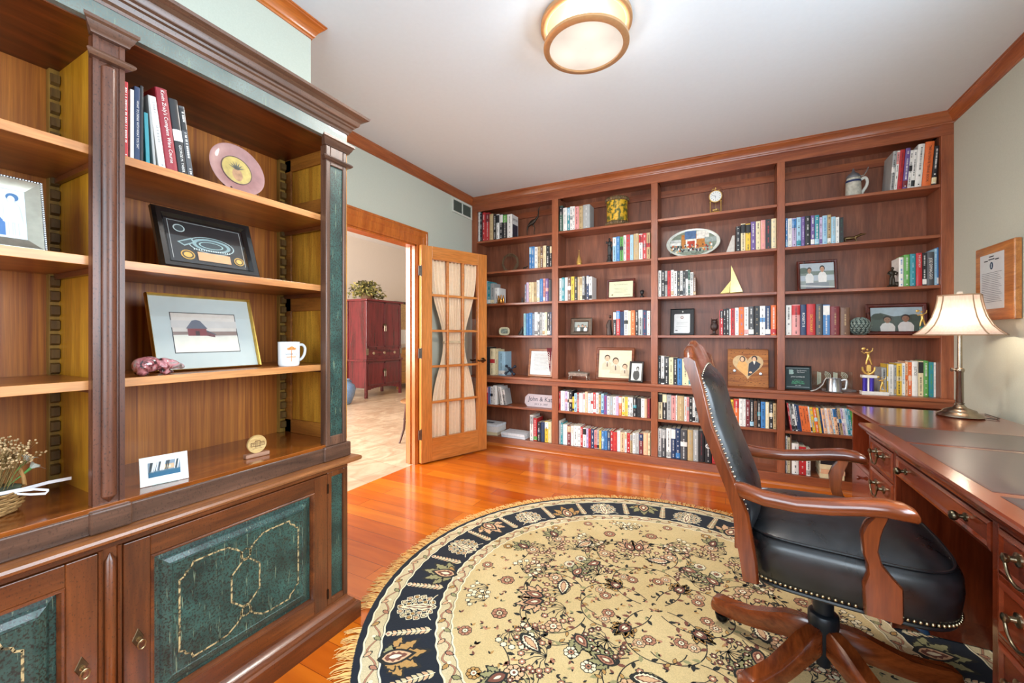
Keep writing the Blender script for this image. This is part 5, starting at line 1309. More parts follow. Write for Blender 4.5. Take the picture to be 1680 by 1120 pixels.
for i, (c, pts) in enumerate(((1, [(-.085, .17), (-.07, .215), (-.03, .225), (-.002, .20), (.0, .12), (-.01, .095), (-.03, .105), (-.06, .135)]), (2, [(.0, .095), (.02, .10), (.06, .14), (.085, .17), (.095, .20), (.06, .225), (.03, .22), (.008, .20)]), (4, [(q[0] * 1, q[1]) for q in el(-.04, .238, .022, .026)]), (3, el(-.042, .236, .014, .02)), (4, el(.05, .245, .022, .024)), (3, el(.048, .238, .014, .02)), (5, [(.038, .222), (.058, .222), (.048, .19)]), (3, el(.02, .125, .012, .008)))):
    mb.mi = c; mb.face([(x, -.0036 - .0003 * i, z) for x, z in pts])
mb.build('couple_print', [plain(c, .5) for c in ms], t)
for x, z in ((-.10, .135), (.095, .115)): mb = MB(); mb.ell((x, -.004, z), (.012, .003, .014)); mb.build('ring_charm', silver, t, smooth=True)
mb = MB(); mb.tube([(.0 + .012 * math.cos(PI * i / 8), .01, h + .012 * math.sin(PI * i / 8)) for i in range(9)], .002, 6); mb.build('hanging_loop', bronze, t)

# fourth bay
t = thing('beer_stein', 'grey stoneware beer stein with blue band and pewter lid, top shelf', 'stein', (X_(1400), 4.05, ZS[0]), 0); t.scale = (.92, .92, 1.10)
st = plain('#b9b6a8', .35, 0, .3, .22)
mb = MB(); mb.lathe([(.001, 0), (.056, 0), (.058, .006), (.055, .012), (.052, .10), (.048, .125), (.047, .138), (.001, .138)], (0, 0, 0), 28); mb.build('body', st, t, smooth=True, angle=40)
mb = MB(); mb.lathe([(.0535, .108), (.0525, .122)], (0, 0, 0), 28, caps=False); mb.box(0, 0, 0, 0, 0, 0) if 0 else None; mb.build('blue_band', plain('#23335c', .3), t, smooth=True)
mb = MB(); mb.lathe([(.001, .139), (.050, .139), (.048, .150), (.035, .168), (.016, .180), (.007, .195), (.005, .205), (.001, .21)], (0, 0, 0), 28); lid = mb.build('lid', plain('#9aa0a8', .35, .7), t, smooth=True, angle=40)
mb = MB(); mb.tube([(.045, 0, .148), (.068, 0, .152), (.085, 0, .175), (.10, 0, .205)], [.004, .005, .005, .004], 6); mb.build('thumb_lift', silver, lid, smooth=True)
mb = MB(); mb.tube(sm([(.046, 0, .125), (.078, 0, .134), (.092, 0, .108), (.086, 0, .075), (.066, 0, .045), (.056, 0, .026), (.066, 0, .014)]), .0075, 8, flat=1.4); mb.build('handle', plain('#d8d6cc', .35), t, smooth=True)
blob('fox_figurine', 'small bronze long-nosed fox figurine beside the books of the second shelf', 'figurine', [('e', (-.015, 0, .04), (.045, .013, .014)), ('t', [(.02, 0, .045), (.045, 0, .058), (.06, 0, .062), (.085, 0, .064)], [.012, .009, .009, .003], 8), ('t', [(-.055, 0, .045), (-.075, 0, .035), (-.09, 0, .012)], [.006, .005, .004], 6), ('t', [(.052, 0, .065), (.05, 0, .078)], [.004, .002], 5)] + [('t', [(a, y, .035), (a + .004, y, .015), (a, y, .001)], [.006, .004, .004], 6) for a in (-.045, .02) for y in (-.007, .007)], brass('#7c6444', .4), (X_(1398, 4.02), 4.02, ZS[1]), voxel=.0028)
framed('framed_photograph', 'framed photo of two people in white shirts, third shelf of last bay', 'picture frame', X_(1341, 4.05), 4.05, ZS[2], .268, .252, .022, mahog('z'), [('#b8c4cc', 'bg'), ('#7c8c84', rc(0, 1, .52, .68)), ('#9aa4a0', rc(0, 1, 0, .3)), ('#56685c', el(.1, .72, .16, .12))] + person(.28, .22, .20, '#e6e6e2', pants='#9aa') + person(.66, .24, .21, '#eceae6') + [('#8a9298', rc(.16, .84, .0, .22)), ('#e8e8e4', [(0, .10), (1, .02), (1, .05), (0, .14)])], tilt=8, rz=3)
blob('golfer_book_end', 'dark bronze small figure before the cream book on the third shelf', 'figurine', [('e', (0, 0, .008), (.03, .022, .008)), ('t', [(-.01, 0, .005), (-.006, 0, .06), (0, 0, .085)], [.008, .010, .013], 8), ('t', [(.014, 0, .005), (.008, 0, .06), (0, 0, .085)], [.008, .010, .013], 8), ('e', (0, 0, .10), (.018, .012, .026)), ('e', (.003, 0, .138), (.010, .010, .012)), ('t', [(-.014, 0, .118), (-.026, -.008, .10), (-.01, -.016, .085)], .006, 6), ('t', [(.012, 0, .118), (.03, -.004, .105), (.02, -.014, .085)], .006, 6), ('e', (.03, 0, .02), (.012, .012, .02))], plain('#33291f', .4, .5), (X_(1463, 3.99), 3.985, ZS[2]), voxel=.003)
# artichoke
t = thing('artichoke_ornament', 'round grey-green scaled artichoke ornament beside the brown book', 'ornament', (X_(1411, 3.995), 3.995, ZS[3]), 0)
mb = MB(); mb.ell((0, 0, .066), (.060, .060, .062), seg=20, rings=14); mb.build('core', plain('#3c4a48', .6), t, smooth=True)
mb = MB()
for i in range(9):
    ph = -1.15 + i * .29; k = max(4, int(16 * math.cos(ph)))
    for j in range(k):
        a = 2 * PI * (j + .5 * (i % 2)) / k; n = Vector((math.cos(a) * math.cos(ph), math.sin(a) * math.cos(ph), math.sin(ph))); c = Vector((0, 0, .066)) + n * .063
        u = Vector((-math.sin(a), math.cos(a), 0)); v_ = n.cross(u); 
        if v_.z < 0: v_ = -v_
        mb.loft([[c - v_ * .012 + u * .0 + n * .0, c + u * .012 + n * .002, c + v_ * .015 + n * .006, c - u * .012 + n * .002], [c - v_ * .010 + n * .003, c + u * .008 + n * .006, c + v_ * .013 + n * .008, c - u * .008 + n * .006]])
mb.build('scales', plain('#75857e', .5, 0, .1, .25), t, smooth=False)
framed('large_framed_photograph', 'wide dark red frame with photo of two people in white shirts beside the artichoke', 'picture frame', X_(1471, 4.09), 4.085, ZS[3], .355, .24, .028, mahog('x'), [('#4a5c54', 'bg'), ('#a8bcc4', [(0, .62), (.2, .78), (.45, .62), (.75, .68), (1, .55), (1, 1), (0, 1)]), ('#3a4a40', el(.14, .62, .12, .14)), ('#44544a', el(.84, .56, .14, .14))] + person(.33, -.1, .24, '#e2e2de', '#a07c64') + person(.68, -.08, .25, '#e4e0dc', '#9a6c54'), tilt=9)
# trophies
def tennis_figure(s, name, root, loc, mat):
    pts = [('t', [(-.018, 0, .0), (-.014, 0, .035), (-.002, 0, .075)], [.006, .008, .011], 8), ('t', [(.024, 0, .0), (.014, 0, .038), (.002, 0, .075)], [.006, .008, .011], 8), ('t', [(0, 0, .07), (-.002, 0, .10), (-.004, 0, .125)], [.013, .011, .017], 10), ('e', (-.008, 0, .145), (.009, .009, .011)),
           ('t', [(.010, 0, .122), (.028, -.002, .135), (.032, 0, .165)], [.007, .006, .004], 8), ('t', [(-.016, 0, .122), (-.034, -.006, .108), (-.044, -.010, .118)], [.007, .006, .004], 8), ('t', [(-.044, -.010, .118), (-.060, -.012, .128)], .003, 6)]
    mb = MB()
    for p in pts:
        if p[0] == 'e': mb.ell(*p[1:])
        else: mb.tube(*p[1:])
    for i in range(1): mb.ell((-.040, -.012, .155), (.018, .004, .014), (0, -20, 0)); mb.tube([(-.052, -.012, .120), (-.046, -.012, .145)], .0028, 6)
    mb.xform(Matrix.Translation(loc) @ Matrix.Scale(s, 4)); return mb.build(name, mat, root, remesh=.0026)
t = thing('tennis_trophy', 'tall gold and purple tennis trophy on a white marble base on the counter ledge', 'trophy', (X_(1434, 3.958), 3.958, ZS[4]), 0)
marble = plain('#dcd8d2', .25, 0, .3, .06)
mb = MB(); mb.box(-.078, .078, -.032, .032, 0, .026); mb.build('base', marble, t, bevel=.002)
for x in (-.060, -.020): 
    mb = MB(); mb.lathe([(.0145, .0262), (.0145, .125)], (x + .006, 0, 0), 14); mb.build('column', plain('#3a2a9c', .2, .5, .4, .15), t, smooth=True, angle=40)
mb = MB(); mb.lathe([(.006, .0262), (.006, .125)], (-.034, -.006, 0), 10); mb.build('column', plain('#e4e0d8', .3), t, smooth=True)
mb = MB(); mb.box(-.076, .012, -.026, .026, .1255, .146); mb.build('plinth', marble, t, bevel=.002)
mb = MB()
for s in (-1, 1): mb.tube([(-.032, 0, .150), (-.032 + s * .020, 0, .160), (-.032 + s * .034, 0, .180), (-.032 + s * .036, 0, .205)], [.006, .007, .007, .006], 8)
mb.tube([(-.032, 0, .146), (-.032, 0, .175)], .006, 8); mb.box(-.045, -.019, -.008, .008, .172, .212); mb.box(-.042, -.022, -.010, .010, .210, .222); mb.build('cup', gold, t, smooth=True, angle=30)
tennis_figure(.78, 'player_figure', t, (-.032, 0, .2215), gold); 
mb = MB(); mb.box(.030, .066, -.014, .014, .0262, .038); mb.build('figure_plinth', gold, t, bevel=.001)
tennis_figure(.62, 'small_player_figure', t, (.048, 0, .0378), gold)
t = thing('small_tennis_trophy', 'small gold player trophy with a green base behind the lamp shade', 'trophy', (X_(1513, 4.0), 3.995, ZS[3]), 0)
mb = MB(); mb.box(-.022, .022, -.018, .018, 0, .022); mb.build('base', marble, t, bevel=.002)
mb = MB(); mb.box(-.013, .013, -.012, .012, .0222, .062); mb.build('column', plain('#2f7a68', .25, .4, .3), t)
tennis_figure(.72, 'player_figure', t, (0, 0, .0622), gold)
# board plaque, glass award, mug
t = framed('directors_plaque', 'black framed award plaque with green lettering beside the post on the ledge', 'plaque', X_(1309, 4.04), 4.035, ZS[4], .185, .195, .011, plain('#17181a', .3), [('#1f3536', 'bg'), ('#8a9498', rc(.03, .97, .94, .965)), ('#8a9498', rc(.03, .97, .06, .085)), ('#a8c4bc', rc(.14, .20, .66, .88)), ('#a8c4bc', el(.24, .82, .09, .06)), ('#a8c4bc', el(.24, .72, .10, .06))], tilt=7, gl=False,
    texts=[('Big Brothers', .0125, .66, .84, '#d8dcdc'), ('Big Sisters', .0125, .63, .76, '#d8dcdc'), ('John Lombardi', .0155, .5, .55, '#e4e6e4'), ('In Appreciation', .008, .5, .40, '#7cc8a0'), ('BOARD OF', .0155, .5, .32, '#5cc088'), ('DIRECTORS', .0165, .5, .24, '#5cc088'), ('2001-2008', .009, .5, .14, '#d8dcdc')])
t = thing('glass_award', 'clear glass award with two curved letter emblems behind the pewter mug', 'award', (X_(1362, 4.09), 4.09, ZS[4]), 0)
mb = MB(); mb.box(-.115, .14, -.006, .006, .02, .155); mb.build('glass_slab', glass('#f4faf8'), t)
mb = MB(); mb.box(-.06, .16, -.03, .03, 0, .019); mb.build('base', plain('#6c5a54', .3, 0, .4), t, bevel=.002)
mb = MB()
for cx in (-.085, .020):
    for k in range(4):
        o = .010 * k
        mb.box(cx + o * .7, cx + o * .7 + .0035, -.0085, -.007, .045 + o * .5, .150 - o * .2)
        mb.tube([(cx + .045 - .0 + (.042 - o) * math.cos(a), -.008, .118 + (.034 - o * .85) * math.sin(a)) for a in [R(q) for q in range(-60, 100, 16)]], .0016, 5)
mb.build('etched_emblem', plain('#c4d0b8', .4), t)
t = thing('pewter_mug', 'brushed pewter mug with an angular handle at the front of the ledge', 'mug', (X_(1368, 3.985), 3.983, ZS[4]), 0)
mb = MB(); mb.lathe([(.001, 0), (.056, 0), (.058, .004), (.050, .010), (.049, .014), (.044, .105), (.045, .110), (.042, .110), (.041, .02), (.001, .018)], (0, 0, 0), 32); mb.build('body', silver, t, smooth=True, angle=35)
mb = MB(); mb.tube(sm([(.040, 0, .092), (.066, 0, .100), (.078, 0, .092), (.076, 0, .055), (.070, 0, .028), (.050, 0, .030)]), .0065, 8, flat=1.3); mb.build('handle', plain('#d4d4d4', .3, .8), t, smooth=True)
t = thing('medal_ribbon', 'white ribbon with dark printed badges draped off the pewter mug', 'ribbon', (X_(1368, 3.985), 3.983, ZS[4]), 0)
mb = MB(); pts = [(-.030, .112), (-.052, .108), (-.062, .09), (-.072, .06), (-.092, .035), (-.118, .014), (-.15, .003)]
mb.loft([[(x, -.032, z), (x, .002, z), (x, .002, z + .0015), (x, -.032, z + .0015)] for x, z in pts]); mb.build('strip', plain('#dcdcd8', .6), t, smooth=False)
mb = MB()
for i, (x, z, a) in enumerate(((-.0690, .078, 72), (-.084, .048, 50), (-.107, .0255, 38))):
    c, s = math.cos(R(a)), math.sin(R(a)); mb.face([(x - .003 + .011 * math.cos(q) * c, -.014 + .010 * math.sin(q), z + .004 + .011 * math.cos(q) * s) for q in [2 * PI * j / 12 for j in range(12)]])
mb.build('badge_print', plain('#4a4450', .6), t)

# ------------------------------------------------------------------ ornaments in the antique cabinet
def AXp(u, X): return YonX(u, X)
# plate on an easel
yy = (AXp(349, -1.62) + AXp(441, -1.62)) / 2
t = thing('decorative_plate', 'round mauve plate with a yellow pineapple centre on a dark easel', 'plate', (-1.525, AXp(395, -1.525), 1.6806), 0)
T_ = Matrix.Rotation(R(90), 4, 'Z') @ Matrix.Rotation(R(-12), 4, 'X') @ Matrix.Scale(.88, 4)
def put(mb, name, mat, **k): mb.xform(T_); return mb.build(name, mat, t, **k)
mb = MB(); mb.lathe([(.001, .004), (.060, .004), (.064, .002), (.100, -.008), (.106, -.008), (.104, -.004), (.062, .009), (.001, .010)], (0, 0, .117), 48, 'y'); put(mb, 'body', plain('#9a706c', .45, 0, .2, .1), smooth=True, angle=40)
mb = MB(); mb.lathe([(.001, .002), (.056, .002), (.056, .0036), (.001, .0036)], (0, 0, .117), 40, 'y'); put(mb, 'centre', plain('#b09a54', .5, var=.2))
mb = MB(); mb.lathe([(.056, .0035), (.056, .001), (.059, .001), (.059, .0035)], (0, 0, .117), 40, 'y', caps=False); put(mb, 'rim_line', plain('#5c443c', .5))
mb = MB()
for i in range(7):
    a = R(90 + (i - 3) * 24); c, s = math.cos(a), math.sin(a); mb.face([(-.005 * s, .0014, .122 + .005 * c), (.034 * c, .0014, .122 + .034 * s), (.005 * s, .0014, .122 - .005 * c)])
put(mb, 'leaf_motif', plain('#5c5a50', .6))
mb = MB(); mb.face([(.020 * math.cos(2 * PI * i / 20), .0016, .098 + .027 * math.sin(2 * PI * i / 20)) for i in range(20)]); put(mb, 'fruit_motif', plain('#a07858', .6, var=.3))
es = thing('plate_easel', 'dark wooden easel holding the mauve plate', 'stand', (-1.525, AXp(395, -1.525), 1.6806), 90)
for x in (-.045, .045):
    mb = MB(); mb.tube([(x, -.030, .004), (x, -.026, .018), (x, -.018, .004), (x, .01, .004), (x * .6, .050, .004)], .0036, 8); mb.tube([(x, .012, .006), (x * .9, .044, .12)], .0035, 8); mb.build('arm', plain('#3a1c18', .4), es, smooth=True)
mb = MB(); mb.tube([(-.045, .012, .007), (.045, .012, .007)], .004, 8); mb.build('crossbar', plain('#3a1c18', .4), es, smooth=True)
def framed_x(name, label, cat, u0, u1, X, z, h, *a, **k):
    y0, y1 = AXp(u0, X), AXp(u1, X)
    return framed(name, label, cat, X, (y0 + y1) / 2, z, abs(y1 - y0), h, *a, rz=90 + k.pop('drz', 0), **k)
stadium = [('#16181b', 'bg'), ('#9fb4b4', el(.55, .50, .30, .20, 28)), ('#1c2427', el(.55, .50, .285, .185, 28)), ('#7f9a9c', el(.55, .505, .25, .155, 28)), ('#26363a', el(.55, .50, .20, .115, 28)), ('#8fb0b0', el(.54, .50, .16, .085, 24)), ('#203034', el(.54, .50, .14, .07, 24)), ('#8aa4a6', [(.12, .48), (.3, .62), (.34, .52), (.2, .40)]), ('#2a3c40', [(.15, .48), (.29, .58), (.31, .52), (.2, .43)]), ('#b8c4c0', el(.17, .80, .07, .09)), ('#3a4446', el(.17, .80, .055, .07)), ('#c89a3c', el(.22, .20, .085, .11)), ('#4a3818', el(.22, .20, .07, .09)), ('#d8a84c', el(.22, .20, .05, .06)), ('#c89a3c', el(.88, .20, .07, .10)), ('#4a3818', el(.88, .20, .058, .083)), ('#d8a84c', el(.88, .20, .04, .055)), ('#d8a070', rc(.34, .76, .10, .30)), ('#c4c8c4', rc(.04, .96, .955, .962)), ('#c4c8c4', rc(.04, .045, .08, .96)), ('#c4c8c4', rc(.955, .96, .08, .96))] + [('#c8d4d0', rc(.3 + .03 * i, .312 + .03 * i, .335, .37)) for i in range(16)]
t = framed_x('stadium_plaque', 'black framed stadium engraving with gold medallions leaning on the cabinet shelf', 'plaque', 262, 424, -1.53, 1.3956, .215, .030, plain('#141414', .25, 0, .4), stadium, tilt=20, texts=[('THE GREAT BALLPARKS', .0095, .55, .245, '#4a2c18')], depth=.022)
barn = [('#2a2a2c', 'bg'), ('#cfc4b8', rc(.012, .988, .018, .982)), ('#c4bcb4', rc(0, 1, .62, .80)), ('#8c7468', [(.012, .40), (.988, .44), (.988, .54), (.012, .52)]), ('#e2dccc', [(.012, .018), (.988, .018), (.988, .42), (.6, .40), (.3, .45), (.012, .44)]), ('#7e2c2c', rc(.22, .50, .42, .62)), ('#5a5c68', [(.20, .60), (.52, .60), (.42, .80), (.36, .82), (.30, .80)]), ('#6a3432', [(.50, .42), (.62, .38), (.62, .46), (.50, .56)]), ('#4a4c54', [(.50, .56), (.64, .46), (.64, .44), (.50, .52)]), ('#3c1c1c', rc(.33, .39, .42, .54))]
t = framed_x('framed_barn_print', 'gold framed print of a red barn in snow with a wide grey mat', 'picture', 254, 426, -1.565, 1.0756, .262, .006, brass('#c8a050', .3), barn, tilt=17, mat_w=.054, mat_c='#b9c0bc', depth=.016)
mb = MB(); g_ = .066
# pink stone bear
def m_stone():
    m, nt, p = newmat('pink_marbled_stone'); n = nd(nt, 'ShaderNodeTexNoise'); n.inputs['Scale'].default_value = 28; n.inputs['Detail'].default_value = 6; n.inputs['Distortion'].default_value = 1.4; L(nt, coords(nt), n.inputs['Vector'])
    L(nt, ramp(nt, [(.36, lin('#2c1e20')), (.43, lin('#8a4a4c')), (.53, lin('#c48488')), (.60, lin('#a89a98')), (.70, lin('#5c4438'))], n.outputs['Fac']), p.inputs['Base Color']); p.inputs['Roughness'].default_value = .12; p.inputs['Coat Weight'].default_value = .6; return m
yb_, yb1 = AXp(211, -1.49), AXp(305, -1.49); k = (yb1 - yb_) / .19
t = thing('bear_figurine', 'polished pink and grey stone bear walking toward the barn print', 'figurine', (-1.49, (yb_ + yb1) / 2, 1.0756), 90)
mb = MB(); S = k
for c, r, ro in (((-.035, 0, .044), (.046, .030, .032), (0, 0, 0)), ((-.055, 0, .040), (.032, .030, .032), (0, 0, 0)), ((.015, 0, .042), (.032, .026, .027), (0, 0, 0)), ((.045, 0, .040), (.028, .019, .020), (0, 18, 0)), ((.070, 0, .032), (.022, .013, .013), (0, 20, 0))): mb.ell([q * S for q in c], [q * S for q in r], ro)
for x, y, bx in ((-.062, .018, -.058), (-.062, -.018, -.066), (.018, .016, .030), (.014, -.016, .008)):
    mb.tube([(x * S, y * S, .035 * S), ((x + bx) / 2 * S, y * S, .018 * S), (bx * S, y * S, .004)], [.019 * S, .014 * S, .013 * S], 10); mb.ell((bx * S + .010 * S, y * S, .006), (.019 * S, .011 * S, .0065))
for y in (-.012, .012): mb.ell((.042 * S, y * S, .058 * S), (.005 * S, .004 * S, .006 * S))
mb.build('body', m_stone(), t, remesh=.0028)
# mug
ym = AXp(474, -1.50)
t = thing('coffee_mug', 'white mug with an orange tree logo on the cabinet shelf', 'mug', (-1.50, ym, 1.0756), 0)
mb = MB(); mb.lathe([(.001, 0), (.034, 0), (.036, .004), (.037, .010), (.038, .088), (.0385, .092), (.036, .092), (.035, .010), (.001, .008)], (0, 0, 0), 36); mb.build('body', plain('#e4e8e8', .2, 0, .4, .02), t, smooth=True, angle=40)
mb = MB(); mb.tube(sm([(0, .036, .078), (0, .056, .080), (0, .068, .066), (0, .065, .042), (0, .052, .024), (0, .036, .018)]), .0056, 10); mb.build('handle', plain('#e4e8e8', .2, 0, .4, .02), t, smooth=True)
fd = Vector((1, -.42, 0)).normalized(); rt = Vector((-fd.y, fd.x, 0)); mb = MB()
for cx, cz, r in ((-.008, .066, .006), (.002, .068, .009), (.011, .066, .006)):
    mb.face([fd * .0388 + rt * (cx + r * math.cos(2 * PI * i / 12)) + Vector((0, 0, cz + r * .8 * math.sin(2 * PI * i / 12))) for i in range(12)])
q = fd * .0390; mb.face([q + rt * .0005 + Vector((0, 0, .018)), q + rt * .0025 + Vector((0, 0, .018)), q + rt * .0025 + Vector((0, 0, .062)), q + rt * .0005 + Vector((0, 0, .062))]); mb.face([q + rt * -.016 + Vector((0, 0, .034)), q + rt * .016 + Vector((0, 0, .034)), q + rt * .016 + Vector((0, 0, .037)), q + rt * -.016 + Vector((0, 0, .037))])
mb.build('tree_logo', plain('#d8822c', .5), t)
mb = MB(); mb.text('Growth Co', .0085, q + Vector((0, 0, .046)), r=rt, u=(0, 0, 1), thick=.0006); mb.build('lettering', plain('#2c2c30', .5), t)
# small white mount with a beach photo
y0, y1 = AXp(229, -1.475), AXp(307, -1.475)
t = framed('beach_photo_mount', 'small white photo mount with a blue beach picture on the cabinet deck', 'picture frame', -1.47, (y0 + y1) / 2, .7566, .112, .082, .002, plain('#e6e8e4', .5), [('#e8eae6', 'bg')], rz=78, tilt=14, mat_w=.016, mat_c='#eceeea', depth=.002, gl=False)
pr = [('#7a8c9c', 'bg'), ('#1d5c7c', rc(0, 1, 0, .30)), ('#c8a884', rc(.35, .8, .42, .75)), ('#e2d0b0', rc(.45, .70, .50, .66)), ('#3a6478', rc(0, 1, .28, .36))]
g = random.Random(8)
for i in range(22):
    x = g.uniform(0, .9); pr.append((('#2b3436', '#d8dcdc')[i % 2], [(x, g.uniform(.3, .5)), (x + .02, .35), (min(1, x + .10), 1), (x + .05, 1)]))
mb, ms = shapes_mesh(.074, .042, pr, None, y0=-.0026, dy=.00004); mb.xform(Matrix.Rotation(R(-14), 4, 'X') @ Matrix.Translation((0, 0, .022))); mb.build('beach_print', ms, t)
mb = MB(); mb.box(-.030, .030, -.006, .012, 0, .0025); mb.build('acrylic_foot', glass('#e8f0ee'), t)
# wooden medallion
t = thing('wooden_medallion', 'round pale wood medallion with a burnt building drawing on a walnut foot', 'ornament', (-1.50, AXp(421, -1.50), .7566), 84)
mb = MB(); mb.box(-.040, .040, -.012, .012, 0, .014); mb.build('foot', wood('#7a4c34', '#b08468', 'x', 4, .5, .1, seed=44), t, bevel=.002)
mb = MB(); mb.lathe([(.001, -.005), (.0315, -.005), (.0325, 0), (.0315, .005), (.001, .005)], (0, 0, .045), 36, 'y'); mb.build('disc', wood('#c09858', '#dcbc80', 'x', 4, .5, .1, seed=45), t, smooth=True, angle=30)
mb = MB()
for a, b, c, d in ((-.02, -.006, .05, .052), (-.006, .008, .056, .058), (.008, .024, .050, .052), (-.022, -.020, .040, .052), (.022, .024, .040, .052), (-.008, -.006, .034, .058), (.008, .010, .034, .058), (-.022, .024, .038, .0395), (-.004, -.003, .034, .056), (0, .001, .034, .056), (.004, .005, .034, .056), (-.016, .016, .030, .031), (-.014, -.013, .040, .050), (.015, .016, .040, .050), (-.02, -.008, .045, .046), (.01, .022, .045, .046)): mb.face([(a, -.0056, c), (b, -.0056, c), (b, -.0056, d), (a, -.0056, d)])
mb.build('burnt_drawing', plain('#5a3418', .7), t)
# left bay of the cabinet
t = thing('silver_picture_frame', 'beaded silver frame with an old blue toned family photo', 'picture frame', (-1.52, AXp(76, -1.52) - .125, 1.3956), 90)
old = [('#d4dee8', 'bg'), ('#4f78ac', [(.2, .05), (.82, .05), (.82, .30), (.78, .40), (.78, .62), (.68, .72), (.60, .72), (.50, .62), (.2, .40)]), ('#2c4c74', el(.64, .80, .05, .11)), ('#d8e4ec', el(.64, .77, .035, .085)), ('#e6eef4', [(.68, .60), (.80, .60), (.80, .80), (.74, .84), (.68, .80)]), ('#2c4c74', el(.74, .93, .04, .08)), ('#d8e4ec', el(.74, .90, .03, .07)), ('#4a719c', el(.89, .84, .055, .08)), ('#dce8f0', el(.88, .79, .032, .075)), ('#f0f5f7', [(.80, .32), (.97, .32), (.94, .66), (.91, .72), (.85, .72), (.82, .64)]), ('#e6eef2', rc(.85, .873, .06, .32)), ('#e6eef2', rc(.90, .923, .06, .32)), ('#dfe8ee', rc(.62, .67, .36, .40)), ('#dfe8ee', rc(.72, .76, .34, .38))]
w, h = .25, .185; fw = .030
Tm = Matrix.Rotation(R(-12), 4, 'X')
mb = MB(); prf = [(0, 0), (0, -.012), (.006, -.014), (.012, -.010), (fw, -.003), (fw, 0)]
mb.loft([[(ox + sx * p, q, oz + sz * p) for p, q in prf] for sx, sz, ox, oz in ((1, 1, -w / 2, 0), (-1, 1, w / 2, 0), (-1, -1, w / 2, h), (1, -1, -w / 2, h))], caps=False, loop=True); mb.xform(Tm); mb.build('frame', plain('#aaa596', .32, .7, 0, .1), t, smooth=True, angle=20)
mb = MB()
for i in range(50): mb.ell((-w / 2 + .004 + (w - .008) * i / 49, -.014, h - .003), (.0024,) * 3, seg=6, rings=4)
for i in range(36): mb.ell((w / 2 - .003, -.014, .004 + (h - .008) * i / 35), (.0024,) * 3, seg=6, rings=4)
mb.xform(Tm); mb.build('beading', silver, t, smooth=True)
mb = MB(); mb.box(-w / 2 + .002, w / 2 - .002, .0005, .003, .002, h - .002); mb.xform(Tm); mb.build('backing', plain('#3c3230', .8), t)
mb, ms = shapes_mesh(w - 2 * fw, h - 2 * fw, old, None, y0=-.001); mb.xform(Tm @ Matrix.Translation((0, 0, fw))); mb.build('print', ms, t)
# basket with dried flowers
t = thing('flower_basket', 'small wicker basket of dried flowers with a white ribbon on the cabinet deck', 'basket', (-1.595, .303, .7566), 0)
mb = MB(); g = random.Random(12)
for k in range(11):
    z = .004 + k * .0048; r = .045 + .0016 * k + .004 * math.sin(k * .5); mb.tube([((r + .0025 * math.sin(a * 9 + k * PI)) * math.cos(a) * 1.25, (r + .0025 * math.sin(a * 9 + k * PI)) * math.sin(a), z + g.uniform(-.0006, .0006)) for a in [2 * PI * i / 60 for i in range(60)]], .0027, 5, loop=True)
mb.lathe([(.001, .002), (.044, .002), (.044, .004), (.001, .004)], (0, 0, 0), 20)
mb.build('wicker_bowl', wood('#8a6234', '#d0a468', 'x', 5, .7, 0, seed=46), t, smooth=True)
mb = MB(); mb.tube([(0, .060 * math.cos(PI * i / 12), .05 + .085 * math.sin(PI * i / 12)) for i in range(13)], .0042, 8); mb.build('handle', wood('#a87038', '#d8a468', 'z', 5, .5, .1, seed=47), t, smooth=True)
mb = MB(); mb.lathe([(.001, .050), (.052, .050), (.054, .056), (.001, .060)], (0, 0, 0), 24); mb.build('moss', plain('#5c6650', .95, var=.3), t)
ms_ = MB(); mf = MB()
for i in range(150):
    a, r = g.uniform(0, 2 * PI), g.uniform(.0, .042); l = g.uniform(.05, .115); dx, dy = math.cos(a) * g.uniform(.0, .05), math.sin(a) * g.uniform(0, .055)
    p0 = Vector((r * math.cos(a), r * math.sin(a), .058)); p1 = p0 + Vector((dx, dy, l)); ms_.tube([p0, (p0 + p1) / 2 + Vector((g.uniform(-.006, .006), g.uniform(-.006, .006), 0)), p1], .0006, 4)
    for k in range(5): q = p1 + Vector((g.uniform(-.010, .010), g.uniform(-.010, .010), g.uniform(-.012, .006))); ms_.tube([p0.lerp(p1, .75), q], .0004, 3); mf.ell(q, (.0024,) * 3, seg=6, rings=4)
ms_.build('dried_stems', plain('#8a7040', .9), t); o = mf.build('dried_blossoms', plain('#d8b888', .9, var=.2), t); o['kind'] = 'stuff'
for px, py, pz, tl in ((-.0, .070, .092, 50), (.01, .058, .115, 30)):
    mb = MB(); M2 = Matrix.Translation((px, py, pz)) @ Matrix.Rotation(R(-tl), 4, 'X')
    for i in range(6):
        a = 2 * PI * i / 6; c, s = math.cos(a), math.sin(a)
        mb.loft([[(.002 * c - .002 * s, .002 * s + .002 * c, 0), (.002 * c + .002 * s, .002 * s - .002 * c, 0)], [(.012 * c - .006 * s, .012 * s + .006 * c, .012), (.012 * c + .006 * s, .012 * s - .006 * c, .012)], [(.026 * c - .001 * s, .026 * s + .001 * c, .014), (.026 * c + .001 * s, .026 * s - .001 * c, .014)]], caps=False, closed=False)
    mb.xform(M2); fl = mb.build('silk_flower', plain('#dfe4d8', .6), t)
    mb = MB(); mb.tube([(0, .03, .058), (px * .6, (py + .03) / 2, pz * .8), (px, py, pz)], [.0012, .0015, .004], 6); mb.build('flower_stem', plain('#5f9a4a', .6), fl, smooth=True)
mb = MB()
def rbn(pts, w=.004): mb.loft([[(x, y, z - w), (x, y, z + w), (x + .0006, y, z + w), (x + .0006, y, z - w)] for x, y, z in pts])
rbn([(.058, -.05, .052), (.062, 0, .058), (.058, .045, .056), (.045, .09, .056), (.035, .135, .052)]); rbn([(.058, .02, .056), (.066, .06, .052), (.068, .085, .042), (.064, .080, .034), (.062, .055, .040), (.060, .03, .050)], .0028)
mb.build('ribbon', plain('#e4e0e2', .5), t)
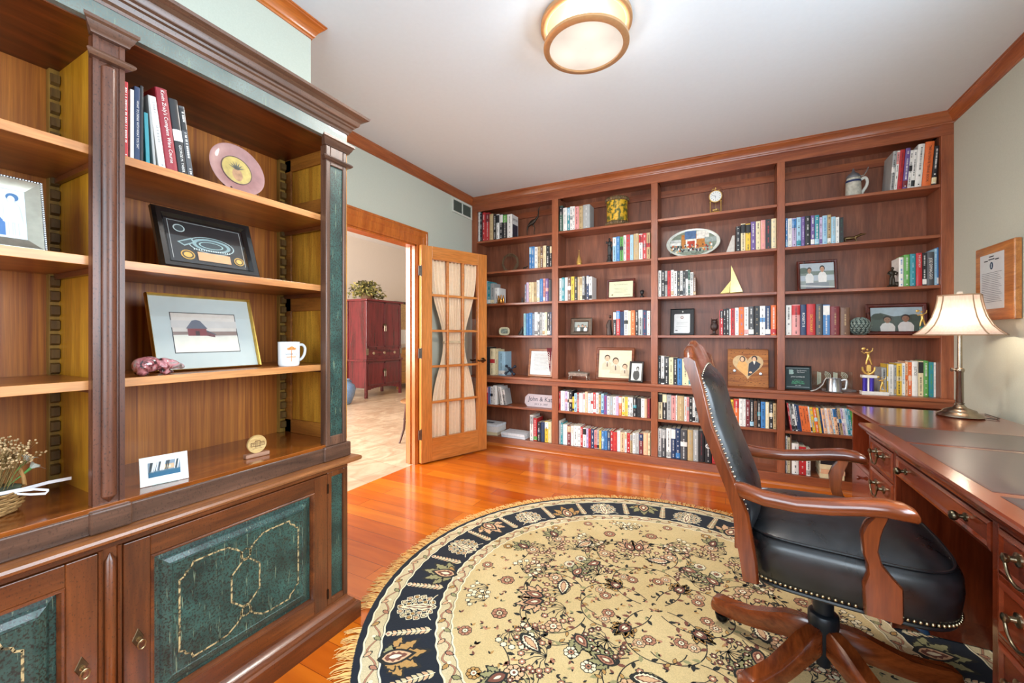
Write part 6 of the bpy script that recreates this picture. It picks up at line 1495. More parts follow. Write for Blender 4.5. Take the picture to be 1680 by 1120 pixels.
# white coral thing on the top left shelf
t = thing('lace_ornament', 'white lacy carved ornament at the edge of the top cabinet shelf', 'ornament', (-1.51, .262, 1.685), 0)
mb = MB(); g = random.Random(14)
for k in range(16):
    z = .006 + .006 * k; mb.tube([(.006 * math.sin(k), .030 * math.sin(a) * (1 + .2 * math.sin(3 * a + k)), z + .006 * math.cos(2 * a + k)) for a in [2 * PI * i / 24 for i in range(24)]], .0022, 5, loop=True)
mb.tube([(0, -.03, .0), (0, -.033, .05), (0, -.028, .10)], .003, 6); mb.tube([(0, .03, .0), (0, .031, .05), (0, .027, .10)], .003, 6)
mb.build('lattice', plain('#e4eaea', .5), t, smooth=True)
# ------------------------------------------------------------------ desk
DX, DXR = .5775, 1.388
DYA, DYB = 1.13, 2.576
FXF = .612
desk = thing('executive_desk', 'large cherry desk with dark inlaid leather top and brass drawer pulls', 'desk', (FXF, 1.85, .0135))
LD = (FXF, 1.85, .0135)
def D(mb, name, mat, par=None, **k): return mb.build(name, mat, par or desk, **k)
dzt = .769
mb = MB(LD)
tp = [(-.0, .722), (.008, .722), (.010, .730), (.016, .738), (.026, .742), (.030, .748), (.034, .755), (.033, .764), (.028, .769)]
def tr(o, z): return [(FXF - o, 1.163 - o, z), (1.355 + o, 1.163 - o, z), (1.355 + o, 2.542 + o, z), (FXF - o, 2.542 + o, z)]
mb.loft([tr(o, z) for o, z in tp]); D(mb, 'top_board', desk_wood('y'), smooth=True, angle=25)
lea = plain('#3a2c2e', .30, 0, .25, .10)
for a, b in ((2.185, 2.520), (1.585, 2.150), (1.185, 1.55)):
    mb = MB(LD); mb.box(.640, 1.325, a, b, dzt, dzt + .0008); pn = D(mb, 'leather_panel', lea)
    mb = MB(LD)
    for q0, q1, r0, r1 in ((.645, .648, a + .005, b - .005), (1.317, 1.320, a + .005, b - .005), (.645, 1.32, a + .005, a + .008), (.645, 1.32, b - .008, b - .005)): mb.box(q0, q1, r0, r1, dzt + .0008, dzt + .0011)
    D(mb, 'tooled_line', plain('#5a3830', .4), pn)
def pedestal(y0, y1):
    mb = MB(LD)
    mb.box(FXF + .018, 1.34, y0, y0 + .02, .10, .722); mb.box(FXF + .018, 1.34, y1 - .02, y1, .10, .722); mb.box(1.32, 1.34, y0 + .02, y1 - .02, .10, .722); mb.box(FXF + .018, 1.32, y0 + .02, y1 - .02, .10, .115)
    D(mb, 'pedestal_case', desk_wood('z'))
    mb = MB(LD); mb.box(FXF, FXF + .018, y0, y0 + .026, .10, .722); mb.box(FXF, FXF + .018, y1 - .026, y1, .10, .722)
    for z in (.112, .432, .587, .717): mb.box(FXF, FXF + .018, y0 + .026, y1 - .026, z - .008, z + .005)
    D(mb, 'face_frame', desk_wood('z'), bevel=.002)
    mb = MB(LD); pf = [(-.016, .0135), (-.016, .075), (-.010, .085), (-.004, .092), (0, .102), (.03, .102), (.03, .0135)]
    mb.loft([[(FXF + p, y0 + min(0, p), z) for p, z in pf], [(FXF + p, y1 - min(0, p), z) for p, z in pf]]); mb.box(FXF + .03, 1.34, y0, y1, .0135, .10); D(mb, 'pedestal_base', desk_wood('y'), smooth=True, angle=25)
    for z0, z1 in ((.119, .422), (.439, .577), (.594, .707)):
        a, b = y0 + .029, y1 - .029
        mb = MB(LD); rg = []
        for q, h in ((0, 0), (0, -.005), (.012, -.009), (.020, -.004), (.024, -.004)): rg.append([(FXF + .004 + h, a + q, z0 + q), (FXF + .004 + h, b - q, z0 + q), (FXF + .004 + h, b - q, z1 - q), (FXF + .004 + h, a + q, z1 - q)])
        mb.loft(rg); dr = D(mb, 'drawer', desk_wood('y'))
        cy = (a + b) / 2 + .02; cz = (z0 + z1) / 2 + .012
        if z0 < .2: cz = z1 - .06
        mb = MB(LD)
        for s in (-1, 1):
            mb.lathe([(.017, 0), (.017, -.003), (.008, -.006), (.0065, -.016), (.011, -.020), (.011, -.026), (.006, -.029)], (FXF, cy + s * .048, cz), 14, 'x')
        pts = [(FXF - .023, cy + .048 * math.cos(a_), cz - .046 * math.sin(a_)) for a_ in [PI * i / 12 for i in range(13)]]
        mb.tube(pts, .0038, 8); D(mb, 'bail_handle', brass('#8c8068', .3), dr, smooth=True, angle=50)
pedestal(2.197, 2.548); pedestal(1.165, 1.517)
mb = MB(LD); mb.box(1.30, 1.315, 1.517, 2.197, .06, .722); D(mb, 'modesty_panel', desk_wood('y'))
mb = MB(LD); mb.box(1.24, 1.30, 1.517, 2.197, .0135, .10); D(mb, 'stretcher', desk_wood('y'), bevel=.003)
mb = MB(LD); mb.box(FXF + .004, FXF + .018, 1.517, 2.197, .710, .722); mb.box(FXF + .018, FXF + .40, 1.517, 2.197, .700, .722); D(mb, 'kneehole_rail', desk_wood('y'))
mb = MB(LD); rg = []
for q, h in ((0, .010), (0, -.004), (.010, -.007), (.018, -.001), (.024, -.001)): rg.append([(FXF + .003 + h, 1.522 + q, .630 + q), (FXF + .003 + h, 2.192 - q, .630 + q), (FXF + .003 + h, 2.192 - q, .708 - q), (FXF + .003 + h, 1.522 + q, .708 - q)])
mb.loft(rg); mb.box(FXF + .013, FXF + .36, 1.55, 2.16, .635, .698); dr = D(mb, 'pencil_drawer', desk_wood('y'))
for y in (2.10, 1.655):
    mb = MB(LD); mb.lathe([(.012, 0), (.012, -.003), (.006, -.007), (.0055, -.014), (.012, -.020), (.0145, -.026), (.012, -.033), (.006, -.036)], (FXF + .002, y, .669), 16, 'x'); D(mb, 'knob', brass('#6c6450', .3), dr, smooth=True, angle=50)

# low return unit between the desk and the bookcase
ru = thing('desk_return', 'lower cherry side unit joining the desk to the bookcase wall, lamp on top', 'sideboard', (.73, 3.0, 0))
LRU = (.73, 3.0, 0)
def U(mb, name, mat, par=None, **k): return mb.build(name, mat, par or ru, **k)
mb = MB(LRU); mb.box(.708, 1.362, 2.62, 3.432, .712, .7345); U(mb, 'top_board', desk_wood('x'), bevel=.006, seg=3)
mb = MB(LRU); mb.box(.735, 1.35, 3.395, 3.415, .0, .712); U(mb, 'end_panel', desk_wood('z'))
mb = MB(LRU); mb.box(.735, 1.35, 2.64, 2.66, .0, .712); U(mb, 'end_panel', desk_wood('z'))
mb = MB(LRU); mb.box(.98, 1.0, 2.66, 3.395, .43, .712); U(mb, 'recess_back', desk_wood('z'))
mb = MB(LRU); mb.box(.715, 1.34, 2.64, 3.395, .40, .428); U(mb, 'middle_shelf', desk_wood('y'), bevel=.005)
mb = MB(LRU); mb.box(.74, 1.33, 2.66, 3.394, .0, .399); U(mb, 'lower_case', desk_wood('y'))
for y0, y1 in ((2.67, 3.02), (3.03, 3.385)):
    mb = MB(LRU); mb.box(.728, .739, y0, y1, .06, .388); d_ = U(mb, 'drawer', desk_wood('y'), bevel=.003)
    mb = MB(LRU); mb.lathe([(.008, 0), (.006, -.008), (.011, -.016), (.014, -.022), (.009, -.029)], (.728, (y0 + y1) / 2 - .05, .34), 14, 'x'); U(mb, 'knob', desk_wood('z'), d_, smooth=True, angle=50)

# ------------------------------------------------------------------ table lamp
LX, LY, LZ = 1.176, 3.235, .7352
lamp = thing('table_lamp', 'lit table lamp with cream bell shade and antique brass stem on the low unit', 'lamp', (LX, LY, LZ))
ab_ = brass('#9c9080', .25)
mb = MB(); mb.lathe([(.001, 0), (.094, 0), (.098, .006), (.092, .016), (.074, .026), (.070, .030), (.066, .038), (.040, .048), (.030, .052), (.024, .060), (.016, .070), (.020, .074), (.020, .078), (.001, .078)], (0, 0, 0), 40); mb.build('base', ab_, lamp, smooth=True, angle=50)
mb = MB(); mb.lathe([(.014, .078), (.0165, .084), (.0155, .25), (.018, .254), (.020, .262), (.018, .272), (.011, .276), (.010, .47), (.016, .475), (.016, .49), (.001, .49)], (0, 0, 0), 20); mb.build('stem', ab_, lamp, smooth=True, angle=50)
mb = MB(); mb.lathe([(.006, -.016), (.005, -.026), (.011, -.030), (.011, -.036), (.004, -.040)], (0, 0, .264), 12, 'x'); mb.build('adjustment_knob', ab_, lamp, smooth=True)
mb = MB(); mb.tube([(0, 0, .49), (-.035, 0, .52), (-.045, 0, .58), (-.02, 0, .66), (0, 0, .675)], .002, 6); mb.tube([(0, 0, .49), (.035, 0, .52), (.045, 0, .58), (.02, 0, .66), (0, 0, .675)], .002, 6); mb.build('harp', ab_, lamp, smooth=True)
mb = MB(); mb.lathe([(.004, .675), (.004, .690), (.012, .694), (.014, .700), (.010, .706), (.001, .708)], (0, 0, 0), 14); mb.build('finial', plain('#d8cfc0', .3), lamp, smooth=True, angle=40)
def m_shade():
    m, nt, p = newmat('shade_fabric'); nt.nodes.remove(p); out = nt.nodes['Material Output']
    n = nd(nt, 'ShaderNodeTexNoise'); n.inputs['Scale'].default_value = 120; L(nt, coords(nt, (1, 1, .1)), n.inputs['Vector'])
    c = ramp(nt, [(.3, lin('#dcc4b8')), (.7, lin('#e8d4c8'))], n.outputs['Fac'])
    d = nd(nt, 'ShaderNodeBsdfDiffuse'); t_ = nd(nt, 'ShaderNodeBsdfTranslucent'); ms = nd(nt, 'ShaderNodeMixShader'); ms.inputs[0].default_value = .45
    L(nt, c, d.inputs[0]); L(nt, c, t_.inputs[0]); L(nt, d.outputs[0], ms.inputs[1]); L(nt, t_.outputs[0], ms.inputs[2]); L(nt, ms.outputs[0], out.inputs[0]); return m
def shring(r, z, q=.30):
    a = r; c = a * q * 1.9
    b = [(a, -(a - c)), (a, a - c), (a - c, a), (-(a - c), a), (-a, a - c), (-a, -(a - c)), (-(a - c), -a), (a - c, -a)]
    return [(x, y, z) for x, y in b]
SHP = [(.172, .462), (.152, .480), (.124, .515), (.103, .560), (.090, .610), (.082, .655), (.080, .684)]
rzs = R(-25)
mb = MB(); mb.loft([shring(r, z, .16) for r, z in SHP], caps=False); mb.xform(Matrix.Rotation(rzs, 4, 'Z')); mb.noflip = False
sh = mb.build('shade', m_shade(), lamp)
mb = MB()
for k in range(8): mb.tube([shring(r + .001, z, .16)[k] for r, z in SHP], .0032, 6)
for r, z in (SHP[0], SHP[-1]): mb.tube(shring(r + .001, z, .16), .0040, 6, loop=True)
mb.xform(Matrix.Rotation(rzs, 4, 'Z')); mb.build('shade_trim', plain('#a08468', .7), sh)
mb = MB(); mb.ell((0, 0, .56), (.026, .026, .036)); 
def emis(c, s):
    m, nt, p = newmat('glowing'); p.inputs['Emission Color'].default_value = lin(c); p.inputs['Emission Strength'].default_value = s; p.inputs['Base Color'].default_value = lin(c); return m
mb.build('bulb', emis('#ffe2b8', 7), lamp, smooth=True)
pl = bpy.data.lights.new('lamp_light', 'POINT'); pl.energy = 2.6; pl.color = (1, .86, .68); pl.shadow_soft_size = .03
po = bpy.data.objects.new('lamp_light', pl); COL.objects.link(po); po.parent = lamp; po.location = (0, 0, .51)
mb = MB(); mb.tube([(.09, -.02, .004), (.12, -.05, .004), (.145, -.03, .006), (.155, .04, .004), (.16, .15, .004)], .0022, 6); mb.build('power_cord', plain('#1c1a18', .5), lamp, smooth=True)

# wooden certificate plaque on the right wall
t = thing('wall_certificate', 'wooden wall plaque with a laminated certificate above the lamp', 'plaque', (WR, 3.385, 1.283), -90)
w, h = .385, .435
mb = MB(); mb.box(-w / 2, w / 2, -.034, -.002, 0, h); mb.build('board', wood('#a05a24', '#d08a44', 'x', 2, .28, .5, seed=51), t, bevel=.006, seg=3)
mb = MB(); mb.box(-.135, .105, -.0352, -.0342, .065, .385); pa = mb.build('certificate', plain('#c9cfd2', .35, 0, .3, .02), t)
mb = MB(); pp = lines(-.11, .08, [.10 + .011 * i for i in range(14)], .0028, '#000')
for i in range(17): z = .105 + .0105 * i; mb.face([(-.115, -.0358, z), (.085 - .01 * (i % 4), -.0358, z), (.085 - .01 * (i % 4), -.0358, z + .0026), (-.115, -.0358, z + .0026)])
mb.build('printed_text', plain('#6a7076', .6), pa)
mb = MB(); mb.face([(-.015 + .017 * math.cos(2 * PI * i / 20), -.0358, .315 + .022 * math.sin(2 * PI * i / 20)) for i in range(20)]); mb.build('seal', plain('#1c3c5c', .5), pa)
mb = MB(); mb.box(-.018, -.012, -.0366, -.0362, .303, .327); mb.build('seal_mark', plain('#d8dcdc', .5), pa)
mb = MB()
for a_, b_, z in ((-.04, .01, .365), (-.09, -.05, .344), (-.045, .015, .349), (.02, .06, .344)): mb.face([(a_, -.0360, z), (b_, -.0360, z), (b_, -.0360, z + .006), (a_, -.0360, z + .006)])
mb.build('heading', plain('#2a2c34', .5), pa)

# ------------------------------------------------------------------ ceiling lamp
def m_drum():
    m, nt, p = newmat('frosted_drum_glass'); nt.nodes.remove(p); out = nt.nodes['Material Output']
    n = nd(nt, 'ShaderNodeTexNoise'); L(nt, coords(nt), n.inputs['Vector']); d = nd(nt, 'ShaderNodeEmission'); L(nt, ramp(nt, [(.3, lin('#efd6b2')), (.7, lin('#f2dcba'))], n.outputs['Fac']), d.inputs[0]); d.inputs[1].default_value = .50
    e = nd(nt, 'ShaderNodeBsdfTransparent'); ms = nd(nt, 'ShaderNodeMixShader'); ms.inputs[0].default_value = .24; L(nt, d.outputs[0], ms.inputs[1]); L(nt, e.outputs[0], ms.inputs[2]); L(nt, ms.outputs[0], out.inputs[0]); return m
t = thing('ceiling_light', 'round flush ceiling light with two brass rings and a frosted glass bowl, switched on', 'ceiling light', (-.613, 1.975, CEIL), 0)
br = plain('#cfa272', .38, .55, .2, .06)
mb = MB(); mb.lathe([(.190, 0), (.214, 0), (.222, -.006), (.222, -.024), (.214, -.030), (.200, -.030), (.190, -.022)], (0, 0, 0), 64, caps=False); mb.lathe([(.001, -.001), (.195, -.001), (.195, -.004), (.001, -.004)], (0, 0, 0), 40); mb.build('canopy_ring', br, t, smooth=True, angle=50)
mb = MB(); mb.lathe([(.197, -.022), (.199, -.120)], (0, 0, 0), 64, caps=False); mb.build('glass_drum', m_drum(), t, smooth=True)
mb = MB(); mb.lathe([(.178, -.132), (.199, -.132), (.208, -.126), (.208, -.114), (.199, -.108), (.190, -.110), (.180, -.120), (.178, -.132)], (0, 0, 0), 64, caps=False); mb.build('lower_ring', br, t, smooth=True, angle=50)
def m_diff():
    m, nt, p = newmat('lit_frosted_glass'); tc = nd(nt, 'ShaderNodeTexCoord')
    tot = None
    for k in range(3):
        a = 2 * PI * k / 3 + 1.0
        vm = nd(nt, 'ShaderNodeVectorMath', operation='DISTANCE'); L(nt, tc.outputs['Object'], vm.inputs[0]); vm.inputs[1].default_value = (.095 * math.cos(a), .095 * math.sin(a), -.125)
        mr = nd(nt, 'ShaderNodeMapRange'); mr.inputs[1].default_value = .02; mr.inputs[2].default_value = .12; mr.inputs[3].default_value = 1; mr.inputs[4].default_value = 0; L(nt, vm.outputs['Value'], mr.inputs[0])
        if tot is None: tot = mr.outputs[0]
        else:
            ad = nd(nt, 'ShaderNodeMath', operation='ADD'); L(nt, tot, ad.inputs[0]); L(nt, mr.outputs[0], ad.inputs[1]); tot = ad.outputs[0]
    ma = nd(nt, 'ShaderNodeMath', operation='MULTIPLY_ADD'); L(nt, tot, ma.inputs[0]); ma.inputs[1].default_value = .22; ma.inputs[2].default_value = .55
    L(nt, ma.outputs[0], p.inputs['Emission Strength']); p.inputs['Emission Color'].default_value = lin('#ffeedd'); p.inputs['Base Color'].default_value = lin('#5a5650'); p.inputs['Roughness'].default_value = .5
    return m
mb = MB(); mb.lathe([(.182, -.120), (.16, -.126), (.10, -.130), (.001, -.131)], (0, 0, 0), 64, caps=False); mb.build('diffuser', m_diff(), t, smooth=True)
al = bpy.data.lights.new('ceiling_lamp_light', 'AREA'); al.shape = 'DISK'; al.size = .34; al.energy = 24; al.color = (1, .95, .88)
ao = bpy.data.objects.new('ceiling_lamp_light', al); COL.objects.link(ao); ao.parent = t; ao.location = (0, 0, -.140)
al = bpy.data.lights.new('ceiling_lamp_glow', 'POINT'); al.energy = 36; al.color = (.95, .98, 1); al.shadow_soft_size = .04
ao = bpy.data.objects.new('ceiling_lamp_glow', al); COL.objects.link(ao); ao.parent = t; ao.location = (0, 0, -.07)
# ------------------------------------------------------------------ swivel desk chair
CX, CY, YAW = .300, 1.760, -3.0
chair = thing('swivel_chair', 'high-backed black leather swivel armchair with carved wooden frame at the desk', 'chair', (CX, CY, .0135), YAW)
Zc = -.0135
def CH(mb, name, mat, par=None, **k):
    mb.xform(Matrix.Translation((0, 0, Zc))); return mb.build(name, mat, par or chair, **k)
def m_leather():
    m, nt, p = newmat('black_leather')
    n = nd(nt, 'ShaderNodeTexNoise'); n.inputs['Scale'].default_value = 9; n.inputs['Detail'].default_value = 6; n.inputs['Distortion'].default_value = 1.2; L(nt, coords(nt), n.inputs['Vector'])
    L(nt, ramp(nt, [(.4, lin('#0f1012')), (.72, lin('#1c1e22'))], n.outputs['Fac']), p.inputs['Base Color'])
    L(nt, ramp(nt, [(.3, (.24,) * 3 + (1,)), (.7, (.40,) * 3 + (1,))], n.outputs['Fac']), p.inputs['Roughness']); p.inputs['Coat Weight'].default_value = .25; p.inputs['Coat Roughness'].default_value = .3
    n2 = nd(nt, 'ShaderNodeTexNoise'); n2.inputs['Scale'].default_value = 260; n2.inputs['Detail'].default_value = 2; L(nt, coords(nt), n2.inputs['Vector'])
    bump(nt, p, n2.outputs['Fac'], .10, .001); return m
LEA = m_leather()
SP = [(-.392, 1.108, .020), (-.368, 1.02, .018), (-.341, .897, .018), (-.305, .80, .018), (-.268, .703, .0185), (-.243, .63, .022), (-.235, .567, .0245), (-.222, .49, .024), (-.215, .421, .022)]
def sx(z):
    for (x0, z0, _), (x1, z1, _) in zip(SP, SP[1:]):
        if z <= z0 and z >= z1: return x0 + (x1 - x0) * (z0 - z) / (z0 - z1)
    return SP[0][0] if z > 1 else SP[-1][0]
for s in (-1, 1):
    mb = MB(); rg = []
    pts = [(-.399, 1.118, .010)] + SP
    for x, z, w in pts:
        y0, y1 = s * .252, s * .290
        rg.append([(x - w, y0, z), (x + w * .7, y0, z), (x + w, y0 + s * .008, z), (x + w, y1 - s * .008, z), (x + w * .7, y1, z), (x - w, y1, z)])
    mb.loft(rg); CH(mb, 'back_post', chair_wood('z'), smooth=True, angle=35)
# carved crest rail, arched
mb = MB(); rg = []
for i in range(25):
    f = -1 + 2 * i / 24; y = f * .262
    zt = 1.100 + .066 * (1 - abs(f) ** 2.6) + .006 * math.cos(f * PI * 3)
    zb_ = 1.050 + .035 * (1 - abs(f) ** 2)
    xt = -.394 - (zt - 1.10) * .25; xb = -.380
    rg.append([(xb - .016, y, zb_), (xb + .018, y, zb_), (xt + .016, y, zt - .012), (xt + .006, y, zt), (xt - .010, y, zt), (xt - .019, y, zt - .012)])
mb.loft(rg); CH(mb, 'crest_rail', chair_wood('y'), smooth=True, angle=50)
mb = MB(); mb.box(-.262, -.222, -.252, .252, .50, .545); CH(mb, 'lower_rail', chair_wood('y'), bevel=.004)
# padded back
mb = MB(); vs = []
NI, NJ = 22, 18
def backpt(i, j, front):
    f = -1 + 2 * j / NJ; y = f * .250
    top = 1.052 + .035 * (1 - f * f); z = .545 + (top - .545) * i / NI
    e = max(0, 1 - abs(f) ** 6) * max(0, 1 - abs(2 * i / NI - 1) ** 8)
    x = sx(min(z, 1.10)) + (.014 + .050 * e * (1 - .35 * f * f) if front else -(.010 + .012 * e))
    return (x, y, z)
rg = []
for i in range(NI + 1):
    rg.append([backpt(i, j, True) for j in range(NJ + 1)] + [backpt(i, j, False) for j in range(NJ, -1, -1)])
mb.loft(rg); CH(mb, 'back_cushion', LEA, smooth=True, angle=70)
mb = MB()
for s in (-1, 1):
    for i in range(34):
        z = .575 + (1.045 - .575) * i / 33; mb.ell((sx(z) + .017, s * .247, z), (.0052, .0052, .0052), seg=8, rings=6)
for i in range(22):
    f = -1 + 2 * i / 21; z = 1.047 + .035 * (1 - f * f); mb.ell((sx(1.06) + .016, f * .236, z), (.0052,) * 3, seg=8, rings=6)
CH(mb, 'nailhead_trim', brass('#b0a08c', .25), smooth=True)
# arms
for s in (-1, 1):
    AP = [(-.275, .702, .262, .018, .022), (-.235, .700, .272, .025, .024), (-.18, .692, .288, .027, .022), (-.10, .691, .296, .026, .021), (-.02, .702, .298, .028, .022), (.05, .716, .296, .032, .022), (.10, .722, .293, .036, .022), (.140, .719, .290, .036, .021), (.162, .712, .288, .029, .017), (.171, .706, .287, .014, .008)]
    mb = MB(); rg = []
    for x, z, y, wy, hz in AP:
        rg.append([(x, s * y + wy * math.cos(a) * (abs(math.cos(a)) ** -.35 if abs(math.cos(a)) > .05 else 1), z + hz * math.sin(a) * (abs(math.sin(a)) ** -.35 if abs(math.sin(a)) > .05 else 1)) for a in [2 * PI * k / 16 for k in range(16)]])
    mb.loft(rg); ar = CH(mb, 'armrest', chair_wood('x'), smooth=True, angle=60)
    po_ = [(.111, .708), (.108, .693), (.098, .665), (.092, .640), (.087, .600), (.095, .565), (.118, .535), (.138, .512), (.139, .426), (.135, .419), (.058, .421), (.054, .50), (.064, .535), (.062, .56), (.054, .585), (.050, .64), (.060, .67), (.076, .693), (.078, .708)]
    mb = MB()
    y0, y1 = s * .268, s * .300
    mb.loft([[(x, y0, z) for x, z in po_], [(x, y0 + (y1 - y0) * .8, z) for x, z in po_], [(x + (.004 if x < .08 else -.004), y1, z) for x, z in po_]])
    CH(mb, 'arm_support', chair_wood('z'), smooth=True, angle=35)
# seat
def sring(z, ins, n=64):
    out = []
    for i in range(n):
        a = 2 * PI * i / n; c, s = math.cos(a), math.sin(a); e = .42
        x = math.copysign(abs(c) ** e, c); y = math.copysign(abs(s) ** e, s)
        hx, hy = .258 - ins, .266 - ins
        fx = .020 + x * hx; fy = y * hy * (1 + .05 * x)
        if x > .6: fx += (1 - y * y) * .018
        out.append((fx, fy, z))
    return out
mb = MB(); mb.loft([sring(.410, .012), sring(.413, .004), sring(.436, -.002), sring(.490, -.008), sring(.530, -.006), sring(.548, .002), sring(.556, .012), sring(.560, .018), sring(.574, .045), sring(.588, .085), sring(.598, .14), sring(.603, .20), sring(.604, .245)])
CH(mb, 'seat_cushion', LEA, smooth=True, angle=80)
mb = MB(); mb.tube(sring(.5575, .009), .0042, 6, loop=True); mb.tube(sring(.408, .006), .0055, 6, loop=True); CH(mb, 'piping', plain('#141518', .3, 0, .3), smooth=True)
mb = MB(); rr = sring(.424, -.002, 400); rr = [tuple(Vector(rr[i]).lerp(Vector(rr[(i + 1) % 400]), k / 12)) for i in range(400) for k in range(12)]; acc = 0; last = Vector(rr[0])
for p in rr:
    p = Vector(p); acc += (p - last).length; last = p
    if acc > .0128:
        acc = 0
        if p.x < -.2: continue
        if .052 < p.x < .142 : continue
        mb.ell(p, (.0050,) * 3, seg=8, rings=6)
CH(mb, 'nailhead_trim', brass('#b8a888', .25), smooth=True)
# mechanism
mb = MB(); mb.lathe([(.001, .405), (.085, .405), (.09, .412), (.001, .416)], (0, 0, 0), 20); mb.box(-.12, .10, -.07, .07, .398, .409); CH(mb, 'seat_plate', plain('#1c1e22', .4, .5), bevel=.002)
mb = MB(); mb.lathe([(.030, .235), (.030, .40)], (0, 0, 0), 24); mb.lathe([(.001, .055), (.020, .055), (.022, .095), (.036, .10), (.040, .17), (.045, .20), (.045, .232), (.040, .238), (.030, .240)], (0, 0, 0), 28); CH(mb, 'gas_column', plain('#1d2228', .35, .4), smooth=True, angle=40)
mb = MB(); mb.tube([(.04, -.04, .395), (.13, -.07, .385), (.17, -.09, .36)], .004, 6); mb.ell((.205, -.10, .335), (.042, .020, .012), (0, 32, -20)); CH(mb, 'height_lever', plain('#1f3850', .35), smooth=True)
mb = MB(); mb.lathe([(.008, -.06), (.008, -.10), (.020, -.10), (.022, -.13), (.014, -.14)], (-.06, 0, .385), 12, 'y'); CH(mb, 'tilt_knob', plain('#22242a', .4), smooth=True, angle=40)
# five-star base
for k in range(5):
    a = R(12 + 72 * k - YAW); c, s = math.cos(a), math.sin(a)
    mb = MB(); rg = []
    for r, zt, zb_, w in ((.036, .196, .112, .020), (.06, .197, .112, .025), (.11, .186, .104, .028), (.17, .158, .088, .029), (.24, .130, .072, .029), (.31, .120, .065, .029), (.345, .121, .064, .030), (.370, .114, .068, .028), (.379, .098, .078, .020)):
        rg.append([(r * c - q * s, r * s + q * c, z) for q, z in ((-w, zb_), (w, zb_), (w, zt - .012), (w - .008, zt), (-w + .008, zt), (-w, zt - .012))])
    mb.loft(rg); lg = CH(mb, 'base_leg', chair_wood('x' if abs(c) > .7 else 'y'), smooth=True, angle=45)
    mb = MB(); cx, cy = .345 * c, .345 * s
    mb.lathe([(.005, .046), (.005, .070)], (cx, cy, 0), 8); mb.ell((cx + .004 * s, cy - .004 * c, .0375), (.0235, .0235, .0235), seg=14, rings=10); mb.lathe([(.024, .045), (.025, .052), (.012, .062), (.004, .064)], (cx, cy, 0), 14)
    CH(mb, 'caster', brass('#2c3038' if k in (2, 3) else '#6c6454', .3), lg, smooth=True, angle=50)

# ------------------------------------------------------------------ things in the hall beyond the doorway
red = lambda ax: wood('#4a0e14', '#7c2028', ax, 1, .2, .6, seed=61)
RXF = -6.07; Y0_, Y1_ = 5.68, 6.65
hc = thing('red_lacquer_cabinet', 'tall dark red lacquer cabinet with brass fittings in the room beyond the doorway', 'cabinet', (RXF, 6.16, 0))
LH = (RXF, 6.16, 0)
def Hh(mb, name, mat, par=None, **k): return mb.build(name, mat, par or hc, **k)
bkx = RXF - .56
mb = MB(LH); mb.box(bkx, RXF - .02, Y0_ + .02, Y1_ - .02, .19, .70); Hh(mb, 'lower_body', red('z'))
mb = MB(LH); mb.box(bkx, RXF - .02, Y0_ + .03, Y1_ - .03, .74, 1.87); Hh(mb, 'upper_body', red('z'))
for y in (Y0_, Y1_ - .05):
    for x in (RXF - .05, bkx):
        mb = MB(LH); mb.box(x, x + .05, y, y + .05, .0, .70); Hh(mb, 'leg', red('z'), bevel=.004)
        mb = MB(LH); mb.box(x + (-.005 if x > -6.3 else .005), x + .045, y + (.012 if y < 6 else -.002), y + (.052 if y < 6 else .038), .745, 1.87); Hh(mb, 'corner_post', red('z'), bevel=.004)
mb = MB(LH); mb.box(bkx - .02, RXF + .02, Y0_ - .02, Y1_ + .02, .70, .74); mb.box(bkx - .03, RXF + .03, Y0_ - .02, Y1_ + .02, 1.87, 1.91); Hh(mb, 'moulding', red('y'), bevel=.008)
mb = MB(LH)
for i in range(13):
    f = -1 + 2 * i / 12; y = 6.165 + f * .42; zb_ = .135 + .05 * (1 - abs(f) ** 3)
    if i: mb.box(RXF - .03, RXF - .012, yp, y, zb_, .20)
    yp = y
Hh(mb, 'apron', red('y'))
ym_ = (Y0_ + Y1_) / 2
for a, b in ((Y0_ + .055, ym_ - .004), (ym_ + .004, Y1_ - .055)):
    for z0, z1, nm in ((.98, 1.86, 'upper_door'), (.24, .68, 'lower_door')):
        mb = MB(LH); mb.box(RXF - .02, RXF - .006, a, b, z0, z1); dr = Hh(mb, nm, red('z'), bevel=.003)
        mb = MB(LH)
        for c in ((a, a + .018, z0, z1), (b - .018, b, z0, z1), (a, b, z0, z0 + .02), (a, b, z1 - .02, z1)): mb.box(RXF - .006, RXF + .002, *c)
        mb.build('door_frame', plain('#5c262c', .25, 0, .5), dr)
for i in range(3):
    a = Y0_ + .06 + (Y1_ - Y0_ - .12) * i / 3; b = Y0_ + .06 + (Y1_ - Y0_ - .12) * (i + 1) / 3
    mb = MB(LH); mb.box(RXF - .02, RXF - .006, a + .004, b - .004, .79, .93); dr = Hh(mb, 'drawer', red('y'), bevel=.003)
    mb = MB(LH); mb.lathe([(.03, 0), (.028, .004), (.008, .006), (.012, .02)], (RXF - .006, (a + b) / 2, .86), 12, 'x'); mb.build('knob', brass('#b8a890', .3), dr, smooth=True, angle=40)
for z in (1.40, .50):
    mb = MB(LH); mb.lathe([(.045, -.0), (.045, .006), (.01, .008)], (RXF + .0, ym_, z), 16, 'x'); mb.tube([(RXF + .012, ym_ - .02, z), (RXF + .016, ym_ - .02, z - .11)], .010, 6); mb.tube([(RXF + .012, ym_ + .02, z), (RXF + .016, ym_ + .02, z - .11)], .010, 6); Hh(mb, 'brass_plate', brass('#6a5c4c', .35), smooth=True, angle=40)
for y in (Y0_ + .03, Y1_ - .03):
    mb = MB(LH); mb.box(RXF + .0, RXF + .004, y - .03, y + .03, .83, .95); Hh(mb, 'corner_fitting', brass('#9c9080', .3))
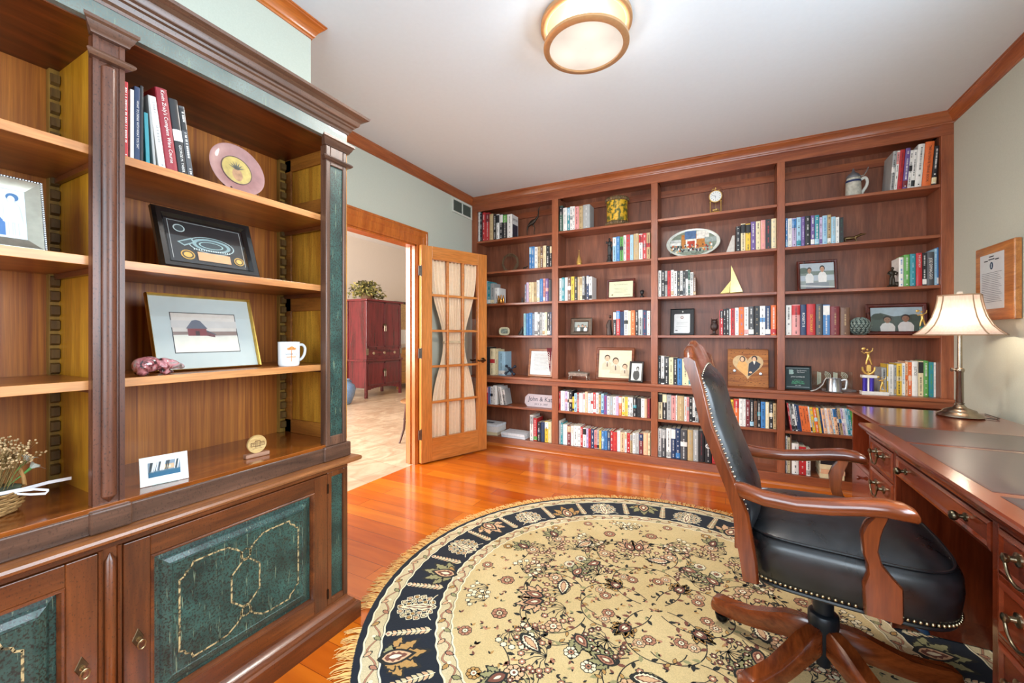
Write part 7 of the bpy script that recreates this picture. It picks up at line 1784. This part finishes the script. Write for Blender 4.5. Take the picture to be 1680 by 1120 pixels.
# plant on top
pl_ = thing('potted_plant', 'bushy dried green-gold plant on top of the red cabinet', 'plant', (RXF - .30, 5.98, 1.9106))
mb = MB(); mb.lathe([(.001, 0), (.10, 0), (.13, .12), (.12, .125), (.001, .12)], (0, 0, 0), 20); mb.build('pot', plain('#7a5a3c', .6), pl_, smooth=True, angle=40)
mb = MB(); g = random.Random(31)
for i in range(620):
    a, ph = g.uniform(0, 2 * PI), g.uniform(-.35, 1.4); r = g.uniform(.10, .34) * (1 if ph > 0 else 1.0)
    c = Vector((r * math.cos(a) * math.cos(ph), r * 1.15 * math.sin(a) * math.cos(ph), .13 + r * .8 * math.sin(ph) - (.10 * max(0, r - .24))))
    d = Vector((g.uniform(-1, 1), g.uniform(-1, 1), g.uniform(-1, .6))).normalized() * .045; e = d.cross(Vector((g.uniform(-1, 1), g.uniform(-1, 1), g.uniform(-1, 1)))).normalized() * .018
    mb.mi = i % 3; mb.face([c - d, c + e, c + d, c - e])
mb.build('foliage', [plain('#6c6a34', .8, var=.3), plain('#968a4c', .8, var=.3), plain('#4c4a24', .8, var=.3)], pl_)
# blue vase
t = thing('floor_vase', 'large blue-grey ceramic floor vase beside the red cabinet', 'vase', (XonY(565, 5.05), 5.05, 0))
mb = MB(); mb.lathe([(.001, 0), (.09, 0), (.12, .03), (.17, .16), (.19, .27), (.17, .34), (.11, .38), (.085, .41), (.10, .44), (.09, .44), (.075, .41), (.001, .38)], (0, 0, 0), 32); mb.build('body', plain('#5f7a9c', .25, 0, .5, .15), t, smooth=True, angle=60)
mb = MB(); 
for s in (-1, 1): mb.tube([(0, s * .09, .41), (0, s * .14, .40), (0, s * .15, .35)], .012, 8)
mb.build('handle', plain('#5f7a9c', .25, 0, .5), t, smooth=True)
# dresser and lamp shade beyond
t = thing('yellow_dresser', 'golden wood dresser partly seen behind the red cabinet', 'dresser', (-6.75, 7.5, 0))
mb = MB(); mb.box(-.35, .25, -.50, .60, .12, .92); mb.build('body', wood('#9a6420', '#d09838', 'y', 1, .35, .4, seed=63), t, bevel=.01)
for z0, z1 in ((.16, .38), (.40, .63), (.65, .88)):
    mb = MB(); mb.box(.2505, .262, -.46, .56, z0, z1); dd_ = mb.build('drawer', wood('#a87028', '#d8a040', 'y', 1, .35, .4, seed=64), t, bevel=.004)
    mb = MB(); mb.ell((.272, -.25, (z0 + z1) / 2), (.02, .02, .02)); mb.ell((.272, .35, (z0 + z1) / 2), (.02, .02, .02)); mb.build('knob', brass('#6a4a2c'), dd_, smooth=True)
for x in (-.32, .20):
    for y in (-.46, .54): mb = MB(); mb.tube([(x, y, 0), (x, y, .125)], [.022, .03], 8); mb.build('leg', wood('#9a6420', '#d09838', 'z', 1, .35, .4, seed=63), t)
t = thing('dresser_lamp', 'white drum lamp shade on the golden dresser', 'lamp', (-6.70, 7.28, .9206))
mb = MB(); mb.lathe([(.001, 0), (.08, 0), (.05, .03), (.03, .06), (.012, .08), (.012, .12), (.001, .12)], (0, 0, 0), 20); mb.build('base', plain('#c8c4bc', .3), t, smooth=True, angle=50)
mb = MB(); mb.lathe([(.19, .10), (.17, .42)], (0, 0, 0), 28, caps=False); mb.build('shade', plain('#e4e8e8', .7, var=.02), t, smooth=True)
t = thing('wall_painting', 'dark edged painting hanging on the far hall wall beside the red cabinet', 'painting', (-7.198, 8.05, 1.10))
mb = MB(); mb.box(.0, .04, -.45, .45, 0, .95); mb.build('frame', plain('#3a2a20', .4), t, bevel=.006)
mb = MB(); mb.box(.0402, .042, -.39, .39, .06, .89); mb.build('canvas', plain('#b89a6c', .7, var=.5), t)
# bentwood chair by the doorway
bw = thing('bentwood_chair', 'dark bentwood side chair half hidden by the door jamb', 'chair', (-3.12, 3.70, 0), 20)
bwm = wood('#3a160c', '#6a2c18', 'z', 1, .3, .5, seed=65)
mb = MB(); mb.lathe([(.001, .435), (.185, .435), (.205, .445), (.205, .46), (.19, .468), (.001, .462)], (0, 0, 0), 32); mb.build('seat', wood('#6a4020', '#9c6a3a', 'x', 1, .4, .3, seed=66), bw, smooth=True, angle=40)
for a in (45, 135, 225, 315):
    c, s = math.cos(R(a)), math.sin(R(a)); mb = MB(); mb.tube([(.15 * c, .15 * s, .44), (.165 * c, .165 * s, .30), (.18 * c, .18 * s, .15), (.23 * c, .23 * s, .0)], [.017, .015, .013, .011], 10); mb.build('leg', bwm, bw, smooth=True)
mb = MB(); mb.tube([(.168 * math.cos(2 * PI * i / 24), .168 * math.sin(2 * PI * i / 24), .25) for i in range(24)], .008, 8, loop=True); mb.build('stretcher', bwm, bw, smooth=True)
mb = MB(); mb.tube([(.13, .12, .45), (.17, .16, .65), (.19, .14, .85), (.20, 0, .95), (.19, -.14, .85), (.17, -.16, .65), (.13, -.12, .45)], .013, 10); mb.tube([(.15, .06, .46), (.18, .08, .65), (.19, .06, .80), (.195, 0, .86), (.19, -.06, .80), (.18, -.08, .65), (.15, -.06, .46)], .010, 8); mb.build('back', bwm, bw, smooth=True)
